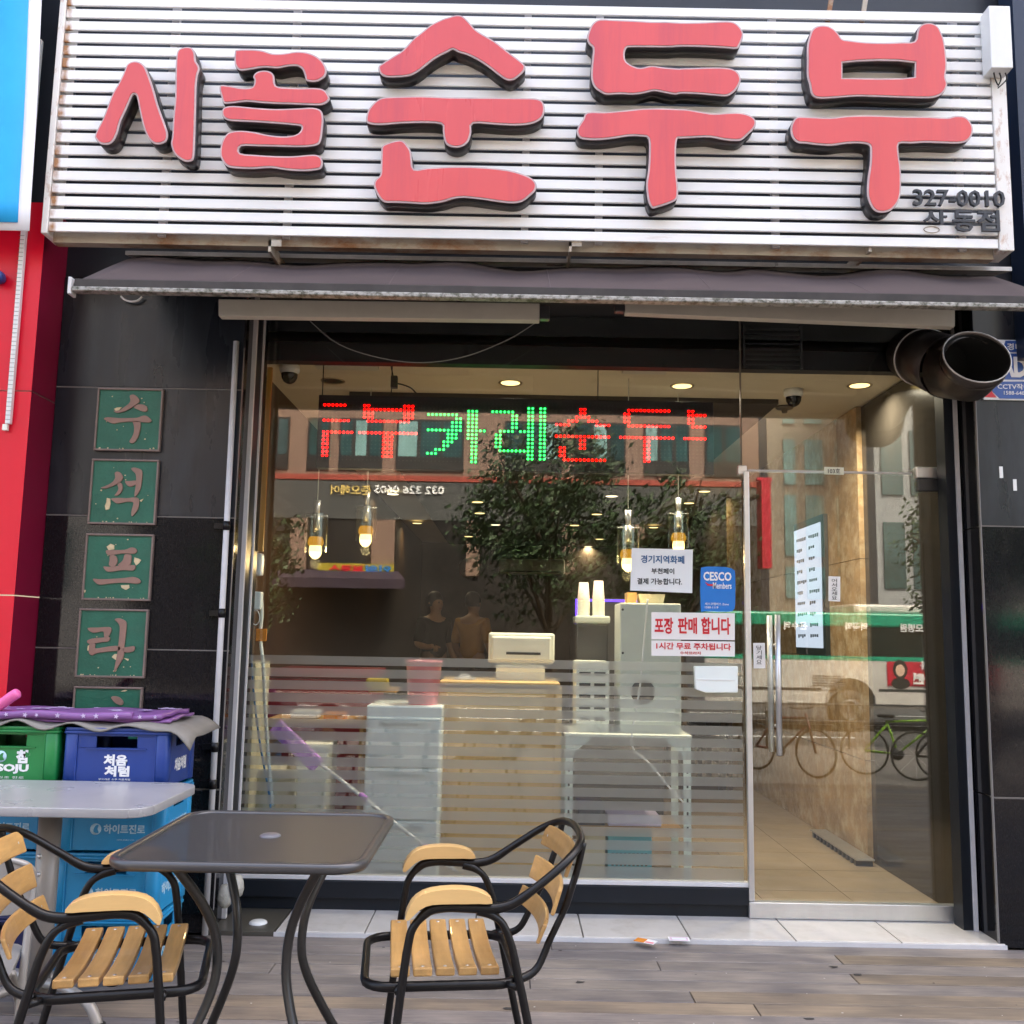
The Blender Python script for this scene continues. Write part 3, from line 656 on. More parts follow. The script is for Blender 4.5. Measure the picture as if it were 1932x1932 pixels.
for j in range(NY):
    for i in range(NX): k = j * (NX + 1) + i; fs.append((k, k + 1, k + NX + 2, k + NX + 1))
p = MB(); p.add(vs, fs, True); p.build('canopy_fabric', AWNFAB, aw, solid=0.004)
SEAM = mat('awning_seam', (0.085, 0.062, 0.066), 0.8)
for i in (9, 19, 29, 39, 49):
    p = MB(); q2 = [Vector(vs[j * (NX + 1) + i]) + Vector((0, 0, 0.0022)) for j in range(NY + 1)]
    p.tube(q2, 0.0016, 5); p.build('seam', SEAM, aw)
hz = q1.z - q1b.z
p = MB(); p.box(XA0 + 0.012, XA1, -0.993, -0.984, q1.z - hz * 0.48, q1.z + 0.012); p.build('fabric_lip', AWNVAL, aw, bevel=0.002)
p = MB(); p.box(XA0 + 0.006, XA1, -1.0, -0.955, q1b.z + 0.002, q1.z - hz * 0.5); p.build('front_bar', AWNBAR, aw, bevel=0.004)
p = MB(); p.box(XA0 - 0.008, XA0 + 0.005, -1.004, -0.95, q1b.z - 0.012, q1.z + 0.016); p.build('end_cap', PALESILVER, aw, bevel=0.003)
p = MB(); p.tube([(XA0 + 0.1, -0.44, q0.z - 0.045), (XA1 - 0.1, -0.44, q0.z - 0.045)], 0.04, 14); p.build('roller_tube', BLACK, aw)
a = AT(240, 470, -0.47); b = AT(1893, 497, -0.47)
fl = MB(); zf = (AT(966, 477, -0.47).z + AT(966, 490, -0.47).z) / 2
fl.add([(a.x, -0.49, zf - 0.015), (2.25, -0.49, zf - 0.015), (2.25, GY, zf + 0.02), (a.x, GY, zf + 0.02), (a.x, -0.49, zf - 0.035), (2.25, -0.49, zf - 0.035), (2.25, GY, zf), (a.x, GY, zf)],
       [(0, 1, 2, 3), (7, 6, 5, 4), (0, 4, 5, 1), (1, 5, 6, 2), (2, 6, 7, 3), (3, 7, 4, 0)])
tag(fl.build('rain_strip', STEEL, bevel=0.002), 'scratched steel strip running between the sign and the awning', 'metal strip')
# two strip light housings under the awning
for k, (x0, x1, yl0, yl1, yr0, yr1, lab) in enumerate(((412, 1018, 570, 596, 578, 604, 'cream strip light housing under the left half of the awning'), (1180, 1802, 577, 590, 590, 616, 'cream strip light housing under the right half, above the door'))):
    t = thing('strip_light', lab, 'strip light', AT((x0 + x1) / 2, yl1, -0.62), group='strip lights under the awning')
    al, bl, ar, br = AT(x0, yl0 - 6, -0.62), AT(x0, yl1, -0.62), AT(x1, yr0 - 6, -0.62), AT(x1, yr1, -0.62)
    d = Vector((0, 0.05, 0))
    p = MB(); p.add([al, ar, br, bl, al + d, ar + d, br + d, bl + d], [(0, 1, 2, 3), (7, 6, 5, 4), (0, 4, 5, 1), (1, 5, 6, 2), (2, 6, 7, 3), (3, 7, 4, 0)])
    p.build('cover', LAMPCASE, t, bevel=0.003)
    e0, e1 = (ar, br) if k == 0 else (al, bl); sx = 1 if k == 0 else -1
    p = MB(); p.box(e0.x + sx * 0.001, e0.x + sx * 0.045, -0.615, -0.575, e1.z + 0.008, e0.z - 0.008); p.build('end_socket', STEELGREY, t, bevel=0.004)
    for fx in (0.25, 0.75):
        x = al.x + (ar.x - al.x) * fx; zz = al.z + (ar.z - al.z) * fx
        MB().box(x - 0.012, x + 0.012, -0.605, -0.58, zz - 0.001, 2.84).build('hanger', BLACK, t)
# hanging wire under the awning and a sagging cable by the left light
wp = [AT(x, y, -0.2) for x, y in ((585, 606), (640, 650), (720, 676), (800, 684), (880, 672), (960, 640), (1012, 608))]
p = MB(); p.tube(spline(wp, 5), 0.0022, 5); tag(p.build('slack_wire', mat('pale_wire', (0.3, 0.3, 0.29), 0.5)), 'thin slack wire sagging in front of the dark panel above the window', 'wire')
wp = [AT(x, y, -0.36) for x, y in ((228, 559), (236, 566), (248, 569), (260, 567), (268, 560))]
p = MB(); p.tube(spline(wp, 5), 0.005, 6); tag(p.build('cable_loop', WHITEP), 'short cream cable loop under the awning at the left granite pier', 'cable')

# exhaust duct
nrm = Vector((-0.05, -0.9, 0.40)).normalized()
mouth = AT(1843, 673, -0.62); M1 = mouth - nrm * 0.085
dp0 = AT(1722, 668, -0.02); dp1 = AT(1742, 674, -0.16)
du = thing('exhaust_duct', 'smoke stained steel exhaust duct with its round mouth turned outward', 'duct', dp1)
kn = AT(1790, 693, -0.42)
p = MB(); p.tube([dp0, dp1, kn], [0.130, 0.134, 0.138], 32, cap=False); p.build('pipe', DUCT, du, solid=0.003)
p = MB(); p.tube([kn, M1, mouth - nrm * 0.04, mouth], [0.139, 0.142, 0.142, 0.142], 32, cap=False); p.build('elbow', DUCT, du, solid=0.003)
p = MB(); p.tube([kn, M1, mouth - nrm * 0.01], [0.10, 0.136, 0.138], 32, cap=False); p.lathe([(0, 0), (0.1, 0)], kn, 24, (M1 - kn)); p.build('sooty_lining', mat('soot', (0.004, 0.004, 0.004), 0.95), du)  # black liner tube added so the inside of the mouth stays dark
def ring(c, n_, r, th, name, m_, par):
    q_ = Vector((0, 0, 1)).rotation_difference(n_)
    pp = MB(); pp.tube([c + q_ @ Vector((r * math.cos(i * PI / 16), r * math.sin(i * PI / 16), 0)) for i in range(32)], th, 6, True); return pp.build(name, m_, par)
ring(mouth, nrm, 0.1425, 0.0035, 'rim', STEEL, du)
ring(kn, (M1 - dp1).normalized(), 0.140, 0.004, 'seam', DUCT, du)
ring(dp1, (dp1 - dp0).normalized(), 0.136, 0.006, 'collar', STEEL, du)
ring(mouth - nrm * 0.05, nrm, 0.1425, 0.0025, 'seam', DUCT, du)

# ================================================================== SHOP WINDOW
XG0 = AT(470, 1200, 0).x; XG1 = AT(1404, 1300, 0).x
ZS = AT(966, 1656, 0).z                      # sill
win = thing('shop_window', 'wide shop window with frosted stripes on its lower half', 'window', (0, 0, 0))
p = MB(); p.box(XG0, XG1, 0.0, 0.010, ZS, 2.90); p.build('pane', GLASS, win)
for y0_, y1_ in ((-0.165, -0.05), (-0.028, 0.05)):
    MB().box(XL1 - 0.02, XL1 + 0.008, y0_, y1_, 0.02, 2.90).build('jamb', FRAME, win)
for y0_, y1_ in ((-0.187, -0.168), (-0.047, -0.030)):
    MB().box(XL1 - 0.02, XL1 + 0.016, y0_, y1_, 0.02, 2.90).build('jamb_trim', PALESILVER, win, bevel=0.003)
MB().box(XG0 + 0.006, XG0 + 0.03, 0.055, 0.075, AT(480, 1040, 0.06).z, 2.62).build('wood_edge', mat('honey_wood_edge', (0.5, 0.24, 0.05), 0.45), win)  # added strip, the warm light on the wood is in its orange colour
p = MB(); p.box(XG0 - 0.05, XG1 + 0.01, -0.022, 0.03, ZS - 0.02, ZS - 0.001); p.build('sill_trim', PALESILVER, win, bevel=0.002)
zm = AT(1200, 1702, 0).z
p = MB(); p.box(XG0 - 0.06, XG1 + 0.012, -0.028, 0.05, zm, ZS - 0.022); p.build('base_panel', FRAME, win, bevel=0.003)
p = MB(); p.box(XG0 - 0.06, XG1 + 0.012, -0.008, 0.05, 0.02, zm - 0.002); p.build('base_panel', FRAME, win)
zf0 = AT(966, 1244, 0).z; pit = (zf0 - ZS) / 17.0
for i in range(17):
    z1 = zf0 - i * pit; hh = pit * (0.70 if i < 14 else 0.74 + 0.11 * (i - 14))
    p = MB(); p.box(XG0 + 0.003, XG1 - 0.012, -0.0022, -0.0012, z1 - hh, z1); p.build('frosted_stripe', FROST, win)
# dark panel behind the top of the glass
zc = AT(1000, 692, 0.06).z
p = MB(); p.box(XG0 - 0.05, 2.16, 0.03, 0.10, zc, 2.90)
p.build('transom_panel', BLACK, win)
gx0, gx1 = AT(1405, 640, 0.03).x, AT(1508, 640, 0.03).x
gl = thing('vent_grille', 'dark square vent grille in the black panel above the door', 'grille', (gx0, 0.02, zc))
for k in range(8):
    p = MB(); z = zc + 0.02 + k * 0.026; p.box(gx0, gx1, 0.014, 0.027, z, z + 0.009); p.build('louvre', STEELGREY, gl)
for xa_ in (gx0 - 0.0125, gx1 + 0.0005): MB().box(xa_, xa_ + 0.012, 0.012, 0.029, zc + 0.005, zc + 0.225).build('grille_frame', STEELGREY, gl)

# ================================================================== GLASS DOOR
XD0 = AT(1404, 1300, 0).x + 0.004; XD1 = AT(1788, 1100, 0).x + 0.01
ZD0 = AT(1600, 1742, 0).z; ZDR = AT(1600, 1702, 0).z; ZDT = AT(1560, 893, 0).z
door = thing('glass_door', 'frameless glass shop door with silver bottom rail and long bar handle', 'door', (XD0, -0.02, 0))
p = MB(); p.box(XD0 + 0.022, XD1 - 0.03, -0.018, -0.006, ZDR, ZDT); p.build('pane', GLASS, door)
p = MB(); p.box(XD0, XD0 + 0.026, -0.032, 0.0, ZDR + 0.002, ZDT); p.build('stile', SILVER, door, bevel=0.004)
p = MB(); p.box(XD0, XD1 + 0.005, -0.036, 0.01, 0.0215, ZDR); p.build('bottom_rail', SILVER, door, bevel=0.003)
a = AT(1728, 882, -0.03); b = AT(1782, 902, -0.03)
p = MB(); p.box(a.x, XD1 + 0.02, -0.036, 0.008, ZDT - 0.02, ZDT + 0.035); p.build('patch_fitting', SILVER, door, bevel=0.006)
p = MB(); p.box(a.x + 0.006, XD1 + 0.01, -0.033, 0.006, ZDT - 0.085, ZDT - 0.022); p.build('patch_fitting', STEELGREY, door, bevel=0.006)
ha = AT(1466, 1160, -0.08); hb = AT(1472, 1425, -0.08)
hd = MB(); hd.tube([(ha.x, -0.085, ha.z), (ha.x, -0.085, hb.z)], 0.0135, 14); h1 = hd.build('handle', SILVER, door)
hd = MB(); hd.tube([(ha.x, 0.055, ha.z), (ha.x, 0.055, hb.z)], 0.0135, 14); hd.build('handle', SILVER, door)
hd = MB()
for f_ in (0.2, 0.78): hd.tube([(ha.x, -0.072, hb.z + (ha.z - hb.z) * f_), (ha.x, -0.019, hb.z + (ha.z - hb.z) * f_)], 0.008, 10)
hd.build('handle_mount', STEEL, h1)
tr = thing('door_transom', 'clear glass pane above the shop door with a silver clip', 'glass pane', (XD0, 0, ZDT))
p = MB(); p.box(XG1 + 0.004, XD1 + 0.02, 0.0, 0.010, ZDT + 0.012, 2.90); p.build('pane', GLASS, tr)
p = MB(); p.box(XG1 - 0.02, XG1 + 0.022, -0.02, 0.025, ZDT - 0.015, ZDT + 0.03); p.build('corner_clip', SILVER, tr, bevel=0.004)
p = MB(); p.box(XG1 + 0.03, a.x - 0.01, -0.008, 0.014, ZDT + 0.001, ZDT + 0.011); p.build('edge_strip', PALESILVER, tr)
p = MB(); p.box(XG1 - 0.002, XG1 + 0.003, -0.002, 0.014, ZDT + 0.03, 2.90); p.build('seam', mat('silicone', (0.14, 0.12, 0.09), 0.5), tr)
jamb = thing('door_jamb', 'dark door jamb with thin silver strips beside the right granite pier', 'door frame', (XD1, 0, 0))
p = MB(); p.box(XD1 + 0.03, XR0 + 0.002, -0.06, 0.06, 0.02, 2.90); p.build('jamb', FRAME, jamb)
p = MB(); p.box(XD1 + 0.022, XD1 + 0.030, -0.03, 0.03, 0.02, 2.90); p.build('brush_strip', mat('dull_brass_strip', (0.2, 0.15, 0.07), 0.4, metal=0.5), jamb)
X_ = AT(1822, 1300, -0.16).x
p = MB(); p.box(X_ - 0.006, X_ + 0.010, -0.17, -0.155, 0.02, 2.90); p.build('jamb_trim', PALESILVER, jamb)
p = MB(); p.box(X_ - 0.05, XR0 + 0.002, -0.154, -0.061, 0.02, 2.90); p.build('jamb', FRAME, jamb)

# loose aluminium pole with black clamps on the left pier
pl0 = AT(388, 1738, GY - 0.03); pl1 = AT(449, 590, GY - 0.03)
po = thing('aluminium_pole', 'slim grey aluminium pole with black clamps along the left granite pier', 'pole', (pl0.x, GY - 0.03, 0.0))
p = MB(); p.tube([(pl0.x, GY - 0.03, 0.005), (pl1.x, GY - 0.03, 2.62)], 0.0135, 12); p.build('tube', PALESILVER, po)
for y in (992, 1157, 1410, 1480):
    q = AT(430, y, GY - 0.03); x = pl0.x + (pl1.x - pl0.x) * q.z / 2.6
    p = MB(); p.tube([(x, GY - 0.03, q.z - 0.02), (x, GY - 0.03, q.z + 0.02)], 0.017, 12)
    p.box(x - 0.06, x, GY - 0.022, GY - 0.001, q.z - 0.012, q.z + 0.012); p.build('clamp', TUBEBLK, po)
bp = [AT(x, y, GY + 0.02) for x, y in ((440, 1652), (455, 1672), (452, 1700), (430, 1712), (424, 1690))]
p = MB()
for k in range(2):
    vs = []
    p.lathe([(0.004, 0.05), (0.02, 0.045), (0.03, 0.02), (0.034, -0.01), (0.028, -0.035), (0.012, -0.05), (0.002, -0.052)], AT((446, 425)[k], (1672, 1690)[k], -0.30), 14)
tag(p.build('crumpled_plastic', mat('dirty_clear_plastic', (0.4, 0.38, 0.33), 0.4, var=0.2, bump=0.8, bscale=40)), 'crumpled dirty plastic wrap at the foot of the aluminium pole', 'plastic wrap')

# ================================================================== GREEN PLAQUES
K1 = (240, 1120, 4.2); K2 = (200, 1550, 3.332)
PLQ = [
 ('수', 'green plaque with the raised letter 수, topmost of the column', K1, [(205,100),(1025,118),(960,890),(145,885)], [
  [(600,205),(650,190),(700,225),(722,265),(705,295),(660,325),(600,365),(530,400),(440,415),(400,390),(470,385),(540,340),(590,300),(610,260)],
  [(650,345),(700,312),(760,312),(800,330),(822,370),(800,400),(760,398),(700,375)],
  [(280,490),(330,470),(450,480),(600,480),(700,475),(760,452),(810,455),(855,490),(870,515),(840,535),(740,530),(600,525),(480,535),(400,548),(340,530)],
  [(640,520),(720,520),(735,570),(725,640),(700,720),(660,780),(620,792),(595,770),(625,720),(650,660),(655,590)]],
  [[(405,365),(440,350),(500,345),(470,380),(430,395)]]),
 ('석', 'green plaque with the raised letter 석, second from the top', K1, [(130,985),(970,995),(905,1800),(68,1800)], [
  [(415,1160),(450,1145),(490,1165),(515,1210),(500,1255),(440,1300),(360,1335),(290,1355),(240,1345),(330,1310),(390,1270),(420,1220)],
  [(440,1285),(490,1285),(512,1330),(500,1390),(460,1435),(410,1445),(440,1400),(460,1350)],
  [(540,1265),(600,1262),(680,1258),(680,1300),(620,1330),(575,1320)],
  [(615,1105),(660,1095),(720,1110),(755,1145),(750,1250),(735,1350),(700,1420),(660,1460),(665,1380),(680,1280),(675,1180),(640,1140)],
  [(370,1480),(450,1470),(560,1475),(660,1465),(710,1480),(715,1540),(700,1610),(660,1670),(625,1700),(620,1640),(640,1570),(640,1525),(560,1520),(450,1540),(400,1515)]],
  [[(315,1470),(355,1480),(360,1540),(345,1610),(300,1620),(290,1570),(310,1520)], [(720,1500),(770,1480),(740,1520)]]),
 ('프', 'green plaque with the raised letter 프, third from the top', K2, [(178,85),(850,90),(800,745),(130,742)], [
  [(378,250),(450,248),(560,245),(620,222),(665,230),(680,260),(650,285),(560,280),(480,290),(410,300),(380,280)],
  [(415,300),(470,305),(490,360),(460,408),(405,400),(410,350)],
  [(560,290),(620,295),(625,350),(600,400),(490,400),(540,350)],
  [(350,410),(400,412),(480,405),(570,400),(650,395),(665,420),(640,450),(540,445),(440,460),(380,455)],
  [(248,530),(320,535),(450,530),(560,522),(640,512),(690,525),(718,555),(690,580),(600,572),(500,570),(400,580),(310,588),(270,565)]],
  [[(380,215),(420,185),(455,200),(455,240),(400,248)], [(655,320),(690,330),(720,345),(700,375),(670,400),(650,360)], [(520,595),(600,590),(605,620),(570,640),(530,620)], [(150,640),(175,640),(165,668)]]),
 ('라', 'green plaque with the raised letter 라, fourth from the top', K2, [(108,825),(800,828),(742,1505),(65,1505)], [
  [(195,1015),(300,1010),(400,1005),(430,1030),(400,1100),(360,1105),(350,1050),(280,1060),(230,1055)],
  [(190,1140),(240,1118),(330,1110),(410,1105),(400,1145),(330,1155),(240,1170),(200,1165)],
  [(215,1170),(270,1175),(270,1215),(380,1200),(500,1190),(510,1235),(380,1250),(280,1265),(240,1285),(205,1255)],
  [(460,930),(500,918),(550,935),(578,970),(570,1080),(555,1200),(550,1290),(510,1370),(455,1450),(470,1350),(490,1240),(505,1100),(510,1000),(485,955)],
  [(550,1210),(600,1200),(655,1195),(650,1240),(600,1255),(550,1250)]],
  [[(430,1300),(460,1270),(485,1270),(470,1330)], [(550,1310),(600,1320),(590,1340)], [(440,1440),(490,1400),(470,1445)], [(195,1190),(215,1180),(210,1240),(190,1235)]]),
 ('자', 'green plaque half hidden behind the purple vinyl sheet, lowest of the column', K2, [(55,1590),(740,1597),(685,2270),(8,2265)], [
  [(425,1700),(460,1685),(510,1700),(545,1740),(530,1775),(470,1755)]], [[(520,1640),(560,1622),(585,1628),(560,1640)]]),
]
for ch, lab, K, fr4, strokes, chips in PLQ:
    PYF = GY - 0.022
    c4 = [AT(x, y, PYF) for x, y in ZP(fr4, *K)]
    x0 = (c4[0].x + c4[3].x) / 2; x1 = (c4[1].x + c4[2].x) / 2; z1 = (c4[0].z + c4[1].z) / 2; z0 = (c4[2].z + c4[3].z) / 2
    t = thing('letter_plaque', lab, 'plaque', ((x0 + x1) / 2, PYF, z0), group='green letter plaques on the granite pier')
    p = MB(); p.box(x0 + 0.006, x1 - 0.006, PYF + 0.008, GY - 0.0005, z0 + 0.006, z1 - 0.006); p.build('board', GREENP, t)
    fwid = 0.009
    for (a0, a1, b0, b1) in ((x0, x1, z0, z0 + fwid), (x0, x1, z1 - fwid, z1), (x0, x0 + fwid, z0 + fwid, z1 - fwid), (x1 - fwid, x1, z0 + fwid, z1 - fwid)):
        p = MB(); p.box(a0, a1, PYF, GY - 0.001, b0, b1); p.build('frame_strip', PLAQFRAME, t, bevel=0.0025)
    for st in strokes:
        lp = smooth_loop([(v.x, v.z) for v in (AT(x, y, PYF + 0.002) for x, y in ZP(st, *K))], 3)
        p = MB(); p.prism(lp, (0, PYF + 0.0085, 0), (1, 0, 0), (0, 0, 1), (0, -1, 0), 0.0065, (), True); p.build('letter_stroke', COPPER, t, bevel=0.002, seg=1)
    if chips:
        p = MB()
        for st in chips:
            lp = [(v.x, v.z) for v in (AT(x, y, PYF + 0.003) for x, y in ZP(st, *K))]
            p.prism(lp, (0, PYF + 0.0078, 0), (1, 0, 0), (0, 0, 1), (0, -1, 0), 0.003)
        for k in range(16):
            cx, cz = random.uniform(x0 + 0.02, x1 - 0.02), random.choice((random.uniform(z0 + 0.012, z1 - 0.02), z0 + 0.012))
            rr = random.uniform(0.0012, 0.004)
            p.prism([(cx + rr * math.cos(a_) * random.uniform(0.5, 1.5), cz + rr * math.sin(a_)) for a_ in (0, 1.2, 2.4, 3.7, 5)], (0, PYF + 0.0078, 0), (1, 0, 0), (0, 0, 1), (0, -1, 0), 0.002)
        stuff(p.build('paint_chips', CHIP, t))

# ================================================================== LEFT NEIGHBOUR: red wall, banner, conduit
RYF = -0.56
xr_edge = AT(17, 1246, RYF).x
rw = thing('red_wall', 'bright red panelled wall of the neighbouring shop with darker crimson side', 'wall', (xr_edge, RYF, 0))
zj = [0, AT(20, 1123, RYF).z, AT(20, 737, RYF).z, AT(20, 380, RYF).z]
MB().box(xr_edge - 1.2, XL0 - 0.02, RYF + 0.04, GY + 0.2, zj[3] + 0.004, 6.5).build('dark_upper_wall', NAVY, rw)
for i in range(3):
    p = MB(); p.box(xr_edge - 1.2, xr_edge, RYF, RYF + 0.02, zj[i] + 0.003, zj[i + 1] - 0.003); p.build('panel', REDWALL, rw)
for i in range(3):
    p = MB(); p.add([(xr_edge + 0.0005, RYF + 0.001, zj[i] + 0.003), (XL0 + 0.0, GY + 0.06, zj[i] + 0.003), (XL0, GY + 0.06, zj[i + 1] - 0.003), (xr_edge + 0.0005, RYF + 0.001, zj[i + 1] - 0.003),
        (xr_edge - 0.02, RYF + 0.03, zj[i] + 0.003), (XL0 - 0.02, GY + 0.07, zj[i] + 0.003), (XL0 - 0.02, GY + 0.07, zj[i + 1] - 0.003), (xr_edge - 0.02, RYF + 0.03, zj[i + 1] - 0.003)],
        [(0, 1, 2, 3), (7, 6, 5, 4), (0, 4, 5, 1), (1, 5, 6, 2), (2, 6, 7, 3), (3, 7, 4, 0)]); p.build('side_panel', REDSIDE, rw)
c0, c1 = AT(45, 430, RYF - 0.015), AT(16, 800, RYF - 0.015)
cd = thing('cable_duct', 'narrow white cable duct running down the red wall', 'cable duct', (c1.x, RYF - 0.015, c1.z))
p = MB(); p.bar(c0 + Vector((0.0, 0, 0.9)), c1, 0.022, 0.022, (0, -1, 0)); p.build('duct_body', WHITEP, cd, bevel=0.002)
p = MB()
for k in range(44):
    q = c1 + (c0 - c1) * (0.02 + k / 46); p.box(q.x - 0.0115, q.x + 0.0115, RYF - 0.0275, RYF - 0.0255, q.z - 0.0008, q.z + 0.0008)
stuff(p.build('slots', JOINT, cd))
p = MB(); p.box(c1.x - 0.022, c1.x + 0.0, RYF - 0.025, RYF - 0.005, c1.z - 0.03, c1.z - 0.002); p.build('end_piece', CREAMP, cd, bevel=0.003)
# blue bolt-on lamp seen at the very left edge
q = AT(-4, 523, RYF - 0.03); p = MB(); p.lathe([(0, -0.04), (0.02, -0.035), (0.03, -0.01), (0.03, 0.02), (0.022, 0.03), (0, 0.03)], q, 16, (0, -1, 0))
tag(p.build('wall_bracket', mat('worn_blue_paint', (0.02, 0.05, 0.2), 0.4, var=0.4, vscale=30)), 'small worn blue bracket on the red wall at the picture edge', 'bracket')
# banner
BY = -0.72
def bxy(x, y): v = AT(x, y, BY); return v
ban = thing('hanging_banner', 'bright cyan cloth banner with white hem hanging in front of the red wall', 'banner', bxy(20, 430))
def sheet(o0, o1, y_top, y_bot, Yb, name, m_, par, amp=0.012, ncol=6, nrow=18):
    vs = []; fs = []
    for j in range(nrow + 1):
        t = j / nrow
        for i in range(ncol + 1):
            u = i / ncol; xa = o0[0] + (o0[1] - o0[0]) * t; xb = o1[0] + (o1[1] - o1[0]) * t
            yb = y_bot + (1 - u) * -14 + 5 * math.sin(u * 3)
            x_ = xa + (xb - xa) * u + 2.2 * math.sin(t * 9 + u); y_ = y_top + (yb - y_top) * t
            v = AT(x_, y_, Yb); v.y += amp * math.sin(u * 5 + t * 7); vs.append(v)
    for j in range(nrow):
        for i in range(ncol): k = j * (ncol + 1) + i; fs.append((k, k + 1, k + ncol + 2, k + ncol + 1))
    pp = MB(); pp.add(vs, fs, True); return pp.build(name, m_, par, solid=0.003)
sheet((-260, -260), (92, 58), -300, 436, BY, 'hem_cloth', WHITECLOTH, ban)
sheet((-260, -260), (66, 36), -300, 420, BY - 0.012, 'blue_cloth', CYANCLOTH, ban)
# thin cable between red wall and granite
wp = [AT(x, y, GY - 0.015) for x, y in ((104, 458), (99, 520), (95, 590), (90, 640), (88, 700))]
p = MB(); p.tube(spline(wp, 4), 0.004, 6); tag(p.build('wall_cable', mat('dull_pinkish_cable', (0.22, 0.16, 0.15), 0.6)), 'thin cable running down the joint of red wall and granite', 'cable')
# navy neighbour at the right edge above
p = MB(); p.box(AT(1921, 300, -0.45).x, 5.0, -0.47, -0.345, 2.6, 6.0)
tag(p.build('neighbour_fascia', mat('deep_blue_fascia', (0.008, 0.02, 0.05), 0.35)), 'deep navy blue fascia of the next shop right of the sign', 'fascia')

# security sign on the right pier
SGY = GY - 0.012
sc0, sc1 = AT(1851, 640, SGY), AT(1975, 756, SGY)
se = thing('security_sign', 'blue and white security sign on the granite pier beside the duct', 'sign', (sc0.x, SGY, sc1.z))
p = MB(); p.box(sc0.x + 0.0, sc1.x, SGY, GY - 0.0005, sc1.z, sc0.z); p.build('sign_plate', WHITEINK, se, bevel=0.002)
def plate(poly, m_, name, Y, par, th=0.002):
    lp = [(v.x, v.z) for v in (AT(x, y, Y) for x, y in poly)]
    pp = MB(); pp.prism(lp, (0, Y, 0), (1, 0, 0), (0, 0, 1), (0, -1, 0), th); return pp.build(name, m_, par)
def px_text(body, x0, x1, y0, y1, Y, m_, name, par, bold=0.0, depth=0.0015):
    a = AT(x0, (y0 + y1) / 2, Y); b = AT(x1, (y0 + y1) / 2, Y); c = (a + b) / 2
    h = AT((x0 + x1) / 2, y0, Y).z - AT((x0 + x1) / 2, y1, Y).z
    pp = MB(); pp.text(body, (c.x, Y, c.z), (1, 0, 0), (0, 0, 1), b.x - a.x, h, depth, bold); return pp.build(name, m_, par)
plate([(1897, 643), (1975, 644), (1975, 665), (1890, 664)], SECBLUE, 'blue_field', SGY - 0.0005, se)
plate([(1886, 667), (1975, 668), (1975, 717), (1880, 716)], SECBLUE, 'blue_field', SGY - 0.0005, se)
plate([(1868, 720), (1975, 720), (1975, 753), (1886, 752), (1872, 738)], SECBLUE, 'blue_field', SGY - 0.0005, se)
plate([(1856, 749), (1866, 733), (1880, 750)], INKRED, 'red_corner', SGY - 0.0005, se)
px_text('경비구역', 1900, 1957, 648, 661, SGY - 0.003, WHITEINK, 'lettering', se, 0.02)
px_text('ADT', 1886, 1960, 673, 712, SGY - 0.003, WHITEINK, 'lettering', se, 0.05)
px_text('CCTV작동중', 1882, 1955, 724, 735, SGY - 0.003, WHITEINK, 'lettering', se, 0.01)
px_text('1588-6400', 1894, 1938, 738, 745, SGY - 0.003, WHITEINK, 'lettering', se, 0.0)
for k, (x, y) in enumerate(((1889, 891), (1915, 915))):
    a = AT(x - 4, y - 11, GY - 0.002); b = AT(x + 4, y + 11, GY - 0.002)
    p = MB(); p.box(a.x, b.x, GY - 0.0025, GY - 0.0005, b.z, a.z)
    tag(p.build('adhesive_patch', WHITEP, bevel=0.001), ('small white adhesive patch on the right granite pier, upper left of two', 'small white adhesive patch on the right granite pier, lower right of two')[k], 'sticker')

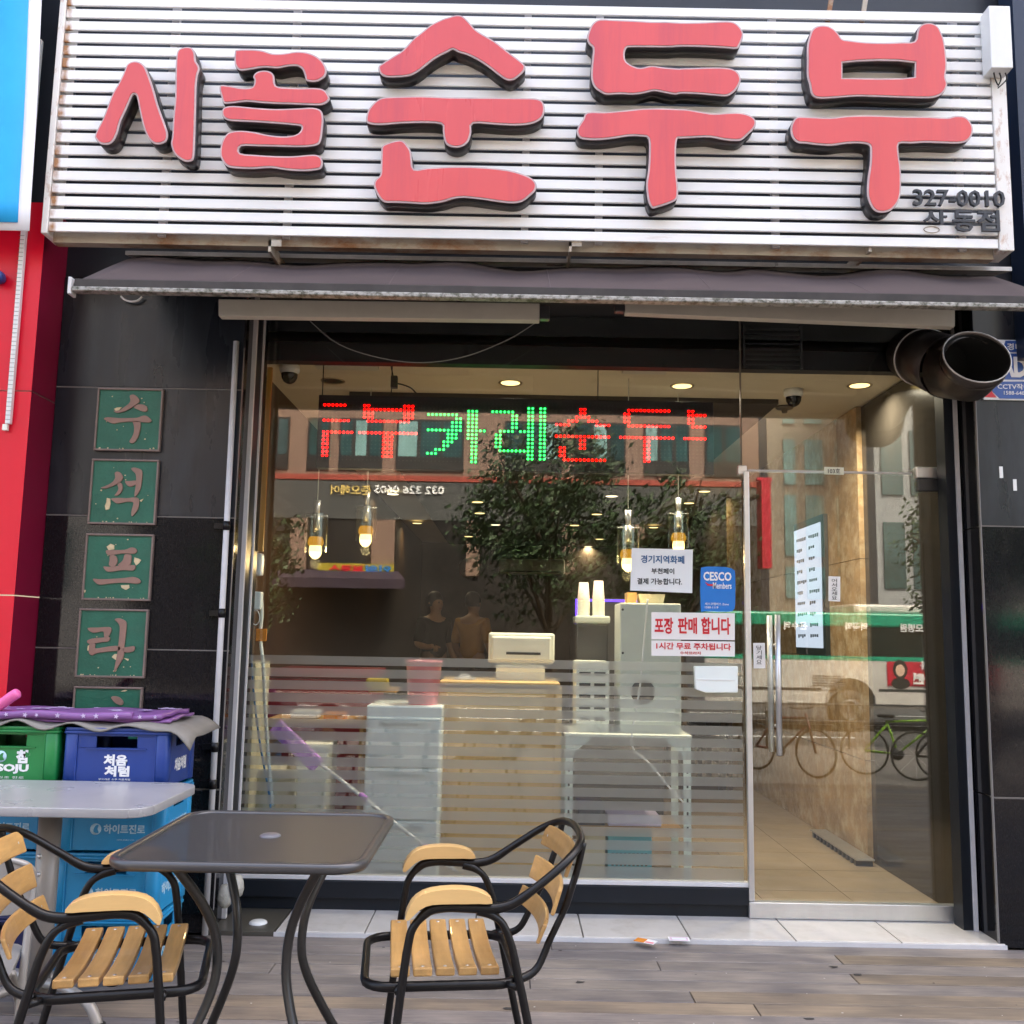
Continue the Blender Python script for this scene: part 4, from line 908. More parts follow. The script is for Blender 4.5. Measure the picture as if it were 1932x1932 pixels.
# ================================================================== CRATES
CW, CDp, CH = 0.405, 0.33, 0.231
def make_crate(m_, lab, kind):
    t = thing('bottle_crate', lab, 'crate', group='stacked plastic bottle crates')
    x, y = CW / 2, CDp / 2
    p = MB()
    # recessed walls with hand holes
    for sy in (-1, 1):
        yo, yi = sy * (y - 0.008), sy * (y - 0.016)
        p.box(-x + .02, x - .02, yo, yi, 0.006, 0.150); p.box(-x + .02, -0.078, yo, yi, 0.150, 0.196); p.box(0.078, x - .02, yo, yi, 0.150, 0.196); p.box(-x + .02, x - .02, yo, yi, 0.196, 0.212)
    for sx in (-1, 1):
        xo, xi = sx * (x - 0.008), sx * (x - 0.016)
        p.box(xo, xi, -y + .02, y - .02, 0.006, 0.150); p.box(xo, xi, -y + .02, -0.06, 0.150, 0.196); p.box(xo, xi, 0.06, y - .02, 0.150, 0.196); p.box(xo, xi, -y + .02, y - .02, 0.196, 0.212)
    p.box(-x + .017, x - .017, -y + .017, y - .017, 0.004, 0.010)
    p.build('walls', m_, t, local=True, bevel=0.002, seg=1)
    for sx in (-1, 1):
        for sy in (-1, 1):
            p = MB(); lp = rrect(0.058, 0.058, 0.02, 4)
            p.prism(lp, (sx * (x - 0.031), sy * (y - 0.031), 0.004), (1, 0, 0), (0, 1, 0), (0, 0, 1), 0.20, (), True); p.build('corner_post', m_, t, local=True, bevel=0.0015, seg=1)
    for (zz, hh, ex) in ((0.204, 0.010, 0.003), (0.2145, 0.0125, 0.0)):
        p = MB(); o_ = rrect(CW + 2 * ex, CDp + 2 * ex, 0.022, 4); i_ = rrect(CW - 0.034, CDp - 0.034, 0.012, 4)
        p.prism(o_, (0, 0, zz), (1, 0, 0), (0, 1, 0), (0, 0, 1), hh, [i_], True); p.build('rim', m_, t, local=True, bevel=0.002, seg=1)
    p = MB(); p.box(-0.115, 0.115, -y + 0.003, -y + 0.0085, 0.146, 0.151); p.box(-x + .05, -x + .055, -y + 0.003, -y + 0.0085, 0.01, 0.2); p.box(x - .055, x - .05, -y + 0.003, -y + 0.0085, 0.01, 0.2)
    p.build('ribs', m_, t, local=True)
    yy = -y + 0.0075
    R_, U_ = (1, 0, 0), (0, 0, 1)
    def tx(body, cx, cz, w_, h_, b_=0.03, m2=PRINT): p2 = MB(); p2.text(body, (cx, yy, cz), R_, U_, w_, h_, 0.001, b_); p2.build('print', m2, t, local=True)
    def sidetx(body, cy_, cz, w_, h_, b_, m2): p2 = MB(); p2.text(body, (x - 0.0075, cy_, cz), (0, 1, 0), U_, w_, h_, 0.001, b_); p2.build('print', m2, t, local=True)
    if kind == 'green':
        tx('JINRO SOJU', -0.05, 0.068, 0.29, 0.036, 0.05); tx('참', 0.07, 0.114, 0.052, 0.05, 0.06); tx('소주의 원조 진로', -0.01, 0.036, 0.18, 0.009, 0.0)
        p = MB(); p.lathe([(0.0, 0.001), (0.022, 0.001), (0.022, 0)], (-0.014, yy, 0.113), 20, (0, -1, 0)); p.build('emblem', PRINTPALE, t, local=True)
        p = MB(); p.prism(smooth_loop([(-0.022, 0.103), (-0.016, 0.121), (-0.004, 0.127), (-0.006, 0.113), (0.0, 0.101), (-0.012, 0.099)], 3), (0, yy - 0.001, 0), R_, U_, (0, -1, 0), 0.0006); p.build('emblem', m_, t, local=True)
    elif kind == 'blue':
        tx('처음', 0.0, 0.107, 0.09, 0.042, 0.05); tx('처럼', 0.008, 0.066, 0.095, 0.04, 0.05); tx('부드러운 소주 처음처럼', 0.0, 0.036, 0.12, 0.007, 0.0)
        sidetx('처음처럼', 0.0, 0.08, 0.13, 0.05, 0.04, PRINT)
    elif kind == 'cyan':
        tx('하이트진로', 0.045, 0.085, 0.155, 0.034, 0.03, PRINTPALE); tx('HITE JINRO CO., LTD.', 0.065, 0.045, 0.09, 0.006, 0.0, PRINTPALE)
        p = MB(); p.lathe([(0.0, 0.001), (0.021, 0.001), (0.021, 0)], (-0.062, yy, 0.084), 18, (0, -1, 0)); p.build('emblem', PRINTPALE, t, local=True)
        p = MB(); p.prism(smooth_loop([(-0.07, 0.077), (-0.064, 0.096), (-0.052, 0.1), (-0.055, 0.085), (-0.05, 0.072), (-0.06, 0.07)], 3), (0, yy - 0.001, 0), R_, U_, (0, -1, 0), 0.0006); p.build('emblem', m_, t, local=True)
        sidetx('하이트진로', 0.0, 0.085, 0.2, 0.045, 0.03, PRINTPALE)
    else:
        tx('산', 0.06, 0.09, 0.05, 0.05, 0.03); tx('부', -0.02, 0.09, 0.05, 0.05, 0.03)
    return t
cfy = -0.93; cxr = AT(318, 1420, cfy).x - CW / 2; cxl = cxr - CW - 0.018; cyc = cfy + CDp / 2
P_ = CH - 0.0
cg = make_crate(CRGREEN, 'green bottle crate on top of the left stack', 'green'); cg.location = (cxl, cyc, 3 * P_)
cb = make_crate(CRBLUE, 'navy blue bottle crate on top of the right stack', 'blue'); cb.location = (cxr, cyc, 3 * P_)
cc = make_crate(CRCYAN, 'cyan bottle crate directly below the navy blue one', 'cyan'); cc.location = (cxr + 0.004, cyc - 0.003, 2 * P_)
cc.rotation_euler.z = 0.02
for (x, z, lab, rz) in ((cxr - 0.006, 1, 'cyan bottle crate second from the bottom of the right stack', -0.02), (cxr - 0.01, 0, 'cyan bottle crate at the bottom of the right stack', 0.03),
                        (cxl - 0.003, 2, 'cyan bottle crate directly below the green one', -0.012), (cxl + 0.003, 1, 'cyan bottle crate second from the bottom of the left stack', 0.015)):
    c_ = copy_tree(cc); c_.location = (x, cyc, z * P_); c_.rotation_euler.z = rz; c_['label'] = lab
cn = make_crate(CRNAVY, 'dark navy bottle crate at the bottom of the left stack', 'navy'); cn.location = (cxl - 0.02, cyc - 0.004, 0)

# grey tarp and purple vinyl on the crates
ztop_c = 4 * P_ + 0.002
def drape(x0, x1, y0, y1, zf, name, m_, par, nx=40, ny=14, th=0.004):
    vs = []; fs = []
    for j in range(ny + 1):
        for i in range(nx + 1):
            x = x0 + (x1 - x0) * i / nx; y = y0 + (y1 - y0) * j / ny; X2, Y2, Z2 = zf(x, y, i / nx, j / ny); vs.append((X2, Y2, Z2))
    for j in range(ny):
        for i in range(nx): k = j * (nx + 1) + i; fs.append((k, k + 1, k + nx + 2, k + nx + 1))
    pp = MB(); pp.add(vs, fs, True); return pp.build(name, m_, par, solid=th)
xe = cxr + CW / 2
def tarp_z(x, y, u, v):
    z = ztop_c + 0.010 + 0.006 * math.sin(x * 26) * (1 - v) + 0.004 * math.sin(x * 11 + y * 17)
    over = max(0, x - xe); z -= over * over * 5 + over * 0.12
    z -= max(0, 0.012 - v * 0.1) * (1 + math.sin(x * 31))
    if x > xe - 0.09: z -= max(0, (0.18 - v)) * (x - xe + 0.09) * 1.1
    return x, y, z
tarp = tag(drape(cxl - 0.35, xe + 0.085, cfy - 0.012, cfy + CDp + 0.03, tarp_z, 'grey_tarp', TARP, None, th=0.006), 'grey tarp lying over the tops of the bottle crates', 'tarp')
vin = thing('vinyl_sheet', 'purple vinyl sheet printed with moons and stars folded on the grey tarp', 'vinyl sheet', (cxr - 0.1, cyc, ztop_c + 0.02))
def vin_z(k):
    def f(x, y, u, v):
        z = ztop_c + 0.026 + 0.014 * k + 0.004 * math.sin(x * 19 + k) + 0.003 * math.sin(y * 40)
        z -= (1 - v) ** 8 * 0.012
        return x + 0.02 * k * v, y, z
    return f
drape(cxl - 0.35, xe - 0.01, cfy + 0.03, cfy + CDp - 0.02, vin_z(0), 'lower_fold', PURPLE, vin, th=0.008)
drape(cxl - 0.33, xe - 0.045, cfy + 0.022, cfy + CDp - 0.04, vin_z(1), 'upper_fold', PURPLE, vin, th=0.016)
p = MB(); p.tube([(cxl - 0.33 + i * 0.05, cfy + 0.024, ztop_c + 0.036 + 0.004 * math.sin(i * 0.9)) for i in range(int((xe - 0.075 - cxl + 0.33) / 0.05))], 0.016, 10); p.build('front_roll', PURPLE, vin)
vp = MB()
random.seed(11)
def star(c, r, rot): return [(c[0] + (r if i % 2 == 0 else r * 0.42) * math.cos(rot + i * PI / 5), c[1] + (r if i % 2 == 0 else r * 0.42) * math.sin(rot + i * PI / 5)) for i in range(10)]
def moon(c, r, rot):
    o_ = [(c[0] + r * math.cos(rot + a_), c[1] + r * math.sin(rot + a_)) for a_ in [(-1.9 + 3.8 * i / 12) for i in range(13)]]
    i_ = [(c[0] - 0.4 * r * math.cos(rot) + r * 0.92 * math.cos(rot + a_), c[1] - 0.4 * r * math.sin(rot) + r * 0.92 * math.sin(rot + a_)) for a_ in [(1.35 - 2.7 * i / 12) for i in range(13)]]
    return o_ + i_
zt_v = ztop_c + 0.0515
for k in range(26):
    c_ = (random.uniform(cxl - 0.25, xe - 0.08), random.uniform(cfy + 0.05, cfy + CDp - 0.07)); r_ = random.uniform(0.012, 0.03)
    poly = star(c_, r_, random.uniform(0, 6)) if k % 3 else moon(c_, r_ * 1.5, random.uniform(0, 6))
    vp.prism(poly, (0, 0, zt_v), (1, 0, 0), (0, 1, 0), (0, 0, 1), 0.0012)
stuff(vp.build('star_print', PURPRINT, vin))
vp = MB()
for k in range(12):
    c_ = (cxl - 0.25 + k * 0.075 + random.uniform(-0.02, 0.02), ztop_c + 0.037); r_ = random.uniform(0.008, 0.013)
    vp.prism(star(c_, r_, random.uniform(0, 6)), (0, cfy + 0.0078, 0), (1, 0, 0), (0, 0, 1), (0, -1, 0), 0.001)
stuff(vp.build('edge_print', PURPRINT, vin))
pk = [AT(x, y, -0.9) for x, y in ((-40, 1352), (0, 1330), (20, 1316), (36, 1306))]
p = MB(); p.tube(spline(pk, 5), [0.021] * 14 + [0.019, 0.012], 12)
tag(p.build('pink_foam_tube', PINK), 'pink tube end lying on the crates at the left picture edge', 'foam tube')

# ================================================================== TABLES
# black mesh table
TX_, TY_, TW, TD, TZ = -0.65, -1.975, 0.63, 0.68, 0.75
tb = thing('mesh_table', 'black square mesh top bistro table with curved tube legs', 'table', (TX_, TY_, 0), rz=0.0)
p = MB(); p.prism(rrect(TW - 0.042, TD - 0.042, 0.065, 6), (0, 0, TZ - 0.006), (1, 0, 0), (0, 1, 0), (0, 0, 1), 0.0022); p.build('mesh_top', MESHTOP, tb, local=True)
o_ = rrect(TW, TD, 0.085, 8); pts = []
prof = [(0.0, -0.004), (0.002, 0.004), (0.009, 0.007), (0.021, 0.005), (0.025, -0.001), (0.02, -0.010), (0.006, -0.018), (0.001, -0.012)]
vs = []; fs = []
nP = len(prof)
for k in range(len(o_)):
    for (din, dz) in prof:
        q = inset(o_, din)[k] if False else None
loops = [inset(o_, d_) for d_, _ in prof]
for k in range(len(o_)):
    for j in range(nP): vs.append((loops[j][k][0], loops[j][k][1], TZ - 0.004 + prof[j][1]))
for k in range(len(o_)):
    k2 = (k + 1) % len(o_)
    for j in range(nP): fs.append((k * nP + j, k * nP + (j + 1) % nP, k2 * nP + (j + 1) % nP, k2 * nP + j))
p = MB(); p.add(vs, fs, True); p.build('rim', mat('dark_satin_rim', (0.07, 0.071, 0.076), 0.28, metal=0.4), tb, local=True)
p = MB(); p.lathe([(0, 0.005), (0.022, 0.0045), (0.028, 0.001), (0.028, -0.004)], (0.01, 0.0, TZ - 0.002), 20); p.build('centre_cap', mat('grey_cap', (0.12, 0.12, 0.14), 0.35), tb, local=True)
rz_prof = [(0.275, 0.73), (0.238, 0.685), (0.178, 0.605), (0.137, 0.525), (0.126, 0.44), (0.142, 0.37), (0.19, 0.28), (0.275, 0.15), (0.39, 0.006)]
for k in range(4):
    a_ = PI / 4 + k * PI / 2
    p = MB(); p.tube(spline([(r_ * math.cos(a_), r_ * math.sin(a_) * 1.04, z_) for r_, z_ in rz_prof], 5), 0.0125, 10); p.build('leg', TABGREY, tb, local=True)
p = MB(); p.box(-0.2, 0.2, -0.012, 0.012, TZ - 0.03, TZ - 0.015); p.box(-0.012, 0.012, -0.2, 0.2, TZ - 0.032, TZ - 0.016); p.build('under_bar', TABGREY, tb, local=True)

# silver table
GX, GYc = AT(-50, 1500, -1.4).x * 0.5 + AT(345, 1500, -1.4).x * 0.5 - 0.165, -1.225
gt = thing('grey_table', 'silver grey square pedestal table in front of the crates', 'table', (GX, GYc, 0))
p = MB(); p.prism(rrect(0.86, 0.56, 0.09, 6), (0, 0, 0.695), (1, 0, 0), (0, 1, 0), (0, 0, 1), 0.03, (), True); p.build('table_top', TABSIL, gt, local=True, bevel=0.010, seg=3)
p = MB(); p.tube([(0.0, 0, 0.05), (0.0, 0, 0.69)], 0.038, 16); col = p.build('column', TABLEG, gt, local=True)
p = MB()
for z_ in (0.52, 0.46): p.lathe([(0, 0.006), (0.007, 0.004), (0.009, 0)], (-0.012, -0.0365, z_), 10, (0, -1, 0))
p.build('bolt', SILVER, col, local=True)
for k in range(4):
    a_ = -0.5 + k * PI / 2
    p = MB(); p.tube(spline([(0.02 * math.cos(a_), 0.02 * math.sin(a_), 0.10), (0.14 * math.cos(a_), 0.14 * math.sin(a_), 0.105), (0.26 * math.cos(a_), 0.26 * math.sin(a_), 0.075), (0.31 * math.cos(a_), 0.31 * math.sin(a_), 0.02)], 5), 0.017, 10); ft = p.build('foot', TABLEG, gt, local=True)
    p = MB(); p.lathe([(0.0, 0.03), (0.022, 0.028), (0.026, 0.01), (0.024, 0.0), (0, 0)], (0.312 * math.cos(a_), 0.312 * math.sin(a_), 0.0), 12); p.build('foot_cap', TYRE, ft, local=True)

# ================================================================== CHAIRS
def make_chair(lab):
    t = thing('slatted_armchair', lab, 'chair', group='black tube armchairs with wooden slats')
    def fit(o):
        for v in o.data.vertices:
            c = v.co; c.x = (c.x + 0.37) * 0.86 - 0.37; c.y *= 0.90
            c.z += 0.04 * min(1, c.z / 0.4) * (1 if c.z < 0.5 else max(0, 1 - (c.z - 0.5) / 0.12))
            if c.z > 0.67: c.z = 0.67 + (c.z - 0.67) * 0.84
        for ch in o.children: fit(ch)
    R = 0.0122; W = 0.262
    half = [(0.215, W + 0.005, 0.004), (0.19, W + 0.002, 0.2), (0.15, W, 0.5), (0.135, W, 0.585), (0.10, W, 0.632), (0.05, W, 0.645), (-0.02, W, 0.643), (-0.09, W, 0.640),
            (-0.15, W, 0.652), (-0.22, W - 0.006, 0.695), (-0.30, W - 0.03, 0.752), (-0.352, W - 0.085, 0.788), (-0.372, W - 0.16, 0.803)]
    path = [Vector(q) for q in half] + [Vector((-0.378, 0, 0.808))] + [Vector((q[0], -q[1], q[2])) for q in reversed(half)]
    p = MB(); p.tube(spline(path, 5), R, 10); p.build('arm_frame', TUBEBLK, t, local=True)
    for s_ in (-1, 1):
        p = MB(); p.tube(spline([(-0.045, s_ * (W - 0.004), 0.636), (-0.09, s_ * (W - 0.004), 0.622), (-0.125, s_ * (W - 0.005), 0.58), (-0.165, s_ * (W - 0.006), 0.44), (-0.235, s_ * (W - 0.002), 0.2), (-0.295, s_ * W, 0.004)], 5), R, 10); p.build('rear_leg', TUBEBLK, t, local=True)
        p = MB(); p.tube(spline([(-0.368, s_ * 0.165, 0.795), (-0.345, s_ * 0.168, 0.70), (-0.30, s_ * 0.172, 0.58), (-0.255, s_ * 0.178, 0.475), (-0.22, s_ * 0.19, 0.43), (-0.16, s_ * 0.21, 0.415)], 5), 0.0105, 8); p.build('back_support', TUBEBLK, t, local=True)
    rg = [(a_, b_, 0.412) for a_, b_ in rrect(0.44, 0.44, 0.07, 5)]
    p = MB(); p.tube([(q[0] + 0.045, q[1], q[2]) for q in rg], 0.0125, 8, True); p.build('seat_ring', TUBEBLK, t, local=True)
    for s_ in (-1, 1):
        p = MB(); p.tube([(0.17, s_ * 0.214, 0.412), (0.172, s_ * 0.256, 0.412)], 0.009, 6); p.tube([(-0.13, s_ * 0.21, 0.412), (-0.172, s_ * 0.252, 0.412)], 0.009, 6); p.build('bracket', TUBEBLK, t, local=True)
    # seat slats
    for k in range(5):
        xc = 0.165 - k * 0.0635; n = 8; vs = []; fs = []
        hw = 0.0268
        for i in range(n + 1):
            y_ = -0.225 + 0.45 * i / n; dz = 0.016 * (y_ / 0.225) ** 2 - 0.004
            for (dx, dd) in ((-hw, 0), (hw, 0), (hw, -0.021), (-hw, -0.021)): vs.append((xc + dx, y_, 0.438 + dz + dd + 0.006))
        for i in range(n):
            for j in range(4): fs.append((i * 4 + j, i * 4 + (j + 1) % 4, (i + 1) * 4 + (j + 1) % 4, (i + 1) * 4 + j))
        fs += [(0, 1, 2, 3), (n * 4 + 3, n * 4 + 2, n * 4 + 1, n * 4)]
        p = MB(); p.add(vs, fs); sl_ = p.build('seat_slat', WOOD, t, local=True, bevel=0.004, seg=2)
        for s_ in (-1, 1): MB().lathe([(0, 0.0016), (0.005, 0.001), (0.006, 0)], (xc, s_ * 0.205, 0.4535), 8).build('screw', SILVER, sl_, local=True)
    # back slats
    for k, (xm, zm_) in enumerate(((-0.352, 0.735), (-0.314, 0.632), (-0.272, 0.533))):
        n = 10; vs = []; fs = []; tl_ = Vector((-0.33, 0, 1)).normalized(); nn = Vector((1, 0, 0.33)).normalized()
        for i in range(n + 1):
            y_ = -0.215 + 0.43 * i / n; bow = 0.034 * (y_ / 0.215) ** 2 - 0.012
            c_ = Vector((xm + bow, y_, zm_)) + nn * 0.008
            for (a_, b_) in ((-0.036, 0), (0.036, 0), (0.036, 0.013), (-0.036, 0.013)): vs.append(c_ + tl_ * a_ + nn * b_)
        for i in range(n):
            for j in range(4): fs.append((i * 4 + j, i * 4 + (j + 1) % 4, (i + 1) * 4 + (j + 1) % 4, (i + 1) * 4 + j))
        fs += [(0, 1, 2, 3), (n * 4 + 3, n * 4 + 2, n * 4 + 1, n * 4)]
        p = MB(); p.add(vs, fs); sl_ = p.build('back_slat', WOOD, t, local=True, bevel=0.004)
        for s_ in (-1, 1): MB().lathe([(0, 0.0016), (0.005, 0.001), (0.006, 0)], Vector((xm + 0.012, s_ * 0.185, zm_)) + nn * 0.021, 8, nn).build('screw', SILVER, sl_, local=True)
    # arm rests
    for s_ in (-1, 1):
        prof = [(0.128, 0.0), (0.138, -0.014), (0.150, -0.026)]
        top = smooth_loop([(-0.085, 0.0), (-0.075, 0.016), (-0.045, 0.031), (0.0, 0.038), (0.06, 0.037), (0.11, 0.026), (0.143, 0.0), (0.157, -0.03), (0.148, -0.036), (0.128, -0.02), (0.10, -0.004), (0.06, 0.0), (0.0, 0.0), (-0.045, 0.0)], 2)
        p = MB(); p.prism(top, (0, s_ * W - 0.024, 0.657), (1, 0, 0), (0, 0, 1), (0, 1, 0), 0.048, (), True); p.build('arm_rest', ARMWOOD, t, local=True, bevel=0.008, seg=3)
    for o in t.children: fit(o)
    return t
ch1 = make_chair('wooden slat armchair at the right side of the black mesh table')
ch1.location = (-0.185, -2.02, 0); ch1.rotation_euler.z = math.radians(187)
ch2 = copy_tree(ch1); ch2['label'] = 'wooden slat armchair at the left side of the black mesh table, cut by picture edge'
ch2.location = (-0.935, -2.12, 0); ch2.rotation_euler.z = math.radians(13.5)

# grey folding chair behind the left chair
gc = thing('folding_chair', 'grey metal folding chair behind the left wooden armchair', 'chair', (-1.60, -1.74, 0), rz=math.radians(20)); gc.scale = (0.95, 0.95, 0.77)
GCH = mat('grey_chair_paint', (0.3, 0.29, 0.28), 0.35, metal=0.2, var=0.08)
p = MB(); lp = smooth_loop([(-0.19, 0.60), (-0.195, 0.72), (-0.15, 0.775), (0, 0.785), (0.15, 0.775), (0.195, 0.72), (0.19, 0.60), (0.1, 0.585), (-0.1, 0.585)], 3)
p.prism(lp, (0, -0.008, 0), (1, 0, 0), (0, 0, 1), (0, 1, 0), 0.012, (), True); p.build('backrest', GCH, gc, local=True, bevel=0.003)
for s_ in (-1, 1):
    p = MB(); p.tube(spline([(s_ * 0.13, 0.0, 0.79), (s_ * 0.19, 0.0, 0.76), (s_ * 0.205, 0.01, 0.68), (s_ * 0.205, -0.06, 0.4), (s_ * 0.205, -0.2, 0.005)], 5), 0.0125, 8); p.build('leg', GCH, gc, local=True)
    p = MB(); p.tube([(s_ * 0.19, -0.22, 0.45), (s_ * 0.19, 0.02, 0.25), (s_ * 0.19, 0.16, 0.005)], 0.0115, 8); p.build('leg', GCH, gc, local=True)
p = MB(); p.prism(rrect(0.38, 0.36, 0.06, 4), (0, -0.11, 0.435), (1, 0, 0), (0, 1, 0), (0, 0, 1), 0.022, (), True); p.build('seat', GCH, gc, local=True, bevel=0.005)
p = MB(); p.tube([(-0.19, 0.1, 0.09), (0.19, 0.1, 0.09)], 0.009, 8); p.tube([(-0.2, -0.17, 0.09), (0.2, -0.17, 0.09)], 0.009, 8); p.build('cross_bar', GCH, gc, local=True)

# flyers on the tiles
for k, (x, y, rz, m_, lab) in enumerate(((1218, 1776, 0.5, ORANGE, 'orange and white flyer dropped at the edge of the cream tiles'), (1281, 1772, 0.05, mat('pale_flyer', (0.7, 0.5, 0.62), 0.5), 'pale pink and blue flyer lying flat on the cream tiles'))):
    q = ATZ(x, y, 0.022)
    t = thing('flyer', lab, 'flyer', (q.x, q.y, 0.0225), rz=-rz)
    p = MB(); p.box(-0.045, 0.045, -0.027, 0.027, 0, 0.0008); p.build('sheet', WHITEINK, t, local=True)
    p = MB(); p.box(-0.045, 0.0, -0.027, 0.027, 0.0011, 0.0016) if k == 0 else p.box(-0.038, 0.038, -0.022, 0.022, 0.0011, 0.0016); p.build('print', m_, t, local=True)
    p = MB(); p.box(0.004, 0.04, -0.02, -0.004, 0.0012, 0.0017) if k == 0 else p.box(-0.03, 0.03, -0.015, 0.012, 0.0018, 0.0022); p.build('print', PINKB if k == 0 else PAPER, t, local=True)

# ================================================================== NOTICES ON THE GLASS
NY_ = -0.003
def notice(poly, m_, name, lab, cat, Y=NY_, th=0.0015):
    lp = [(v.x, v.z) for v in (AT(x, y, Y) for x, y in poly)]
    c_ = AT(sum(q[0] for q in poly) / len(poly), sum(q[1] for q in poly) / len(poly), Y)
    t = thing(name, lab, cat, c_)
    pp = MB(); pp.prism(lp, (0, Y, 0), (1, 0, 0), (0, 0, 1), (0, -1, 0), th); pp.build('sheet', m_, t)
    return t
n1 = notice([(1192, 1034), (1307, 1037), (1306, 1119), (1189, 1114)], PAPER, 'paper_notice', 'white paper notice with blue heading taped inside the window', 'notice')
px_text('경기지역화폐', 1209, 1291, 1048, 1063, NY_ - 0.002, INKBLUE, 'lettering', n1, 0.025)
px_text('부천페이', 1229, 1272, 1072, 1083, NY_ - 0.002, INKBLACK, 'lettering', n1, 0.02)
px_text('결제 가능합니다.', 1202, 1287, 1091, 1103, NY_ - 0.002, INKBLACK, 'lettering', n1, 0.02)
n2 = notice(smooth_loop([(1322, 1078), (1325, 1071), (1335, 1069), (1370, 1070), (1384, 1075), (1387, 1085), (1387, 1140), (1383, 1151), (1375, 1154), (1330, 1153), (1322, 1148)], 2), BOOKBLUE, 'window_sticker', 'bright blue rounded sticker with white lettering on the window', 'sticker')
px_text('CESCO', 1327, 1380, 1079, 1096, NY_ - 0.002, WHITEINK, 'lettering', n2, 0.03)
px_text('Members', 1345, 1380, 1099, 1111, NY_ - 0.002, WHITEINK, 'lettering', n2, 0.01)
px_text('세스코멤버스 Zone', 1330, 1375, 1137, 1142, NY_ - 0.002, WHITEINK, 'lettering', n2)
px_text('1588-1119', 1330, 1355, 1144, 1148, NY_ - 0.002, WHITEINK, 'lettering', n2)
plate([(1330, 1098), (1337, 1102), (1345, 1102), (1352, 1098), (1345, 1106), (1335, 1105)], INKRED, 'smile_mark', NY_ - 0.002, n2, 0.001)
n3 = notice([(1229, 1155), (1386, 1157), (1386, 1208), (1229, 1206)], ACRYL, 'acrylic_board', 'white board with large red takeaway lettering on the window', 'notice board', th=0.004)
px_text('포장', 1235, 1270, 1165, 1196, NY_ - 0.0045, INKRED, 'lettering', n3, 0.03)
px_text('판매', 1279, 1315, 1165, 1196, NY_ - 0.0045, INKRED, 'lettering', n3, 0.03)
px_text('합니다', 1323, 1378, 1165, 1197, NY_ - 0.0045, INKRED, 'lettering', n3, 0.03)
n4 = notice([(1229, 1208.5), (1386, 1210.5), (1386, 1239), (1229, 1237)], ACRYL, 'acrylic_board', 'narrow white board with small red parking lettering below the takeaway board', 'notice board', th=0.004)
px_text('1시간 무료 주차됩니다', 1238, 1379, 1213, 1226, NY_ - 0.0045, INKRED, 'lettering', n4, 0.025)
px_text('수석프라자', 1283, 1323, 1229, 1235, NY_ - 0.0045, INKRED, 'lettering', n4, 0.01)
n5 = notice([(1563, 1087), (1585, 1088), (1585, 1135), (1563, 1134)], ACRYL, 'door_sign', 'small white vertical welcome sign on the glass door', 'door sign', Y=-0.021, th=0.002)
for k, ch in enumerate('어서오세요'): px_text(ch, 1569, 1579, 1092 + k * 8, 1099 + k * 8, -0.0235, INKBLACK, 'lettering', n5)
n6 = notice([(1421, 1213), (1443, 1213), (1444, 1261), (1422, 1261)], ACRYL, 'door_sign', 'small white vertical pull sign beside the door handle', 'door sign', Y=-0.021, th=0.002)
for k, ch in enumerate('당기세요'): px_text(ch, 1427, 1437, 1218 + k * 9, 1226 + k * 9, -0.0235, INKBLACK, 'lettering', n6)
n7 = notice([(1555, 881), (1592, 882), (1592, 896), (1555, 895)], CREAMP, 'room_plate', 'small cream room number plate above the glass door', 'number plate', Y=-0.012, th=0.002)
px_text('103호', 1562, 1585, 884, 893, -0.0145, INKBLACK, 'lettering', n7, 0.01)
n8 = thing('wall_pocket', 'pale mint plastic flyer pocket fixed low on the window', 'flyer pocket', AT(1350, 1305, 0.06))
a = AT(1309, 1257, 0.0); b = AT(1392, 1306, 0.0)
lp = [(v.x, v.z) for v in (AT(x, y, -0.03) for x, y in ((1310, 1257), (1392, 1257), (1392, 1307), (1332, 1307), (1312, 1300)))]
p = MB(); p.prism(lp, (0, -0.034, 0), (1, 0, 0), (0, 0, 1), (0, 1, 0), 0.033); p.build('pocket_body', MINT, n8, bevel=0.004)
p = MB(); q = AT(1311, 1283, -0.03); p.box(a.x + 0.004, b.x - 0.02, -0.037, -0.0345, q.z, q.z + 0.004); p.build('pocket_lip', WHITEP, n8)

# ================================================================== SHOP INTERIOR
IX0, IX1, IYB, ICZ = -1.42, 2.17, 10.6, zc + 0.10
struct(MB().box(IX0, IX1, 0.03, IYB, -0.029, 0.012).build('floor_bed', JOINT))
fl_ = thing('floor', 'x', 'x'); del fl_['label']; del fl_['category']; struct(fl_)
tx_ = 0.45
me0 = None
for i in range(8):
    for j in range(14):
        x0 = IX0 + i * tx_; y0 = 0.035 + j * tx_
        if x0 > IX1 - 0.02: continue
        x1 = min(x0 + tx_, IX1) - 0.004
        if j < 8:
            p = MB(); p.box(x0, x1, y0, y0 + tx_ - 0.004, 0.0125, 0.02); p.build('floor_tile', FLOORTILE, fl_)
p = MB(); p.box(IX0, IX1, 0.035 + 8 * tx_, IYB, 0.0125, 0.0195); p.build('far_floor', FLOORTILE, fl_)
cl = thing('ceiling', 'x', 'x'); del cl['label']; del cl['category']; struct(cl)
YC1 = ATZ(1400, 752, ICZ).y; XC1 = ATZ(1460, 761, ICZ).x; XC0 = IX0 + 0.42
p = MB(); p.box(IX0, IX1, 0.03, IYB, ICZ, ICZ + 0.05); p.build('ceiling_board', CEIL, cl)
p = MB(); p.box(XC0, XC1, YC1, IYB - 0.01, ICZ - 0.03, ICZ - 0.001); p.build('dark_panel', CEILDK, cl)
YM0, YM1 = 1.62, 5.2
w_ = MB(); w_.box(IX1, IX1 + 0.06, 0.05, IYB, 0.0, ICZ + 0.05); struct(w_.build('interior_wall_right', WALLDK))
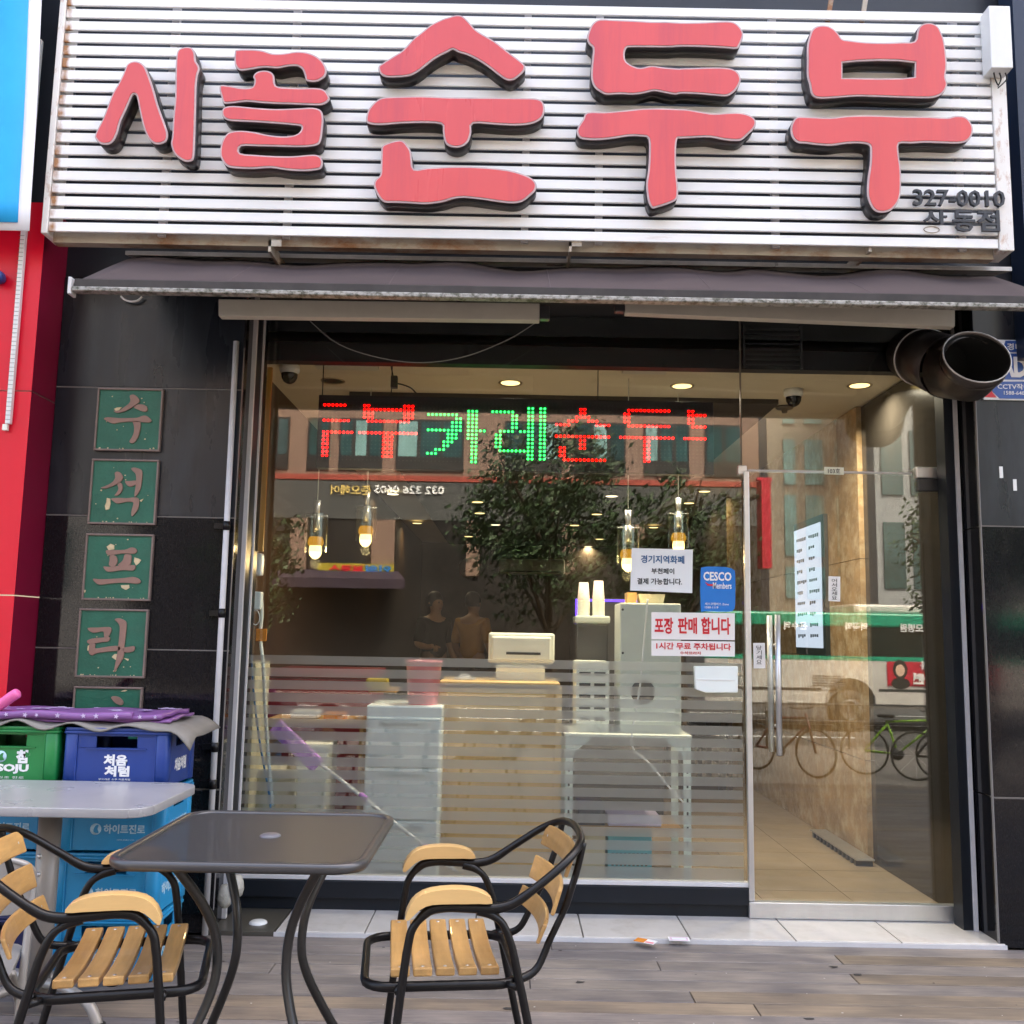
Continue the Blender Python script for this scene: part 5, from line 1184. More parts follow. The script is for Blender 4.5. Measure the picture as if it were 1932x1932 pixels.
w_ = MB(); w_.box(IX0 - 0.06, IX0, 0.1, IYB, 0.0, ICZ + 0.05); struct(w_.build('interior_wall_left', WALLWOOD))
w_ = MB(); w_.box(IX0, IX1, IYB, IYB + 0.06, 0.0, ICZ + 0.05); struct(w_.build('interior_wall_back', WALLDK))
mx0 = ATZ(1646, 1627, 0.02)
mw = thing('marble_wall', 'tan marble wall lining behind the glass door', 'wall', (IX1 - 0.04, mx0.y, 0.02))
zz = [0.021, 0.60, 1.2, 1.8, ICZ - 0.002]
for i in range(4):
    p = MB(); p.box(IX1 - 0.05 - 0.0, IX1 - 0.004, mx0.y, mx0.y + 3.6, zz[i] + 0.002, zz[i + 1] - 0.002); p.build('marble_slab', MARBLE, mw)
p = MB(); p.box(IX1 - 0.022, IX1 - 0.003, 0.12, mx0.y - 0.01, 0.021, ICZ - 0.01)
tag(p.build('dark_wall_panel', mat('dark_gloss_panel', (0.03, 0.026, 0.022), 0.15, var=0.2)), 'dark glossy wall panel just inside the door on the right', 'wall panel')
gq0, gq1 = ATZ(1655, 1626, 0.02), ATZ(1592, 1585, 0.02)
rg_ = thing('floor_radiator', 'low silver grille along the foot of the marble wall', 'floor grille', (IX1 - 0.11, mx0.y + 0.05, 0.02))
p = MB(); p.box(IX1 - 0.16, IX1 - 0.055, mx0.y - 0.12, mx0.y + 0.75, 0.052, 0.062); p.build('top_plate', SILVER, rg_, bevel=0.002)
for k in range(12):
    p = MB(); y = mx0.y - 0.1 + k * 0.07; p.box(IX1 - 0.158, IX1 - 0.06, y, y + 0.03, 0.021, 0.051); p.build('fin', STEELGREY, rg_)
# menu screen on the marble wall
def mwall(x, y):      # point where a photograph direction meets the marble face
    d = fw * FOC + rt * (x - 966) + up * (966 - y); return CPOS + d * ((IX1 - 0.055) / d.x)
ma_, mb_, mc_, md_ = mwall(1505, 1000), mwall(1556, 988), mwall(1560, 1222), mwall(1510, 1222)
ys_, ye_ = min(ma_.y, mb_.y), max(ma_.y, mb_.y); zt_, zb_ = (ma_.z + mb_.z) / 2, (mc_.z + md_.z) / 2
mn = thing('menu_screen', 'tall lit white menu board on the marble wall inside the door', 'menu board', (IX1 - 0.06, ys_, zb_))
XM = IX1 - 0.052
p = MB(); p.box(XM - 0.03, XM, ys_ - 0.05, ye_, zb_ - 0.05, zt_ + 0.05); p.build('casing', BLACK, mn)
SCRN = glow('lit_menu_face', (0.62, 0.72, 0.95), 0.11)
p = MB(); p.box(XM - 0.034, XM - 0.031, ys_ + 0.0, ye_ - 0.01, zb_ + 0.0, zt_); p.build('screen', SCRN, mn)
p = MB(); random.seed(5); hh = (zt_ - zb_); wd = ye_ - ys_
for r_ in range(10):
    z = zt_ - hh * (0.08 + 0.09 * r_)
    for c_ in range(2):
        y = ye_ - wd * (0.12 + 0.46 * c_); n_ = random.randint(3, 5)
        for k in range(n_):
            y2 = y - k * wd * 0.075
            p.box(XM - 0.0355, XM - 0.0345, y2 - wd * 0.05, y2, z - hh * random.uniform(0.02, 0.032), z)
stuff(p.build('menu_rows', INKBLACK, mn))

# lamps
DLG = glow('downlight_glow', (1.0, 0.72, 0.32), 0.3); DLW = glow('downlight_glow_white', (1, 0.86, 0.6), 0.35)
RIMM = mat('downlight_rim', (0.35, 0.28, 0.18), 0.4, metal=0.5)
def downlight(q, zc_, m_, lab, power=0, lit=True, r=0.055, col=(1, 0.82, 0.55)):
    t = thing('downlight', lab, 'downlight', (q.x, q.y, zc_), group='ceiling downlights')
    pp = MB(); pp.lathe([(r * 1.0, -0.001), (r * 1.25, -0.006), (r * 1.3, -0.001)], (q.x, q.y, zc_), 18); pp.build('rim', RIMM, t)
    pp = MB(); pp.lathe([(0.0, -0.003), (r, -0.003)], (q.x, q.y, zc_), 18); pp.build('lens', m_ if lit else STEELGREY, t)
    if power:
        l = bpy.data.lights.new('lamp_light', 'AREA'); l.shape = 'DISK'; l.size = r * 2; l.energy = power; l.color = col; l.spread = math.radians(150)
        o = bpy.data.objects.new('lamp_light', l); COL.objects.link(o); o.parent = t; o.location = (0, 0, -0.012)
downlight(ATZ(963, 722, ICZ), ICZ, DLG, 'bright warm downlight in the cream ceiling above the lit letter display', 2.6, col=(1, 0.9, 0.74))
downlight(ATZ(1287, 728, ICZ), ICZ, DLG, 'bright warm downlight in the cream ceiling right of the lit letter display', 2.6, col=(1, 0.9, 0.74))
downlight(ATZ(1622, 727, ICZ), ICZ, DLG, 'bright warm downlight in the cream ceiling above the door', 2.6, col=(1, 0.9, 0.74))
downlight(ATZ(628, 718, ICZ), ICZ, DLG, 'unlit downlight in the cream ceiling at the left', 0, False)
cz2 = ICZ - 0.031
spots = [(741, 932), (901, 947), (905, 968), (787, 987), (935, 990), (884, 1012), (892, 1029), (1154, 936), (1126, 970), (1084, 991), (1131, 1017), (1001, 1031), (1110, 1031), (1233, 995)]
ORD = ['leftmost', 'second', 'third', 'fourth', 'fifth', 'sixth', 'seventh', 'eighth', 'ninth', 'tenth', 'eleventh', 'twelfth', 'thirteenth', 'rightmost']
spots.sort()
for k, (x, y) in enumerate(spots):
    q = ATZ(x, y, cz2); downlight(q, cz2, DLG if k % 3 else DLW, 'small lit downlight in the dark ceiling inside the shop, ' + ORD[k] + ' counted from the left', 0.5 if k in (0, 1, 3, 7, 9, 11) else 0, True, 0.06)
for x, y, wh in ((1329, 927, 'nearest'), (1300, 949, 'second nearest'), (1385, 1019, 'far right'), (1350, 1034, 'farthest')):
    q = ATZ(x, y, ICZ)
    if q.x < IX1 - 0.15: downlight(q, ICZ, DLG, 'small lit downlight in the cream ceiling strip along the right wall, ' + wh + ' one', 0.25 if y < 960 else 0, True, 0.055)
# pendants
AMBER = glow('amber_halo_glow', (1.0, 0.45, 0.03), 0.09)
BULB = glow('warm_bulb', (1.0, 0.7, 0.28), 0.5)
PEND = [(598, 944, 970, 1042, 1050, 0.62, 'clear glass pendant lamp hanging lowest at the left'), (692, 928, 955, 1020, 1028, 0.95, 'clear glass pendant lamp, second from the left'),
        (1185, 963, 992, 1066, 1074, 0.62, 'clear glass pendant lamp partly behind the paper notice'), (1280, 940, 966, 1033, 1040, 0.95, 'clear glass pendant lamp above the paper notice, rightmost')]
for x, yc0, yg0, yg1, yb, Y, lab in PEND:
    a = AT(x, yg0, Y); b = AT(x, yg1, Y); c0_ = AT(x, yc0, Y)
    t = thing('pendant_lamp', lab, 'pendant lamp', a, group='glass pendant lamps')
    r_ = 0.062
    p = MB(); p.tube([(a.x, Y, c0_.z), (a.x, Y, ICZ)], 0.0025, 6); p.build('cord', CREAMP, t)
    p = MB(); p.lathe([(0.0, c0_.z - a.z), (0.02, c0_.z - a.z), (0.012, 0.0), (0.0, 0.0)], a, 14); p.build('cap', SILVER, t)
    p = MB(); p.lathe([(r_, 0), (r_, b.z - a.z)], a, 24); p.lathe([(r_ - 0.004, b.z - a.z), (r_ - 0.004, 0)], a, 24); p.build('glass_shade', CLEAR, t)
    p = MB(); p.tube([(a.x, Y, a.z + 0.001), (a.x, Y, a.z - 0.09)], 0.019, 12); p.tube([(a.x - r_, Y, a.z - 0.01), (a.x + r_, Y, a.z - 0.01)], 0.003, 6); p.build('socket', SILVER, t)
    p = MB(); p.lathe([(0, 0), (0.02, -0.004), (0.031, -0.02), (0.036, -0.05), (0.032, -0.078), (0.016, -0.096), (0, -0.101)], (a.x, Y, b.z + 0.062), 16); p.build('bulb', BULB, t)
    p = MB(); p.lathe([(0.034, 0.03), (0.043, 0.012), (0.045, -0.004), (0.038, -0.02)], (a.x, Y, b.z + 0.055), 18); p.build('amber_collar', AMBER, t)  # glowing ring added to imitate the amber halo round the bulb
    l = bpy.data.lights.new('lamp_light', 'POINT'); l.energy = 0.35; l.color = (1, 0.7, 0.35); l.shadow_soft_size = 0.03
    o = bpy.data.objects.new('lamp_light', l); COL.objects.link(o); o.parent = t; o.location = (0, 0, b.z - a.z - 0.06)

# LED letter display
LY = 0.30
l0 = AT(612.6, 763.4, LY); l1 = AT(1330, 774.6, LY); lpx = (l1.x - l0.x) / 95; lpz = lpx * 0.985
led = thing('led_display', 'black LED scrolling display with red and green Korean letters', 'LED display', ((l0.x + l1.x) / 2, LY, l0.z - 16 * lpz))
ZL1 = l0.z + 2.6 * lpz
p = MB(); p.box(l0.x - 1.6 * lpx, l1.x + 2.2 * lpx, LY + 0.004, LY + 0.07, l0.z - 16.2 * lpz, ZL1); p.build('housing', BLACK, led, bevel=0.004)
def rng(a, b): return list(range(a, b + 1))
RED = {}; GRN = {}
def put(d, rows, cols):
    for r_ in rows: d.setdefault(r_, set()).update(cols)
put(RED, [1], rng(0, 5)); put(RED, [5], rng(0, 6)); put(RED, [8], rng(0, 7)); put(RED, rng(9, 14), [0, 1])
put(RED, [1], [10, 11, 20, 21, 22]); put(RED, [2], rng(10, 22)); put(RED, [3, 4], [10, 11, 12, 20, 21, 22]); put(RED, [5], rng(11, 21)); put(RED, [8], rng(9, 23)); put(RED, rng(9, 14), [15, 16, 17])
put(GRN, [3], rng(26, 33)); put(GRN, [4], [33, 34]); put(GRN, [5, 6], [32, 33, 34]); put(GRN, [7], rng(26, 34)); put(GRN, [8], [31, 32, 33]); put(GRN, [9], [31, 32, 33]); put(GRN, [10], [30, 31, 32]); put(GRN, [11], [30, 31]); put(GRN, [12], [28, 29, 30]); put(GRN, [13], [26, 27, 28])
put(GRN, rng(2, 9), [36, 37, 38]); put(GRN, [7], rng(36, 40)); put(GRN, rng(10, 15), [37, 38])
put(GRN, [2], rng(42, 47)); put(GRN, rng(3, 6), [47, 48]); put(GRN, [7], rng(44, 47)); put(GRN, rng(8, 11), [43, 44]); put(GRN, [12], rng(44, 50)); put(GRN, rng(1, 14), [51, 52]); put(GRN, [7], [49, 50]); put(GRN, rng(1, 14), [54, 55])
put(RED, [1, 2], [64, 65]); put(RED, [3], [63, 64, 65, 66]); put(RED, [4], [61, 62, 63, 66, 67, 68]); put(RED, [5], [58, 59, 60, 61, 68, 69, 70, 71]); put(RED, [8], rng(58, 71)); put(RED, [9, 10, 11], [64, 65]); put(RED, [11, 12, 13], [59, 60]); put(RED, [14], rng(60, 70))
put(RED, [1], rng(76, 86)); put(RED, [2, 3, 4], [75, 76]); put(RED, [5], rng(76, 86)); put(RED, [8], rng(74, 87)); put(RED, rng(9, 14), [80, 81])
put(RED, [1], [91, 92]); put(RED, [2], rng(91, 95)); put(RED, [3, 4], [91, 92]); put(RED, [5], rng(92, 95)); put(RED, [8], rng(90, 95))
LEDR = glow('red_led', (1.0, 0.002, 0.003), 1.3); LEDG = glow('green_led', (0.0, 1.0, 0.12), 0.6); LEDO = mat('unlit_led', (0.02, 0.022, 0.02), 0.3)
for d_, m_, nm in ((RED, LEDR, 'red_lights'), (GRN, LEDG, 'green_lights')):
    p = MB()
    for r_, cs in d_.items():
        for c_ in cs:
            p.lathe([(0.0, 0.004), (lpx * 0.31, 0.002), (lpx * 0.35, 0.0)], (l0.x + c_ * lpx, LY + 0.003, l0.z - (r_ - 1) * lpz), 6, (0, -1, 0))
    stuff(p.build(nm, m_, led))
p = MB()
for r_ in range(0, 16):
    for c_ in range(-1, 97):
        if c_ in RED.get(r_, ()) or c_ in GRN.get(r_, ()): continue
        x = l0.x + c_ * lpx; z = l0.z - (r_ - 1) * lpz; h_ = lpx * 0.2
        p.add([(x - h_, LY + 0.0035, z), (x, LY + 0.0035, z - h_), (x + h_, LY + 0.0035, z), (x, LY + 0.0035, z + h_)], [(0, 1, 2, 3)])
stuff(p.build('unlit_lights', LEDO, led))
p = MB()
for x in (608, 738, 1128): q = AT(x, 750, LY + 0.03); p.tube([(q.x, LY + 0.03, ZL1), (q.x, LY + 0.03, ICZ)], 0.003, 6)
p.build('hanger_wire', BLACK, led)
wp = [AT(x, y, LY) for x, y in ((738, 690), (742, 712), (746, 722), (760, 726), (775, 732), (785, 742))]
p = MB(); p.tube(spline(wp, 4), 0.004, 6); pl_ = p.build('power_cable', BLACK, led)
p = MB(); q = AT(743, 722, LY); p.box(q.x - 0.015, q.x + 0.02, LY - 0.02, LY + 0.02, q.z - 0.03, q.z + 0.035); p.build('plug', BLACK, pl_, bevel=0.004)
# ceiling fittings
def dome(x, y, lab):
    q = ATZ(x, y, ICZ)
    t = thing('dome_camera', lab, 'camera', (q.x, q.y, ICZ))
    pp = MB(); pp.lathe([(0.0, 0), (0.055, 0), (0.055, -0.03), (0.045, -0.045)], (q.x, q.y, ICZ - 0.001), 18); pp.build('mount', WHITEP, t)
    pp = MB(); pp.lathe([(0.045, -0.045), (0.042, -0.07), (0.03, -0.09), (0.012, -0.1), (0, -0.101)], (q.x, q.y, ICZ - 0.001), 18); pp.build('dome', mat('black_dome', (0.01, 0.01, 0.01), 0.1), t)
dome(547, 690, 'white dome camera with black lens at the upper left of the ceiling')
dome(1497, 735, 'white dome camera with black lens on the ceiling above the door')
q = ATZ(1480, 767, ICZ); p = MB(); p.lathe([(0.0, 0), (0.06, -0.002), (0.05, -0.014), (0.02, -0.02), (0.016, -0.04), (0, -0.042)], (q.x, q.y, ICZ - 0.001), 18)
tag(p.build('sprinkler_head', mat('old_bronze', (0.12, 0.1, 0.08), 0.4)), 'dark round sprinkler head on the ceiling above the door', 'sprinkler')
for x0, x1, y, lab in ((595, 712, 691, 'grey ceiling box at the front left above the window'), (1175, 1260, 699, 'grey ceiling box at the front right above the window')):
    a = ATZ(x0, y, ICZ - 0.03); b = ATZ(x1, y, ICZ - 0.03)
    p = MB(); p.box(a.x, b.x, a.y - 0.03, a.y + 0.05, ICZ - 0.035, ICZ - 0.001); tag(p.build('ceiling_box', LAMPCASE, bevel=0.003), lab, 'ceiling box')

# counter, chest and the things on them
def pbox(x0, x1, y0, y1, Y, dep): a = AT(x0, y0, Y); b = AT(x1, y1, Y); return a.x, b.x, Y, Y + dep, b.z, a.z
def solid(name, m_, par, x0, x1, y0, y1, Y, dep, bev=0.004, zb=None):
    q = list(pbox(x0, x1, y0, y1, Y, dep))
    if zb is not None: q[4] = zb
    return MB().box(*q).build(name, m_, par, bevel=bev)
FZ = 0.0205
ct = thing('counter', 'pale wooden cash counter behind the frosted stripes', 'counter', AT(942, 1600, 0.55) * 0 + Vector((AT(942, 1500, 0.55).x, 0.55, FZ)))
solid('front_board', COUNTER, ct, 834, 1052, 1297, 1600, 0.56, 0.03, 0.003, FZ)
q_ = pbox(828, 1057, 1285, 1296, 0.54, 0.5); MB().box(*q_).build('worktop', COUNTER, ct, bevel=0.004)
for x0, x1 in ((828, 838), (1047, 1057)):
    solid('side_frame', COUNTER, ct, x0, x1, 1297, 1600, 0.545, 0.45, 0.003, FZ)
dr = thing('drawer_chest', 'mint white plastic drawer chest left of the wooden counter', 'drawer chest', (AT(760, 1500, 0.36).x, 0.36, FZ))
a = pbox(692, 826, 1330, 1645, 0.38, 0.4); MB().box(a[0], a[1], a[2], a[3], FZ, a[5]).build('chest_body', MINT, dr, bevel=0.008)
zz = [AT(760, y, 0.36).z for y in (1353, 1449, 1548, 1630)] + [FZ + 0.01]
for i in range(4):
    p = MB(); p.box(a[0] + 0.008, a[1] - 0.008, 0.362, 0.379, zz[i + 1] + 0.004, zz[i] - 0.004); d_ = p.build('drawer', MINT, dr, bevel=0.005)
    p = MB(); xm_ = (a[0] + a[1]) / 2
    p.box(a[0] + 0.08, a[1] - 0.08, 0.352, 0.3615, zz[i] - 0.04, zz[i] - 0.03); p.build('drawer_grip', mat('shadow_grey_grip', (0.3, 0.36, 0.34), 0.5), d_, bevel=0.002)  # grip bar in one even grey green
bk = AT(798, 1318, 0.5); zbk = a[5] + 0.001
p = MB(); hb_ = AT(798, 1246, 0.5).z - zbk
p.lathe([(0.0, 0.0), (0.078, 0.0), (0.095, hb_), (0.099, hb_), (0.099, hb_ - 0.012), (0.09, hb_ - 0.002), (0.075, 0.004), (0, 0.004)], (bk.x, 0.5, zbk), 26)
tag(p.build('pink_bucket', PINKB), 'pink plastic bucket standing on the white drawer chest', 'bucket')
zct = q_[5] + 0.001
ps = thing('cash_register', 'cream till screen seen from behind on the wooden counter', 'till', (AT(980, 1280, 0.8).x, 0.8, zct))
a = pbox(922, 1046, 1193, 1252, 0.76, 0.035); MB().box(*a).build('screen_frame', CREAMP, ps, bevel=0.012)
a = pbox(928, 1040, 1200, 1248, 0.735, 0.024); MB().box(*a).build('back_shell', CREAMP, ps, bevel=0.011)
a = pbox(955, 1020, 1230, 1236, 0.732, 0.0025); MB().box(*a).build('vent_slot', STEELGREY, ps)
a = pbox(936, 1028, 1256, 1284, 0.76, 0.14); MB().box(a[0], a[1], a[2], a[3], zct, a[5]).build('base', CREAMP, ps, bevel=0.006)
a = pbox(965, 1000, 1250, 1262, 0.79, 0.04); MB().box(*a).build('neck', CREAMP, ps)
cdh = thing('card_holder', 'small white card holder at the left end of the counter', 'card holder', AT(876, 1284, 0.7))
a = pbox(856, 896, 1280, 1285, 0.7, 0.06); MB().box(a[0], a[1], a[2], a[3], zct, zct + 0.012).build('tray', WHITEP, cdh, bevel=0.002)
MB().box(a[0] + 0.03, a[1] - 0.03, 0.72, 0.74, zct + 0.0122, zct + 0.03).build('cards', WHITEP, cdh)

# appliances right of the counter, on a white rack
rk0, rk1 = AT(1066, 1500, 0.5).x, AT(1304, 1500, 0.5).x; ZR_ = AT(1185, 1386, 0.5).z
rk = thing('angle_rack', 'white slotted angle steel rack under the appliances', 'rack', ((rk0 + rk1) / 2, 0.5, FZ))
MB().box(rk0 - 0.005, rk1 + 0.005, 0.495, 0.93, ZR_ - 0.018, ZR_).build('rack_top', CREAMP, rk, bevel=0.002)
ANG = mat('white_slotted_angle', (0.62, 0.7, 0.64), 0.4, var=0.03)
for x, sx in ((rk0, 1), (rk1, -1)):
    for y in (0.5, 0.89):
        p = MB(); p.box(x, x + sx * 0.04, y, y + 0.003, FZ, ZR_ - 0.019); p.box(x, x + sx * 0.003, y + 0.0035, y + 0.04, FZ, ZR_ - 0.019); po_ = p.build('post', ANG, rk)
        if y < 0.6:
            p = MB()
            for k in range(9):
                z = FZ + 0.05 + k * 0.075; p.box(x + sx * 0.014, x + sx * 0.024, y - 0.0012, y - 0.0004, z, z + 0.03)
            stuff(p.build('slots', STEELGREY, po_))
for sx in (0, 1):
    x = rk0 if sx == 0 else rk1; s2 = 1 if sx == 0 else -1
    p = MB(); p.prism([(0, 0), (s2 * 0.1, 0), (0, -0.08)], (x + s2 * 0.041, 0.5, ZR_ - 0.02), (1, 0, 0), (0, 0, 1), (0, 1, 0), 0.003); p.build('gusset', ANG, rk)
MB().box(rk0 + 0.045, rk1 - 0.045, 0.502, 0.9, 0.30, 0.312).build('shelf', KRAFT, rk)
def appliance(name, lab, cat, x0, x1, y0, Y, dep, m_, zb, bev=0.008):
    q = pbox(x0, x1, y0, y0 + 10, Y, dep)
    t = thing(name, lab, cat, ((q[0] + q[1]) / 2, Y, zb)); MB().box(q[0], q[1], Y, Y + dep, zb, q[5]).build('body', m_, t, bevel=bev); return t, q
zr_ = ZR_ + 0.001
ht, q = appliance('slotted_appliance', 'white appliance with rows of slots on the rack', 'appliance', 1087, 1150, 1247, 0.6, 0.25, CREAMP, zr_)
for r_ in range(5):
    for c_ in range(2):
        x0 = q[0] + 0.018 + c_ * (q[1] - q[0] - 0.02) / 2; x1 = x0 + (q[1] - q[0]) / 2 - 0.03; z = zr_ + 0.06 + r_ * 0.06
        p = MB(); p.box(x0, x1, 0.5945, 0.5995, z, z + 0.018); p.build('slot', STEELGREY, ht, bevel=0.001)
wc, q = appliance('white_cabinet', 'tall white metal cabinet with a round dark opening', 'cabinet', 1170, 1285, 1137, 0.6, 0.28, mat('greyish_white_enamel', (0.6, 0.64, 0.58), 0.35, var=0.04), zr_)
c_ = AT(1213, 1306, 0.6); p = MB(); p.lathe([(0, 0.004), (0.06, 0.004), (0.066, 0.0)], (c_.x, 0.5995, c_.z), 26, (0, -1, 0)); hh_ = p.build('round_opening', STEELGREY, wc)
p = MB(); p.box(c_.x - 0.06, c_.x + 0.06, 0.591, 0.5945, c_.z - 0.011, c_.z + 0.013); p.build('crossbar', BLACK, hh_)
for k, (x, y) in enumerate(((1175, 1150), (1175, 1232), (1176, 1305), (1278, 1305), (1176, 1350), (1278, 1350))):
    c_ = AT(x, y, 0.6); p = MB(); p.lathe([(0, 0.003), (0.006, 0.002), (0.007, 0)], (c_.x, 0.5995, c_.z), 8, (0, -1, 0)); p.build('screw', STEELGREY, wc)
zwc = q[5] + 0.001
for k, (x0, x1, y0, m_, lab) in enumerate(((1183, 1200, 1118, KRAFT, 'small kraft cup box on top of the white cabinet'), (1208, 1250, 1121, CARTON, 'open cream carton on top of the white cabinet'))):
    c0, c1 = AT(x0, y0, 0.7), AT(x1, y0, 0.7)
    p = MB(); n_ = 0.01 * k
    p.add([(c0.x, 0.68, zwc), (c1.x, 0.68, zwc), (c1.x, 0.8, zwc), (c0.x, 0.8, zwc), (c0.x - n_, 0.675, c0.z), (c1.x + n_, 0.675, c0.z), (c1.x + n_, 0.805, c0.z), (c0.x - n_, 0.805, c0.z)],
          [(0, 3, 2, 1), (0, 1, 5, 4), (1, 2, 6, 5), (2, 3, 7, 6), (3, 0, 4, 7)]); tag(p.build('carton', m_, solid=0.002), lab, 'carton')
# blender with cup stacks behind
bl, q = appliance('cup_dispenser', 'dark countertop dispenser with a pale lid carrying two cup stacks', 'dispenser', 1088, 1148, 1176, 0.9, 0.2, STEELGREY, zr_ + 0.0)
MB().box(q[0] - 0.01, q[1] + 0.01, 0.89, 1.11, q[5] + 0.0005, q[5] + 0.045).build('lid', mat('pale_clear_lid', (0.45, 0.5, 0.47), 0.15), bl, bevel=0.012)
zcup = q[5] + 0.0465
for k, (x, y0, lab) in enumerate(((1101, 1099, 'left stack of paper cups on the dispenser'), (1129, 1096, 'right stack of paper cups on the dispenser'))):
    c_ = AT(x, 1150, 1.0); zt2 = AT(x, y0, 1.0).z; r_ = 0.037
    t = thing('cup_stack', lab, 'paper cups', (c_.x, 1.0, zcup), group='stacks of paper cups')
    n_ = 12; hcup = 0.075
    for i in range(n_):
        z = zcup + i * 0.0075; p = MB(); p.lathe([(r_, 0), (r_ + 0.001, 0.0035), (r_ - 0.0005, 0.006), (r_ - 0.0015, 0.0074)], (c_.x, 1.0, z), 16); p.build('cup_rim', CREAMP, t)
    z = zcup + n_ * 0.0075; p = MB(); p.lathe([(r_, 0), (r_ * 0.74, zt2 - z), (r_ * 0.7, zt2 - z), (0, zt2 - z - 0.004)], (c_.x, 1.0, z), 18); p.build('top_cup', mat('pink_print_cup', (0.75, 0.62, 0.56), 0.6, var=0.2, vscale=30), t)
# violet lit fridge frame behind
vx0, vx1 = AT(1086, 1130, 2.2).x, AT(1160, 1130, 2.2).x
vf = thing('drinks_fridge', 'dark drinks fridge edged with a violet light strip', 'fridge', ((vx0 + vx1) / 2 + 0.2, 2.3, FZ))
MB().box(vx0, vx1 + 0.35, 2.22, 2.8, FZ, AT(1100, 1128, 2.2).z).build('cabinet', STEELGREY, vf, bevel=0.006)
VIO = glow('violet_strip', (0.12, 0.05, 0.9), 0.35); zv = AT(1100, 1130, 2.2).z
MB().box(vx0, vx0 + 0.016, 2.205, 2.219, 0.8, zv).build('light_strip', VIO, vf); MB().box(vx0 + 0.018, vx1 + 0.3, 2.205, 2.219, zv - 0.016, zv).build('light_strip', VIO, vf)
# under the rack
a = pbox(1147, 1230, 1497, 1600, 0.56, 0.25); aq = thing('aqua_basket', 'aqua plastic basket under the white rack', 'basket', ((a[0] + a[1]) / 2, 0.56, FZ))
MB().box(a[0], a[1], a[2], a[3], FZ, 0.29).build('basket_body', AQUA, aq, bevel=0.006)
p = MB()
for r_ in range(4):
    for c_ in range(9): x = a[0] + 0.02 + c_ * 0.022; p.box(x, x + 0.012, 0.5585, 0.5595, 0.06 + r_ * 0.05, 0.075 + r_ * 0.05)
stuff(p.build('holes', STEELGREY, aq))
a = pbox(1088, 1142, 1490, 1600, 0.56, 0.25); p = MB(); p.box(a[0], a[1], a[2], a[3], FZ, 0.285); tag(p.build('cream_box', CARTON, bevel=0.003), 'cream carton beside the aqua basket under the rack', 'carton')
a = pbox(1148, 1248, 1460, 1480, 0.55, 0.2); p = MB(); p.box(a[0], a[1], 0.55, 0.78, 0.313, 0.36); tag(p.build('lilac_tray', mat('lilac_tray_plastic', (0.62, 0.54, 0.68), 0.4), bevel=0.006), 'pale lilac tray on the lower shelf of the rack', 'tray')
a = pbox(1088, 1142, 1440, 1480, 0.55, 0.2); p = MB(); p.box(a[0] + 0.01, a[1], 0.56, 0.78, 0.313, 0.42); tag(p.build('parts_box', STEELGREY, bevel=0.003), 'dark grey box at the left of the rack shelf', 'box')
# hanging white cable in front of the cabinet
wp = [AT(x, y, 0.35) for x, y in ((1222, 1130), (1216, 1200), (1208, 1290), (1200, 1340), (1192, 1385), (1196, 1415), (1225, 1440), (1262, 1485), (1290, 1515))]
p = MB(); p.tube(spline(wp, 5), 0.005, 6); tag(p.build('white_cable', WHITEP), 'white cable hanging down in front of the white cabinet', 'cable')
# left end of the window: cables, boxes, mop
wp = [AT(x, y, 0.12) for x, y in ((484, 1120), (492, 1128), (494, 1160), (491, 1200), (497, 1260), (500, 1330), (506, 1420), (514, 1520))]
p = MB(); p.tube(spline(wp, 5), 0.009, 8); tag(p.build('thick_cable', CREAMP), 'thick cream cable running down inside the left end of the window', 'cable')
wp = [AT(x, y, 0.10) for x, y in ((474, 1110), (473, 1200), (478, 1300), (490, 1400), (508, 1500), (512, 1560))]
p = MB(); p.tube(spline(wp, 5), 0.005, 6); tag(p.build('blue_cable', mat('blue_cable_skin', (0.05, 0.17, 0.35), 0.4)), 'thin blue cable beside the thick cream cable', 'cable')
a = pbox(478, 492, 1043, 1086, 0.1, 0.06); p = MB(); p.box(*a); tag(p.build('chime_box', WHITEP, bevel=0.012), 'white rounded box on the left window edge', 'door chime')
a = pbox(477, 491, 1116, 1150, 0.09, 0.05); p = MB(); p.box(*a); tag(p.build('wiring_unit', MINT, bevel=0.006), 'pale wiring unit with loops of cable at the left window edge', 'wiring unit')
a = pbox(483, 502, 1186, 1210, 0.1, 0.012); p = MB(); p.box(*a); tag(p.build('sponge_card', ORANGE, bevel=0.003), 'small orange card hanging below the wiring unit', 'card')
wp = [AT(482 + 8 * math.cos(t_), 1165 + 14 * math.sin(t_), 0.085) for t_ in [i * PI / 6 for i in range(12)]]
p = MB(); p.tube(wp, 0.003, 5, True); tag(p.build('cable_coil', WHITEP), 'small white cable coil at the left window edge', 'cable')
mo = thing('mop', 'purple headed mop with a white pole leaning behind the frosted glass', 'mop', AT(850, 1640, 0.2))
m0, m1 = AT(590, 1430, 0.16), AT(862, 1645, 0.2)
MB().tube([m0, m1], 0.009, 8).build('pole', WHITEP, mo)
p = MB(); h0, h1 = AT(518, 1368, 0.16), AT(600, 1446, 0.16); p.bar(h0, h1, 0.08, 0.035, (0, -1, 0)); p.build('head', LILAC, mo, bevel=0.012)
for (x, y, x2, y2) in ((678, 1497, 692, 1508), (800, 1596, 812, 1605)): MB().tube([AT(x, y, 0.17), AT(x2, y2, 0.175)], 0.013, 8).build('grip', LILAC, mo)
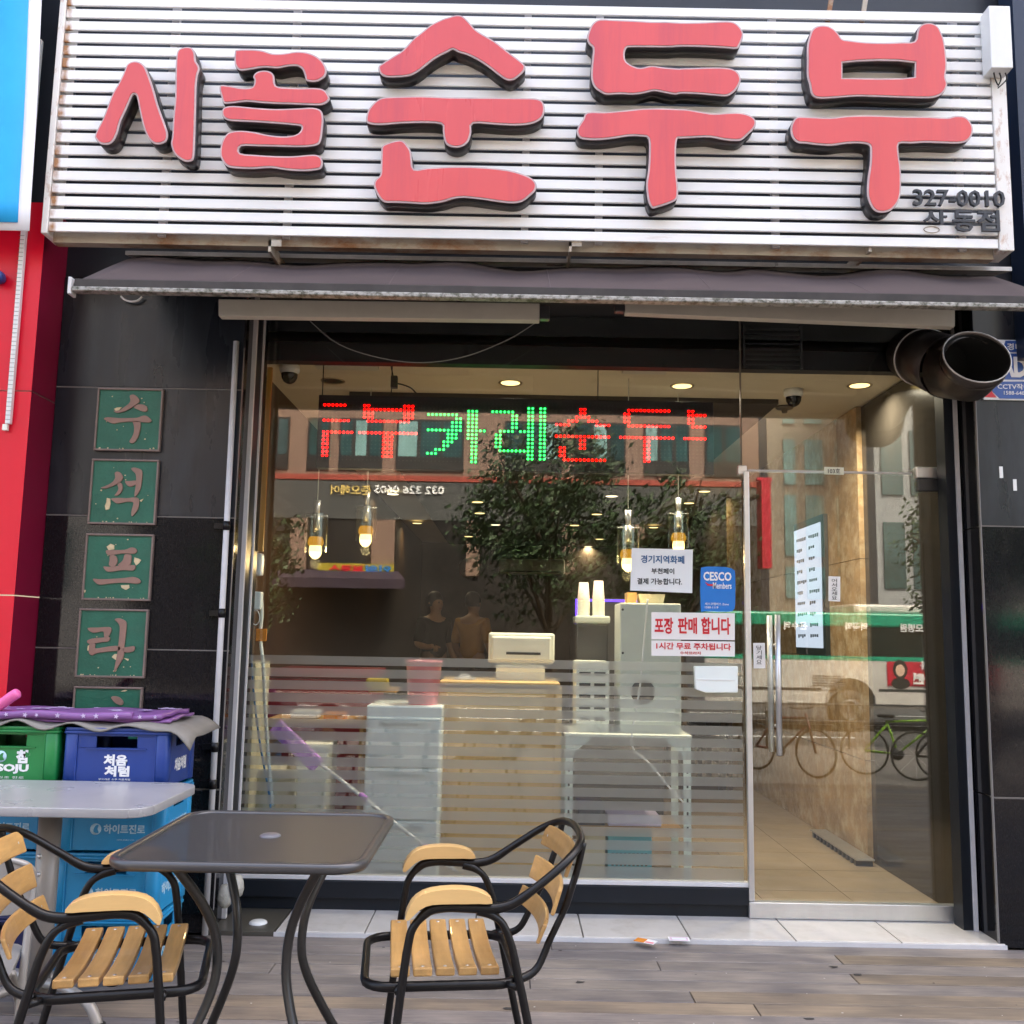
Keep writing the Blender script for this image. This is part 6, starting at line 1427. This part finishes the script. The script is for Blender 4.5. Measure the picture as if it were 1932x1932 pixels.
for k, (x0, x1, y0, Y, m_, lab) in enumerate(((448, 558, 1452, 0.45, CARTON, 'long cream carton on the floor inside the left window'), (560, 618, 1405, 0.5, CREAMP, 'cream plastic bin beside the drawer chest'), (455, 482, 1250, 0.3, CARTON, 'upright cream carton at the left window jamb'))):
    q = pbox(x0, x1, y0, y0 + 10, Y, 0.3); p = MB(); p.box(q[0], q[1], Y, Y + 0.3, FZ, q[5]); tag(p.build('carton' if k != 1 else 'bin', m_, bevel=0.01 if k == 1 else 0.003), lab, 'carton' if k != 1 else 'bin')
# red chest with clutter behind the left stripes
a = pbox(500, 700, 1262, 1300, 1.1, 0.5); rc = thing('red_cooler', 'dark red cooler chest with clutter behind the left stripes', 'cooler', ((a[0] + a[1]) / 2, 1.1, FZ))
MB().box(a[0], a[1], 1.1, 1.7, FZ, a[5] - 0.05).build('chest_body', mat('dark_red_plastic', (0.2, 0.012, 0.02), 0.35), rc, bevel=0.01)
MB().box(a[0] - 0.01, a[1] + 0.01, 1.09, 1.71, a[5] - 0.049, a[5]).build('chest_lid', mat('dark_red_plastic', (0.2, 0.012, 0.02), 0.35), rc, bevel=0.01)
for k, (x0, x1, y0, y1, Y, m_, nm, lab, cat) in enumerate(((548, 600, 1340, 1356, 0.7, WHITEP, 'dish_stack', 'small white dish near the red cooler', 'dish'), (610, 650, 1345, 1362, 0.7, ORANGE, 'orange_package', 'orange package near the drawer chest', 'package'),
        (690, 730, 1280, 1300, 0.7, YELLOW, 'yellow_package', 'yellow package left of the pink bucket', 'package'))):
    q = pbox(x0, x1, y0, y1, Y, 0.1); zb2 = q[4]
    t = thing(nm, lab, cat, ((q[0] + q[1]) / 2, Y, zb2)); MB().box(q[0], q[1], Y, Y + 0.1, zb2, q[5]).build('body', m_, t, bevel=0.01)
sh = thing('side_shelf', 'low dark shelf between the left window jamb and the drawer chest', 'shelf', (AT(570, 1360, 0.7).x, 0.75, FZ))
z1_ = AT(600, 1357, 0.7).z; z2_ = AT(700, 1301, 0.7).z; xa_, xb_ = AT(500, 1360, 0.66).x, AT(686, 1360, 0.66).x
MB().box(xa_, xb_, 0.66, 1.0, z1_ - 0.02, z1_ - 0.001).build('board', KRAFT, sh); MB().box(xb_ + 0.002, AT(740, 1360, 0.66).x, 0.79, 1.0, z2_ - 0.02, z2_ - 0.001).build('board', KRAFT, sh)
MB().box(xa_, xa_ + 0.02, 0.66, 1.0, FZ, z1_ - 0.021).build('side', KRAFT, sh); MB().box(xb_ - 0.02, xb_, 0.66, 1.0, FZ, z1_ - 0.021).build('side', KRAFT, sh)
# far wall
wq = AT(885, 1072, IYB - 0.02)
wk = thing('wall_clock', 'round white wall clock far inside the shop', 'clock', wq)
MB().lathe([(0, 0.03), (0.15, 0.03), (0.165, 0.02), (0.165, 0)], (wq.x, IYB - 0.001, wq.z), 28, (0, -1, 0)).build('face', glow('pale_clock_face', (0.5, 0.62, 0.5), 0.12) if False else WHITEP, wk)
for L_, an, w2 in ((0.08, 2.2, 0.012), (0.12, 4.1, 0.008)):
    MB().bar((wq.x, IYB - 0.034, wq.z), (wq.x + L_ * math.sin(an), IYB - 0.034, wq.z + L_ * math.cos(an)), 0.004, w2, (0, 1, 0)).build('hand', BLACK, wk)
a = pbox(941, 1066, 1053, 1083, IYB - 0.25, 0.2); ac = thing('air_conditioner', 'long white wall air conditioner far inside the shop', 'air conditioner', ((a[0] + a[1]) / 2, IYB - 0.1, a[4]))
MB().box(a[0], a[1], IYB - 0.22, IYB - 0.001, a[4], a[5]).build('casing', WHITEP, ac, bevel=0.03); MB().box(a[0] + 0.05, a[1] - 0.05, IYB - 0.228, IYB - 0.221, a[4] + 0.02, a[4] + 0.04).build('vent', STEELGREY, ac)
# dining tables and chairs deep in the room
def dining(x, y, lab):
    t = thing('dining_table', lab, 'table', (x, y, FZ), group='dark dining tables')
    MB().box(-0.55, 0.55, -0.35, 0.35, 0.70, 0.73).build('table_top', mat('dark_table_top', (0.09, 0.055, 0.035), 0.3, var=0.1), t, local=True, bevel=0.004)
    for sx in (-1, 1):
        for sy in (-1, 1): MB().box(sx * 0.5 - 0.025, sx * 0.5 + 0.025, sy * 0.3 - 0.025, sy * 0.3 + 0.025, 0, 0.699).build('leg', DKWOOD, t, local=True)
    return t
def dchair(x, y, rz, lab):
    t = thing('dining_chair', lab, 'chair', (x, y, FZ), rz, 'dark dining chairs')
    MB().box(-0.2, 0.2, -0.2, 0.2, 0.42, 0.46).build('seat', DKWOOD, t, local=True, bevel=0.01)
    MB().box(-0.2, 0.2, 0.17, 0.2, 0.62, 0.88).build('backrest', DKWOOD, t, local=True, bevel=0.008)
    for sx in (-1, 1):
        MB().box(sx * 0.18 - 0.018, sx * 0.18 + 0.018, -0.19, -0.155, 0, 0.419).build('leg', DKWOOD, t, local=True)
        MB().box(sx * 0.18 - 0.018, sx * 0.18 + 0.018, 0.165, 0.205, 0, 0.9).build('leg', DKWOOD, t, local=True)
    return t
TBS = [(1.35, 4.1, 'dark dining table nearest the door, seen through its glass'), (1.35, 6.3, 'dark dining table behind the one nearest the door'), (-0.5, 5.6, 'dark dining table deep behind the counter'), (-0.4, 8.0, 'dark dining table farthest back in the shop')]
WHC = ('street side', 'far side')
for k, (x, y, lab) in enumerate(TBS):
    dining(x, y, lab)
    for j, (dx, dy, rz) in enumerate(((-0.27, -0.62, PI), (0.27, -0.62, PI), (-0.27, 0.62, 0), (0.27, 0.62, 0))):
        dchair(x + dx, y + dy, rz, ('left' if dx < 0 else 'right') + ' dark chair on the ' + WHC[0 if dy < 0 else 1] + ' of the ' + ('table nearest the door', 'table behind the nearest one', 'table behind the counter', 'farthest table')[k])
# two people standing far inside
def person(loc, rz, lab, shirt, arm):
    t = thing('person', lab, 'person', loc, rz)
    me = bpy.data.meshes.new('body')
    V = [(0, 0, 0.95), (0, 0, 1.12), (0, 0.01, 1.30), (0, 0.01, 1.43), (0, 0, 1.50), (0, -0.01, 1.55), (0, -0.02, 1.62), (0, -0.015, 1.70),
         (0.10, 0, 0.90), (0.105, -0.01, 0.5), (0.11, 0.02, 0.08), (0.11, -0.10, 0.03), (-0.10, 0, 0.90), (-0.105, -0.01, 0.5), (-0.11, 0.02, 0.08), (-0.11, -0.10, 0.03),
         (0.17, 0.01, 1.42), (0.235, 0.02, 1.15), (0.22, -0.12, 0.98), (0.20, -0.19, 0.94), (-0.17, 0.01, 1.42), (-0.235, 0.02, 1.15), (-0.20, -0.16, arm), (-0.17, -0.23, arm + 0.02)]
    E_ = [(0, 1), (1, 2), (2, 3), (3, 4), (4, 5), (5, 6), (6, 7), (0, 8), (8, 9), (9, 10), (10, 11), (0, 12), (12, 13), (13, 14), (14, 15), (3, 16), (16, 17), (17, 18), (18, 19), (3, 20), (20, 21), (21, 22), (22, 23)]
    Rd = [(.15, .11), (.145, .105), (.16, .11), (.12, .09), (.055, .055), (.06, .065), (.085, .1), (.075, .085), (.085, .09), (.06, .06), (.045, .05), (.04, .035), (.085, .09), (.06, .06), (.045, .05), (.04, .035),
          (.06, .06), (.045, .045), (.035, .035), (.03, .04), (.06, .06), (.045, .045), (.035, .035), (.03, .04)]
    me.from_pydata(V, E_, [])
    me.materials.append(SKIN)
    o = bpy.data.objects.new('body', me); COL.objects.link(o); o.parent = t
    o.modifiers.new('skin', 'SKIN').use_smooth_shade = True
    for i, r_ in enumerate(Rd): me.skin_vertices[0].data[i].radius = r_
    me.skin_vertices[0].data[0].use_root = True
    s2 = o.modifiers.new('sub', 'SUBSURF'); s2.levels = 2; s2.render_levels = 2
    # clothing shells
    def shell(name, idx, m_, grow):
        mm_ = bpy.data.meshes.new(name); mp_ = {i: k for k, i in enumerate(idx)}
        mm_.from_pydata([V[i] for i in idx], [(mp_[a_], mp_[b_]) for a_, b_ in E_ if a_ in mp_ and b_ in mp_], [])
        mm_.materials.append(m_)
        oo = bpy.data.objects.new(name, mm_); COL.objects.link(oo); oo.parent = t
        oo.modifiers.new('skin', 'SKIN').use_smooth_shade = True
        for k, i in enumerate(idx): mm_.skin_vertices[0].data[k].radius = (Rd[i][0] + grow, Rd[i][1] + grow)
        mm_.skin_vertices[0].data[0].use_root = True
        s3 = oo.modifiers.new('sub', 'SUBSURF'); s3.levels = 2; s3.render_levels = 2
    shell('shirt', [0, 1, 2, 3, 16, 17, 20, 21], shirt, 0.018)
    shell('trousers', [0, 8, 9, 10, 12, 13, 14], DKCLOTH, 0.014)
    p = MB(); p.lathe([(0.0, 0.125), (0.05, 0.115), (0.085, 0.08), (0.1, 0.03), (0.098, -0.02), (0.085, -0.06)], (0, 0.015, 1.66), 16); p.build('hair', HAIR, t, local=True, subsurf=1)
    p = MB()
    for sx in (-1, 1): p.lathe([(0, 0.004), (0.009, 0.002), (0.011, 0)], (sx * 0.032, -0.118, 1.645), 10, (0, -1, 0))
    p.build('eyes', BLACK, t, local=True)
    p = MB(); p.tube([(0, -0.113, 1.65), (0, -0.132, 1.615), (0, -0.115, 1.607)], [0.008, 0.013, 0.008], 8); p.build('nose', SKIN, t, local=True)
    p = MB(); p.tube([(-0.022, -0.106, 1.577), (0, -0.112, 1.575), (0.022, -0.106, 1.577)], [0.003, 0.006, 0.003], 6); p.build('mouth', mat('lips', (0.42, 0.14, 0.12), 0.5), t, local=True)
    for sx in (-1, 1):
        p = MB(); p.lathe([(0, 0.008), (0.012, 0.006), (0.014, -0.006)], (sx * 0.088, 0.0, 1.635), 8, (sx, 0, 0)); p.build('ear', SKIN, t, local=True)
    hands = ((V[19], 1), (V[23], -1))
    for hp_, sx in hands:
        p = MB(); d_ = Vector((0, -0.8, -0.5)).normalized(); b_ = Vector(hp_)
        for k in range(4):
            o2 = b_ + Vector(((k - 1.5) * 0.017, -0.02, -0.01)); ln = (0.055, 0.065, 0.06, 0.045)[k]
            p.tube([o2, o2 + d_ * ln * 0.6, o2 + d_ * ln * 0.8 + Vector((0, 0.01, -0.03))], 0.0085, 6)
        p.tube([b_ + Vector((-sx * 0.02, 0, 0)), b_ + Vector((-sx * 0.05, -0.02, -0.01)), b_ + Vector((-sx * 0.055, -0.045, -0.02))], 0.009, 6); p.build('fingers', SKIN, t, local=True)
    return t
pq = AT(893, 1130, 6.7); person((pq.x, 6.7, FZ), math.radians(150), 'person in an ochre shirt standing deep inside the shop, face turned away', OCHRE, 0.98)
pq = AT(822, 1120, 6.8); person((pq.x, 6.8, FZ), math.radians(40), 'person in dark clothing standing left of the ochre shirted person', DKCLOTH, 1.12)

# ================================================================== THE STREET BEHIND THE CAMERA (seen mirrored in the glass and granite)
def REF(x, y, L): v = AT(x, y, L); return Vector((v.x, -L, v.z))
LB = 27.0
PVZ = -0.62
# pinkish building opposite
bx0, bx1 = REF(330, 900, LB).x, REF(1432, 900, LB).x
ob = thing('opposite_building', 'pinkish stone commercial building across the street, mirrored in the shop window', 'building', ((bx0 + bx1) / 2, -LB - 3, PVZ))
def zof(y, L=LB): return REF(966, y, L).z
MB().box(bx0, bx1, -LB - 6, -LB, PVZ, 15).build('wall', PINKSTONE, ob)
wins = [(498, 545), (580, 622), (640, 722), (748, 875), (952, 1060), (1085, 1180), (1215, 1300), (1330, 1400), (360, 420), (430, 480)]
for (y0, y1) in ((795, 893), (560, 690), (360, 480)):
    for k, (xa, xb) in enumerate(wins):
        a, b = REF(xa, 850, LB).x, REF(xb, 850, LB).x
        f = MB().box(a, b, -LB + 0.002, -LB + 0.05, zof(y1), zof(y0)).build('window', SHOPDK, ob)
        n_ = 3 if xb - xa > 70 else 2
        for j in range(n_):
            w1 = (b - a) / n_; MB().box(a + j * w1 + 0.06, a + (j + 1) * w1 - 0.06, -LB + 0.051, -LB + 0.06, zof(y1) + 0.5, zof(y0) - 0.08).build('pane', BGLASS2 if (k * 7 + j) % 3 == 0 else BGLASS, f)
MB().box(bx0, bx1, -LB + 0.002, -LB + 0.12, zof(912), zof(902)).build('red_band', mat('dull_red_band', (0.35, 0.06, 0.04), 0.5), ob)
MB().box(bx0, bx1, -LB + 0.002, -LB + 0.10, zof(985), zof(914)).build('sign_band', mat('grey_sign_band', (0.07, 0.07, 0.068), 0.5, var=0.2), ob)
MB().box(bx0, bx1, -LB + 0.002, -LB + 0.06, PVZ + 0.01, zof(986)).build('storefront', SHOPDK, ob)  # shade of the ground floor is put into this dark colour
for xa, xb in ((548, 580), (702, 745), (880, 905), (1060, 1085), (1190, 1215)):
    MB().box(REF(xa, 1030, LB).x, REF(xb, 1030, LB).x, -LB + 0.062, -LB + 0.16, zof(1088), zof(986)).build('pilaster', PINKSTONE, ob)
def rtext(body, x0, x1, y0, y1, L, m_, par, name='lettering', bold=0.03):
    a, b = REF(x0, (y0 + y1) / 2, L), REF(x1, (y0 + y1) / 2, L); c_ = (a + b) / 2
    h = REF((x0 + x1) / 2, y0, L).z - REF((x0 + x1) / 2, y1, L).z
    pp = MB(); pp.text(body, (c_.x, -L, c_.z), (-1, 0, 0), (0, 0, 1), abs(b.x - a.x), h, 0.02, bold); return pp.build(name, m_, par)
LETW = mat('white_building_letter', (0.8, 0.8, 0.8), 0.4)
rtext('032 326 0605', 706, 838, 916, 932, LB - 0.14, LETW, ob)
rtext('준오헤어', 624, 700, 915, 934, LB - 0.14, GOLD, ob)
ys = thing('yellow_shop_sign', 'yellow sign with red and blue Korean letters over the opposite shop, mirrored', 'sign', REF(680, 1085, LB - 0.3))
a, b = REF(600, 1062, LB - 0.3), REF(742, 1086, LB - 0.3); MB().box(a.x, b.x, -LB + 0.165, -LB + 0.3, b.z, a.z).build('board', YELLOW, ys)
rtext('인의', 690, 738, 1066, 1083, LB - 0.32, BOOKBLUE, ys, bold=0.04); rtext('부로스', 620, 686, 1066, 1083, LB - 0.32, INKRED, ys, bold=0.04)
pa = thing('purple_awning', 'purple cloth awning over the opposite shop, mirrored', 'awning', REF(620, 1110, LB - 2))
a, b = REF(420, 1088, LB - 1.5), REF(765, 1112, LB - 1.5)
p = MB(); p.add([(a.x, -LB + 0.15, a.z + 0.35), (b.x - 0.4, -LB + 0.15, a.z + 0.35), (b.x, -LB + 1.8, a.z), (a.x, -LB + 1.8, a.z), (a.x, -LB + 1.8, b.z), (b.x, -LB + 1.8, b.z)], [(0, 1, 2, 3), (3, 2, 5, 4)]); p.build('cloth', PURPAWN, pa, solid=0.02)
a, b = REF(1436, 905, 24), REF(1456, 1072, 24)
vs_ = thing('vertical_red_sign', 'tall red vertical shop sign mirrored beside the door stile', 'sign', (a.x, -24, b.z))
MB().box(a.x, b.x, -24.6, -24.0, b.z, a.z).build('sign_box', BUSRED, vs_)
MB().box(a.x - 0.08, b.x + 0.1, -24.4, -24.2, a.z + 0.01, a.z + 0.1).build('top_bracket', BUSRED, vs_)
MB().box(a.x - 0.1, a.x, -27.0, -24.25, a.z - 0.5, a.z - 0.4).build('arm', STEELGREY, vs_)
# beige building further right
bg0, bg1 = REF(1448, 900, 34).x, REF(1640, 900, 34).x
bb = thing('beige_building', 'beige office building right of the pinkish one, mirrored in the door', 'building', ((bg0 + bg1) / 2, -37, PVZ))
MB().box(bg0, bg1, -42, -34, PVZ, 16.5).build('wall', BEIGESTONE, bb)
for xa, xb in ((1478, 1500), (1518, 1552), (1576, 1616)):
    for (y0, y1) in ((820, 905), (925, 1040), (1060, 1120), (700, 790)):
        f = MB().box(REF(xa, 900, 34).x, REF(xb, 900, 34).x, -33.998, -33.93, REF(966, y1, 34).z, REF(966, y0, 34).z).build('window', BGLASS2, bb)
gb0, gb1 = REF(1650, 900, 30).x, REF(2100, 900, 30).x
gb = thing('grey_building', 'grey glass fronted tower at the right, mirrored in the door', 'building', ((gb0 + gb1) / 2, -33, PVZ))
MB().box(gb0, gb1, -40, -30, PVZ, 24).build('wall', GREYSTONE, gb)
for i in range(7):
    for j in range(5):
        xa = 1662 + i * 55; MB().box(REF(xa, 900, 30).x, REF(xa + 40, 900, 30).x, -29.998, -29.94, 3.2 + j * 3.4, 5.6 + j * 3.4).build('window', BGLASS, gb)
far_l = thing('left_building', 'grey building at the far left across the street, mirrored', 'building', (bx0 - 9, -31, PVZ))
MB().box(bx0 - 22, bx0 - 1.5, -38, -LB - 1, PVZ, 16).build('wall', GREYSTONE, far_l)
for i in range(5):
    for j in range(4): MB().box(bx0 - 20 + i * 3.6, bx0 - 17.8 + i * 3.6, -LB - 0.998, -LB - 0.94, 2.5 + j * 3.4, 4.6 + j * 3.4).build('window', BGLASS, far_l)

# bus
LBUS = 18.0
bx_l = REF(1330, 1250, LBUS).x; bx_r = REF(2010, 1250, LBUS).x + 2.2
bus = thing('city_bus', 'green and white city bus passing in the street, mirrored in the glass door', 'bus', ((bx_l + bx_r) / 2, -LBUS - 1.2, -0.78))
def bz(y): return REF(1600, y, LBUS).z
Yf, Yb_ = -LBUS, -LBUS - 2.4
ztp, zgr, zw0, zw1, zsk = bz(1156), bz(1183), bz(1238), bz(1246), bz(1330)
ax = [REF(1604, 1320, LBUS).x, bx_r - 2.2]
# body side with wheel arches
side = [(bx_l, zsk), (bx_l, zw1), (bx_r, zw1), (bx_r, zsk)]
for x in sorted(ax, reverse=True):
    side += [(x + 0.6 * math.cos(t_), zsk + 0.62 * math.sin(t_)) for t_ in [i * PI / 10 for i in range(11)]]
p = MB(); p.prism(side, (0, Yb_, 0), (1, 0, 0), (0, 0, 1), (0, 1, 0), Yf - Yb_); p.build('lower_body', BUSWHITE, bus)
MB().box(bx_l, bx_r, Yb_, Yf + 0.005, zw1 + 0.001, zw0).build('green_waist', BUSGREEN, bus)
MB().box(bx_l + 0.02, bx_r - 0.02, Yb_ + 0.02, Yf - 0.02, zw0 + 0.001, zgr).build('window_band', BUSGLASS, bus)
MB().box(bx_l, bx_r, Yb_, Yf, zgr + 0.001, ztp).build('green_roof_edge', BUSGREEN, bus, bevel=0.05)
MB().box(bx_l + 3.6, bx_r - 1.5, Yb_ + 0.3, Yf - 0.3, ztp + 0.001, ztp + 0.22).build('roof_unit', BUSWHITE, bus, bevel=0.06)
for x in ax:
    q = MB().lathe([(0.2, 0.0), (0.46, 0.0), (0.48, 0.06), (0.48, 0.24), (0.46, 0.28), (0.2, 0.28)], (x, Yf - 0.30, -0.78 + 0.48), 24, (0, 1, 0)).build('wheel', TYRE, bus)
    MB().lathe([(0.0, 0.2), (0.15, 0.22), (0.26, 0.25), (0.28, 0.285), (0.2, 0.284)], (x, Yf - 0.30, -0.78 + 0.48), 20, (0, 1, 0)).build('rim', STEELGREY, q)
for k in range(7):
    x = bx_l + 0.9 + k * 1.45; MB().box(x, x + 0.06, Yf - 0.019, Yf - 0.012, zw0 + 0.02, zgr - 0.02).build('window_pillar', STEELGREY, bus)
rtext('성모병원', 1698, 1755, 1177, 1193, LBUS - 0.004, LETW, bus); rtext('역곡역', 1594, 1636, 1174, 1190, LBUS - 0.004, LETW, bus); rtext('온수역', 1478, 1522, 1172, 1188, LBUS - 0.004, LETW, bus)
a, b = REF(1672, 1246, LBUS), REF(1860, 1297, LBUS)
ad = MB().box(a.x, b.x, Yf + 0.006, Yf + 0.02, b.z, zw1 - 0.01).build('advert', BUSRED, bus)
rtext('외과', 1735, 1775, 1248, 1265, LBUS - 0.022, LETW, ad, bold=0.05); rtext('과의원', 1722, 1792, 1270, 1292, LBUS - 0.022, LETW, ad, bold=0.06)
c_ = REF(1697, 1268, LBUS)
def adisc(cx, cz, rx, rz_, m_, d_, nm):
    pp = MB(); pp.prism([(cx + rx * math.cos(i * PI / 10), cz + rz_ * math.sin(i * PI / 10)) for i in range(20)], (0, Yf + 0.02 + d_, 0), (1, 0, 0), (0, 0, 1), (0, 1, 0), 0.002); pp.build(nm, m_, ad)
adisc(c_.x, c_.z + 0.06, 0.17, 0.22, HAIR, 0.001, 'printed_hair'); adisc(c_.x, c_.z + 0.04, 0.105, 0.14, mat('printed_skin', (0.62, 0.42, 0.32), 0.5), 0.004, 'printed_face'); adisc(c_.x, c_.z - 0.26, 0.22, 0.13, HAIR, 0.002, 'printed_clothes')
for k in range(5):
    z = zsk + 0.42 + k * 0.055
    MB().box(REF(1505, 1, LBUS).x, REF(1560, 1, LBUS).x, Yf + 0.001, Yf + 0.006, z, z + 0.025).build('vent_slat', STEELGREY, bus)
MB().box(bx_l, ax[0] - 0.66, Yf + 0.001, Yf + 0.008, zsk + 0.32, zsk + 0.38).build('dark_trim', STEELGREY, bus); MB().box(ax[0] + 0.66, bx_r, Yf + 0.001, Yf + 0.008, zsk + 0.32, zsk + 0.38).build('dark_trim', STEELGREY, bus)
rtext('저상버스', 1560, 1590, 1289, 1296, LBUS - 0.004, mat('bus_print_grey', (0.2, 0.2, 0.22), 0.5), bus, bold=0.0)

# bicycles on the pavement
def bike(loc, rz, lab, m_):
    t = thing('bicycle', lab, 'bicycle', loc, rz, 'bicycles parked on the pavement')
    for x in (-0.52, 0.52):
        w2 = MB().tube([(x + 0.33 * math.cos(i * PI / 16), 0, 0.345 + 0.33 * math.sin(i * PI / 16)) for i in range(32)], 0.018, 6, True).build('wheel', TYRE, t, local=True)
        pp = MB()
        for k in range(8): a_ = k * PI / 4; pp.tube([(x, 0, 0.345), (x + 0.32 * math.cos(a_), 0, 0.345 + 0.32 * math.sin(a_))], 0.002, 4)
        pp.build('spokes', SILVER, w2, local=True)
    pp = MB()
    for a_, b_ in (((-0.52, 0.345), (-0.06, 0.33)), ((-0.06, 0.33), (-0.2, 0.8)), ((-0.2, 0.78), (0.36, 0.83)), ((-0.06, 0.33), (0.38, 0.72)), ((-0.52, 0.345), (-0.2, 0.74)), ((0.36, 0.9), (0.52, 0.345))):
        pp.tube([(a_[0], 0, a_[1]), (b_[0], 0, b_[1])], 0.018, 8)
    pp.build('frame', m_, t, local=True)
    MB().box(-0.32, -0.08, -0.06, 0.06, 0.84, 0.89).build('saddle', TYRE, t, local=True, bevel=0.02)
    MB().tube([(0.3, -0.28, 0.98), (0.36, -0.1, 0.96), (0.36, 0.1, 0.96), (0.3, 0.28, 0.98)], 0.012, 6).build('handlebar', TYRE, t, local=True)
    MB().lathe([(0, 0.01), (0.09, 0.01), (0.09, 0), (0, 0)], (-0.06, 0.03, 0.33), 14, (0, 1, 0)).build('crank', STEELGREY, t, local=True)
q = REF(1700, 1400, 9.6); bike((q.x, -9.6, -0.64), 0.5, 'lime green bicycle on the pavement, mirrored in the glass door', LIME)
q = REF(1480, 1400, 9.8); bike((q.x, -9.8, -0.64), 0.9, 'dark red bicycle on the pavement, mirrored beside the door handle', mat('dark_maroon_paint', (0.09, 0.01, 0.02), 0.4))
q = REF(1800, 1400, 9.2); bike((q.x, -9.2, -0.64), 0.2, 'black bicycle on the pavement, mirrored at the right door edge', TYRE)
# railing along the kerb
ra = thing('kerb_railing', 'dark metal railing along the kerb, mirrored in the glass', 'railing', (1, -13.2, -0.64))
for z in (0.15, -0.15): MB().tube([(-9, -13.2, z), (11, -13.2, z)], 0.02, 6).build('rail', STEELGREY, ra)
for k in range(14): MB().tube([(-8.8 + k * 1.5, -13.2, -0.64), (-8.8 + k * 1.5, -13.2, 0.18)], 0.02, 6).build('post', STEELGREY, ra)

# street trees
def tree(loc, h, cr, seed, lab, nleaf=9500, cz=None):
    rnd = random.Random(seed)
    t = thing('street_tree', lab, 'tree', loc, 0, 'street trees')
    pp = MB(); th = h * 0.42
    pp.tube(spline([(0, 0, 0), (0.05, 0.03, th * 0.5), (-0.03, 0, th), (0.02, 0.04, h * 0.8)], 4), [0.13 - 0.085 * i / 12 for i in range(13)], 8)
    tips = []
    for k in range(13):
        a_ = rnd.uniform(0, 2 * PI); z0 = th * rnd.uniform(0.75, 1.5); r_ = cr * rnd.uniform(0.5, 0.95); z1 = z0 + h * rnd.uniform(0.08, 0.35)
        mid = Vector((r_ * 0.5 * math.cos(a_), r_ * 0.5 * math.sin(a_), (z0 + z1) / 2 + 0.1)); end = Vector((r_ * math.cos(a_), r_ * math.sin(a_), z1))
        pp.tube(spline([(0, 0, z0), mid, end], 3), [0.05, 0.045, 0.04, 0.03, 0.022, 0.015, 0.008], 6); tips += [mid, end]
    pp.build('trunk', BARK, t, local=True)
    pp = MB(); cen = Vector((0, 0, h * 0.7)); blobs = []
    for k in range(46):
        d_ = Vector((rnd.gauss(0, 1), rnd.gauss(0, 1), rnd.gauss(0, 0.8))).normalized() * rnd.uniform(0.35, 1.0)
        blobs.append((cen + Vector((d_.x * cr, d_.y * cr, d_.z * h * 0.3)), rnd.uniform(0.25, 0.5) * cr * 0.75))
    for i in range(nleaf):
        c_, r_ = rnd.choice(blobs); d_ = Vector((rnd.gauss(0, 0.5), rnd.gauss(0, 0.5), rnd.gauss(0, 0.4))); o_ = c_ + d_ * r_
        n_ = Vector((rnd.gauss(0, 1), rnd.gauss(0, 1), rnd.gauss(0.4, 1))).normalized(); u_ = n_.orthogonal().normalized(); v_ = n_.cross(u_); s_ = rnd.uniform(0.035, 0.085)
        pp.add([o_ - u_ * s_, o_ - v_ * s_ * 0.45, o_ + u_ * s_, o_ + v_ * s_ * 0.45], [(0, 1, 2, 3)])
    me = bpy.data.meshes.new('crown'); me.from_pydata(pp.v, [], pp.f); me.materials.append(LEAF)
    o = bpy.data.objects.new('crown', me); COL.objects.link(o); o.parent = t
    return t
q = REF(1040, 1000, 12.6); tree((q.x, -12.6, -0.64), 5.6, 1.75, 3, 'leafy street tree mirrored in the middle of the window')
q = REF(1300, 1000, 13.0); tree((q.x - 0.2, -13.0, -0.64), 5.0, 1.2, 5, 'slim street tree mirrored right of the leafy one', 5000)
q = REF(520, 1000, 12.8); tree((q.x - 0.4, -12.8, -0.64), 4.6, 0.9, 8, 'street tree mirrored at the left end of the window', 2200)
q = REF(1790, 1040, 13.0); tree((q.x + 0.3, -13.0, -0.64), 5.2, 1.4, 13, 'street tree mirrored at the right edge of the door', 3600)
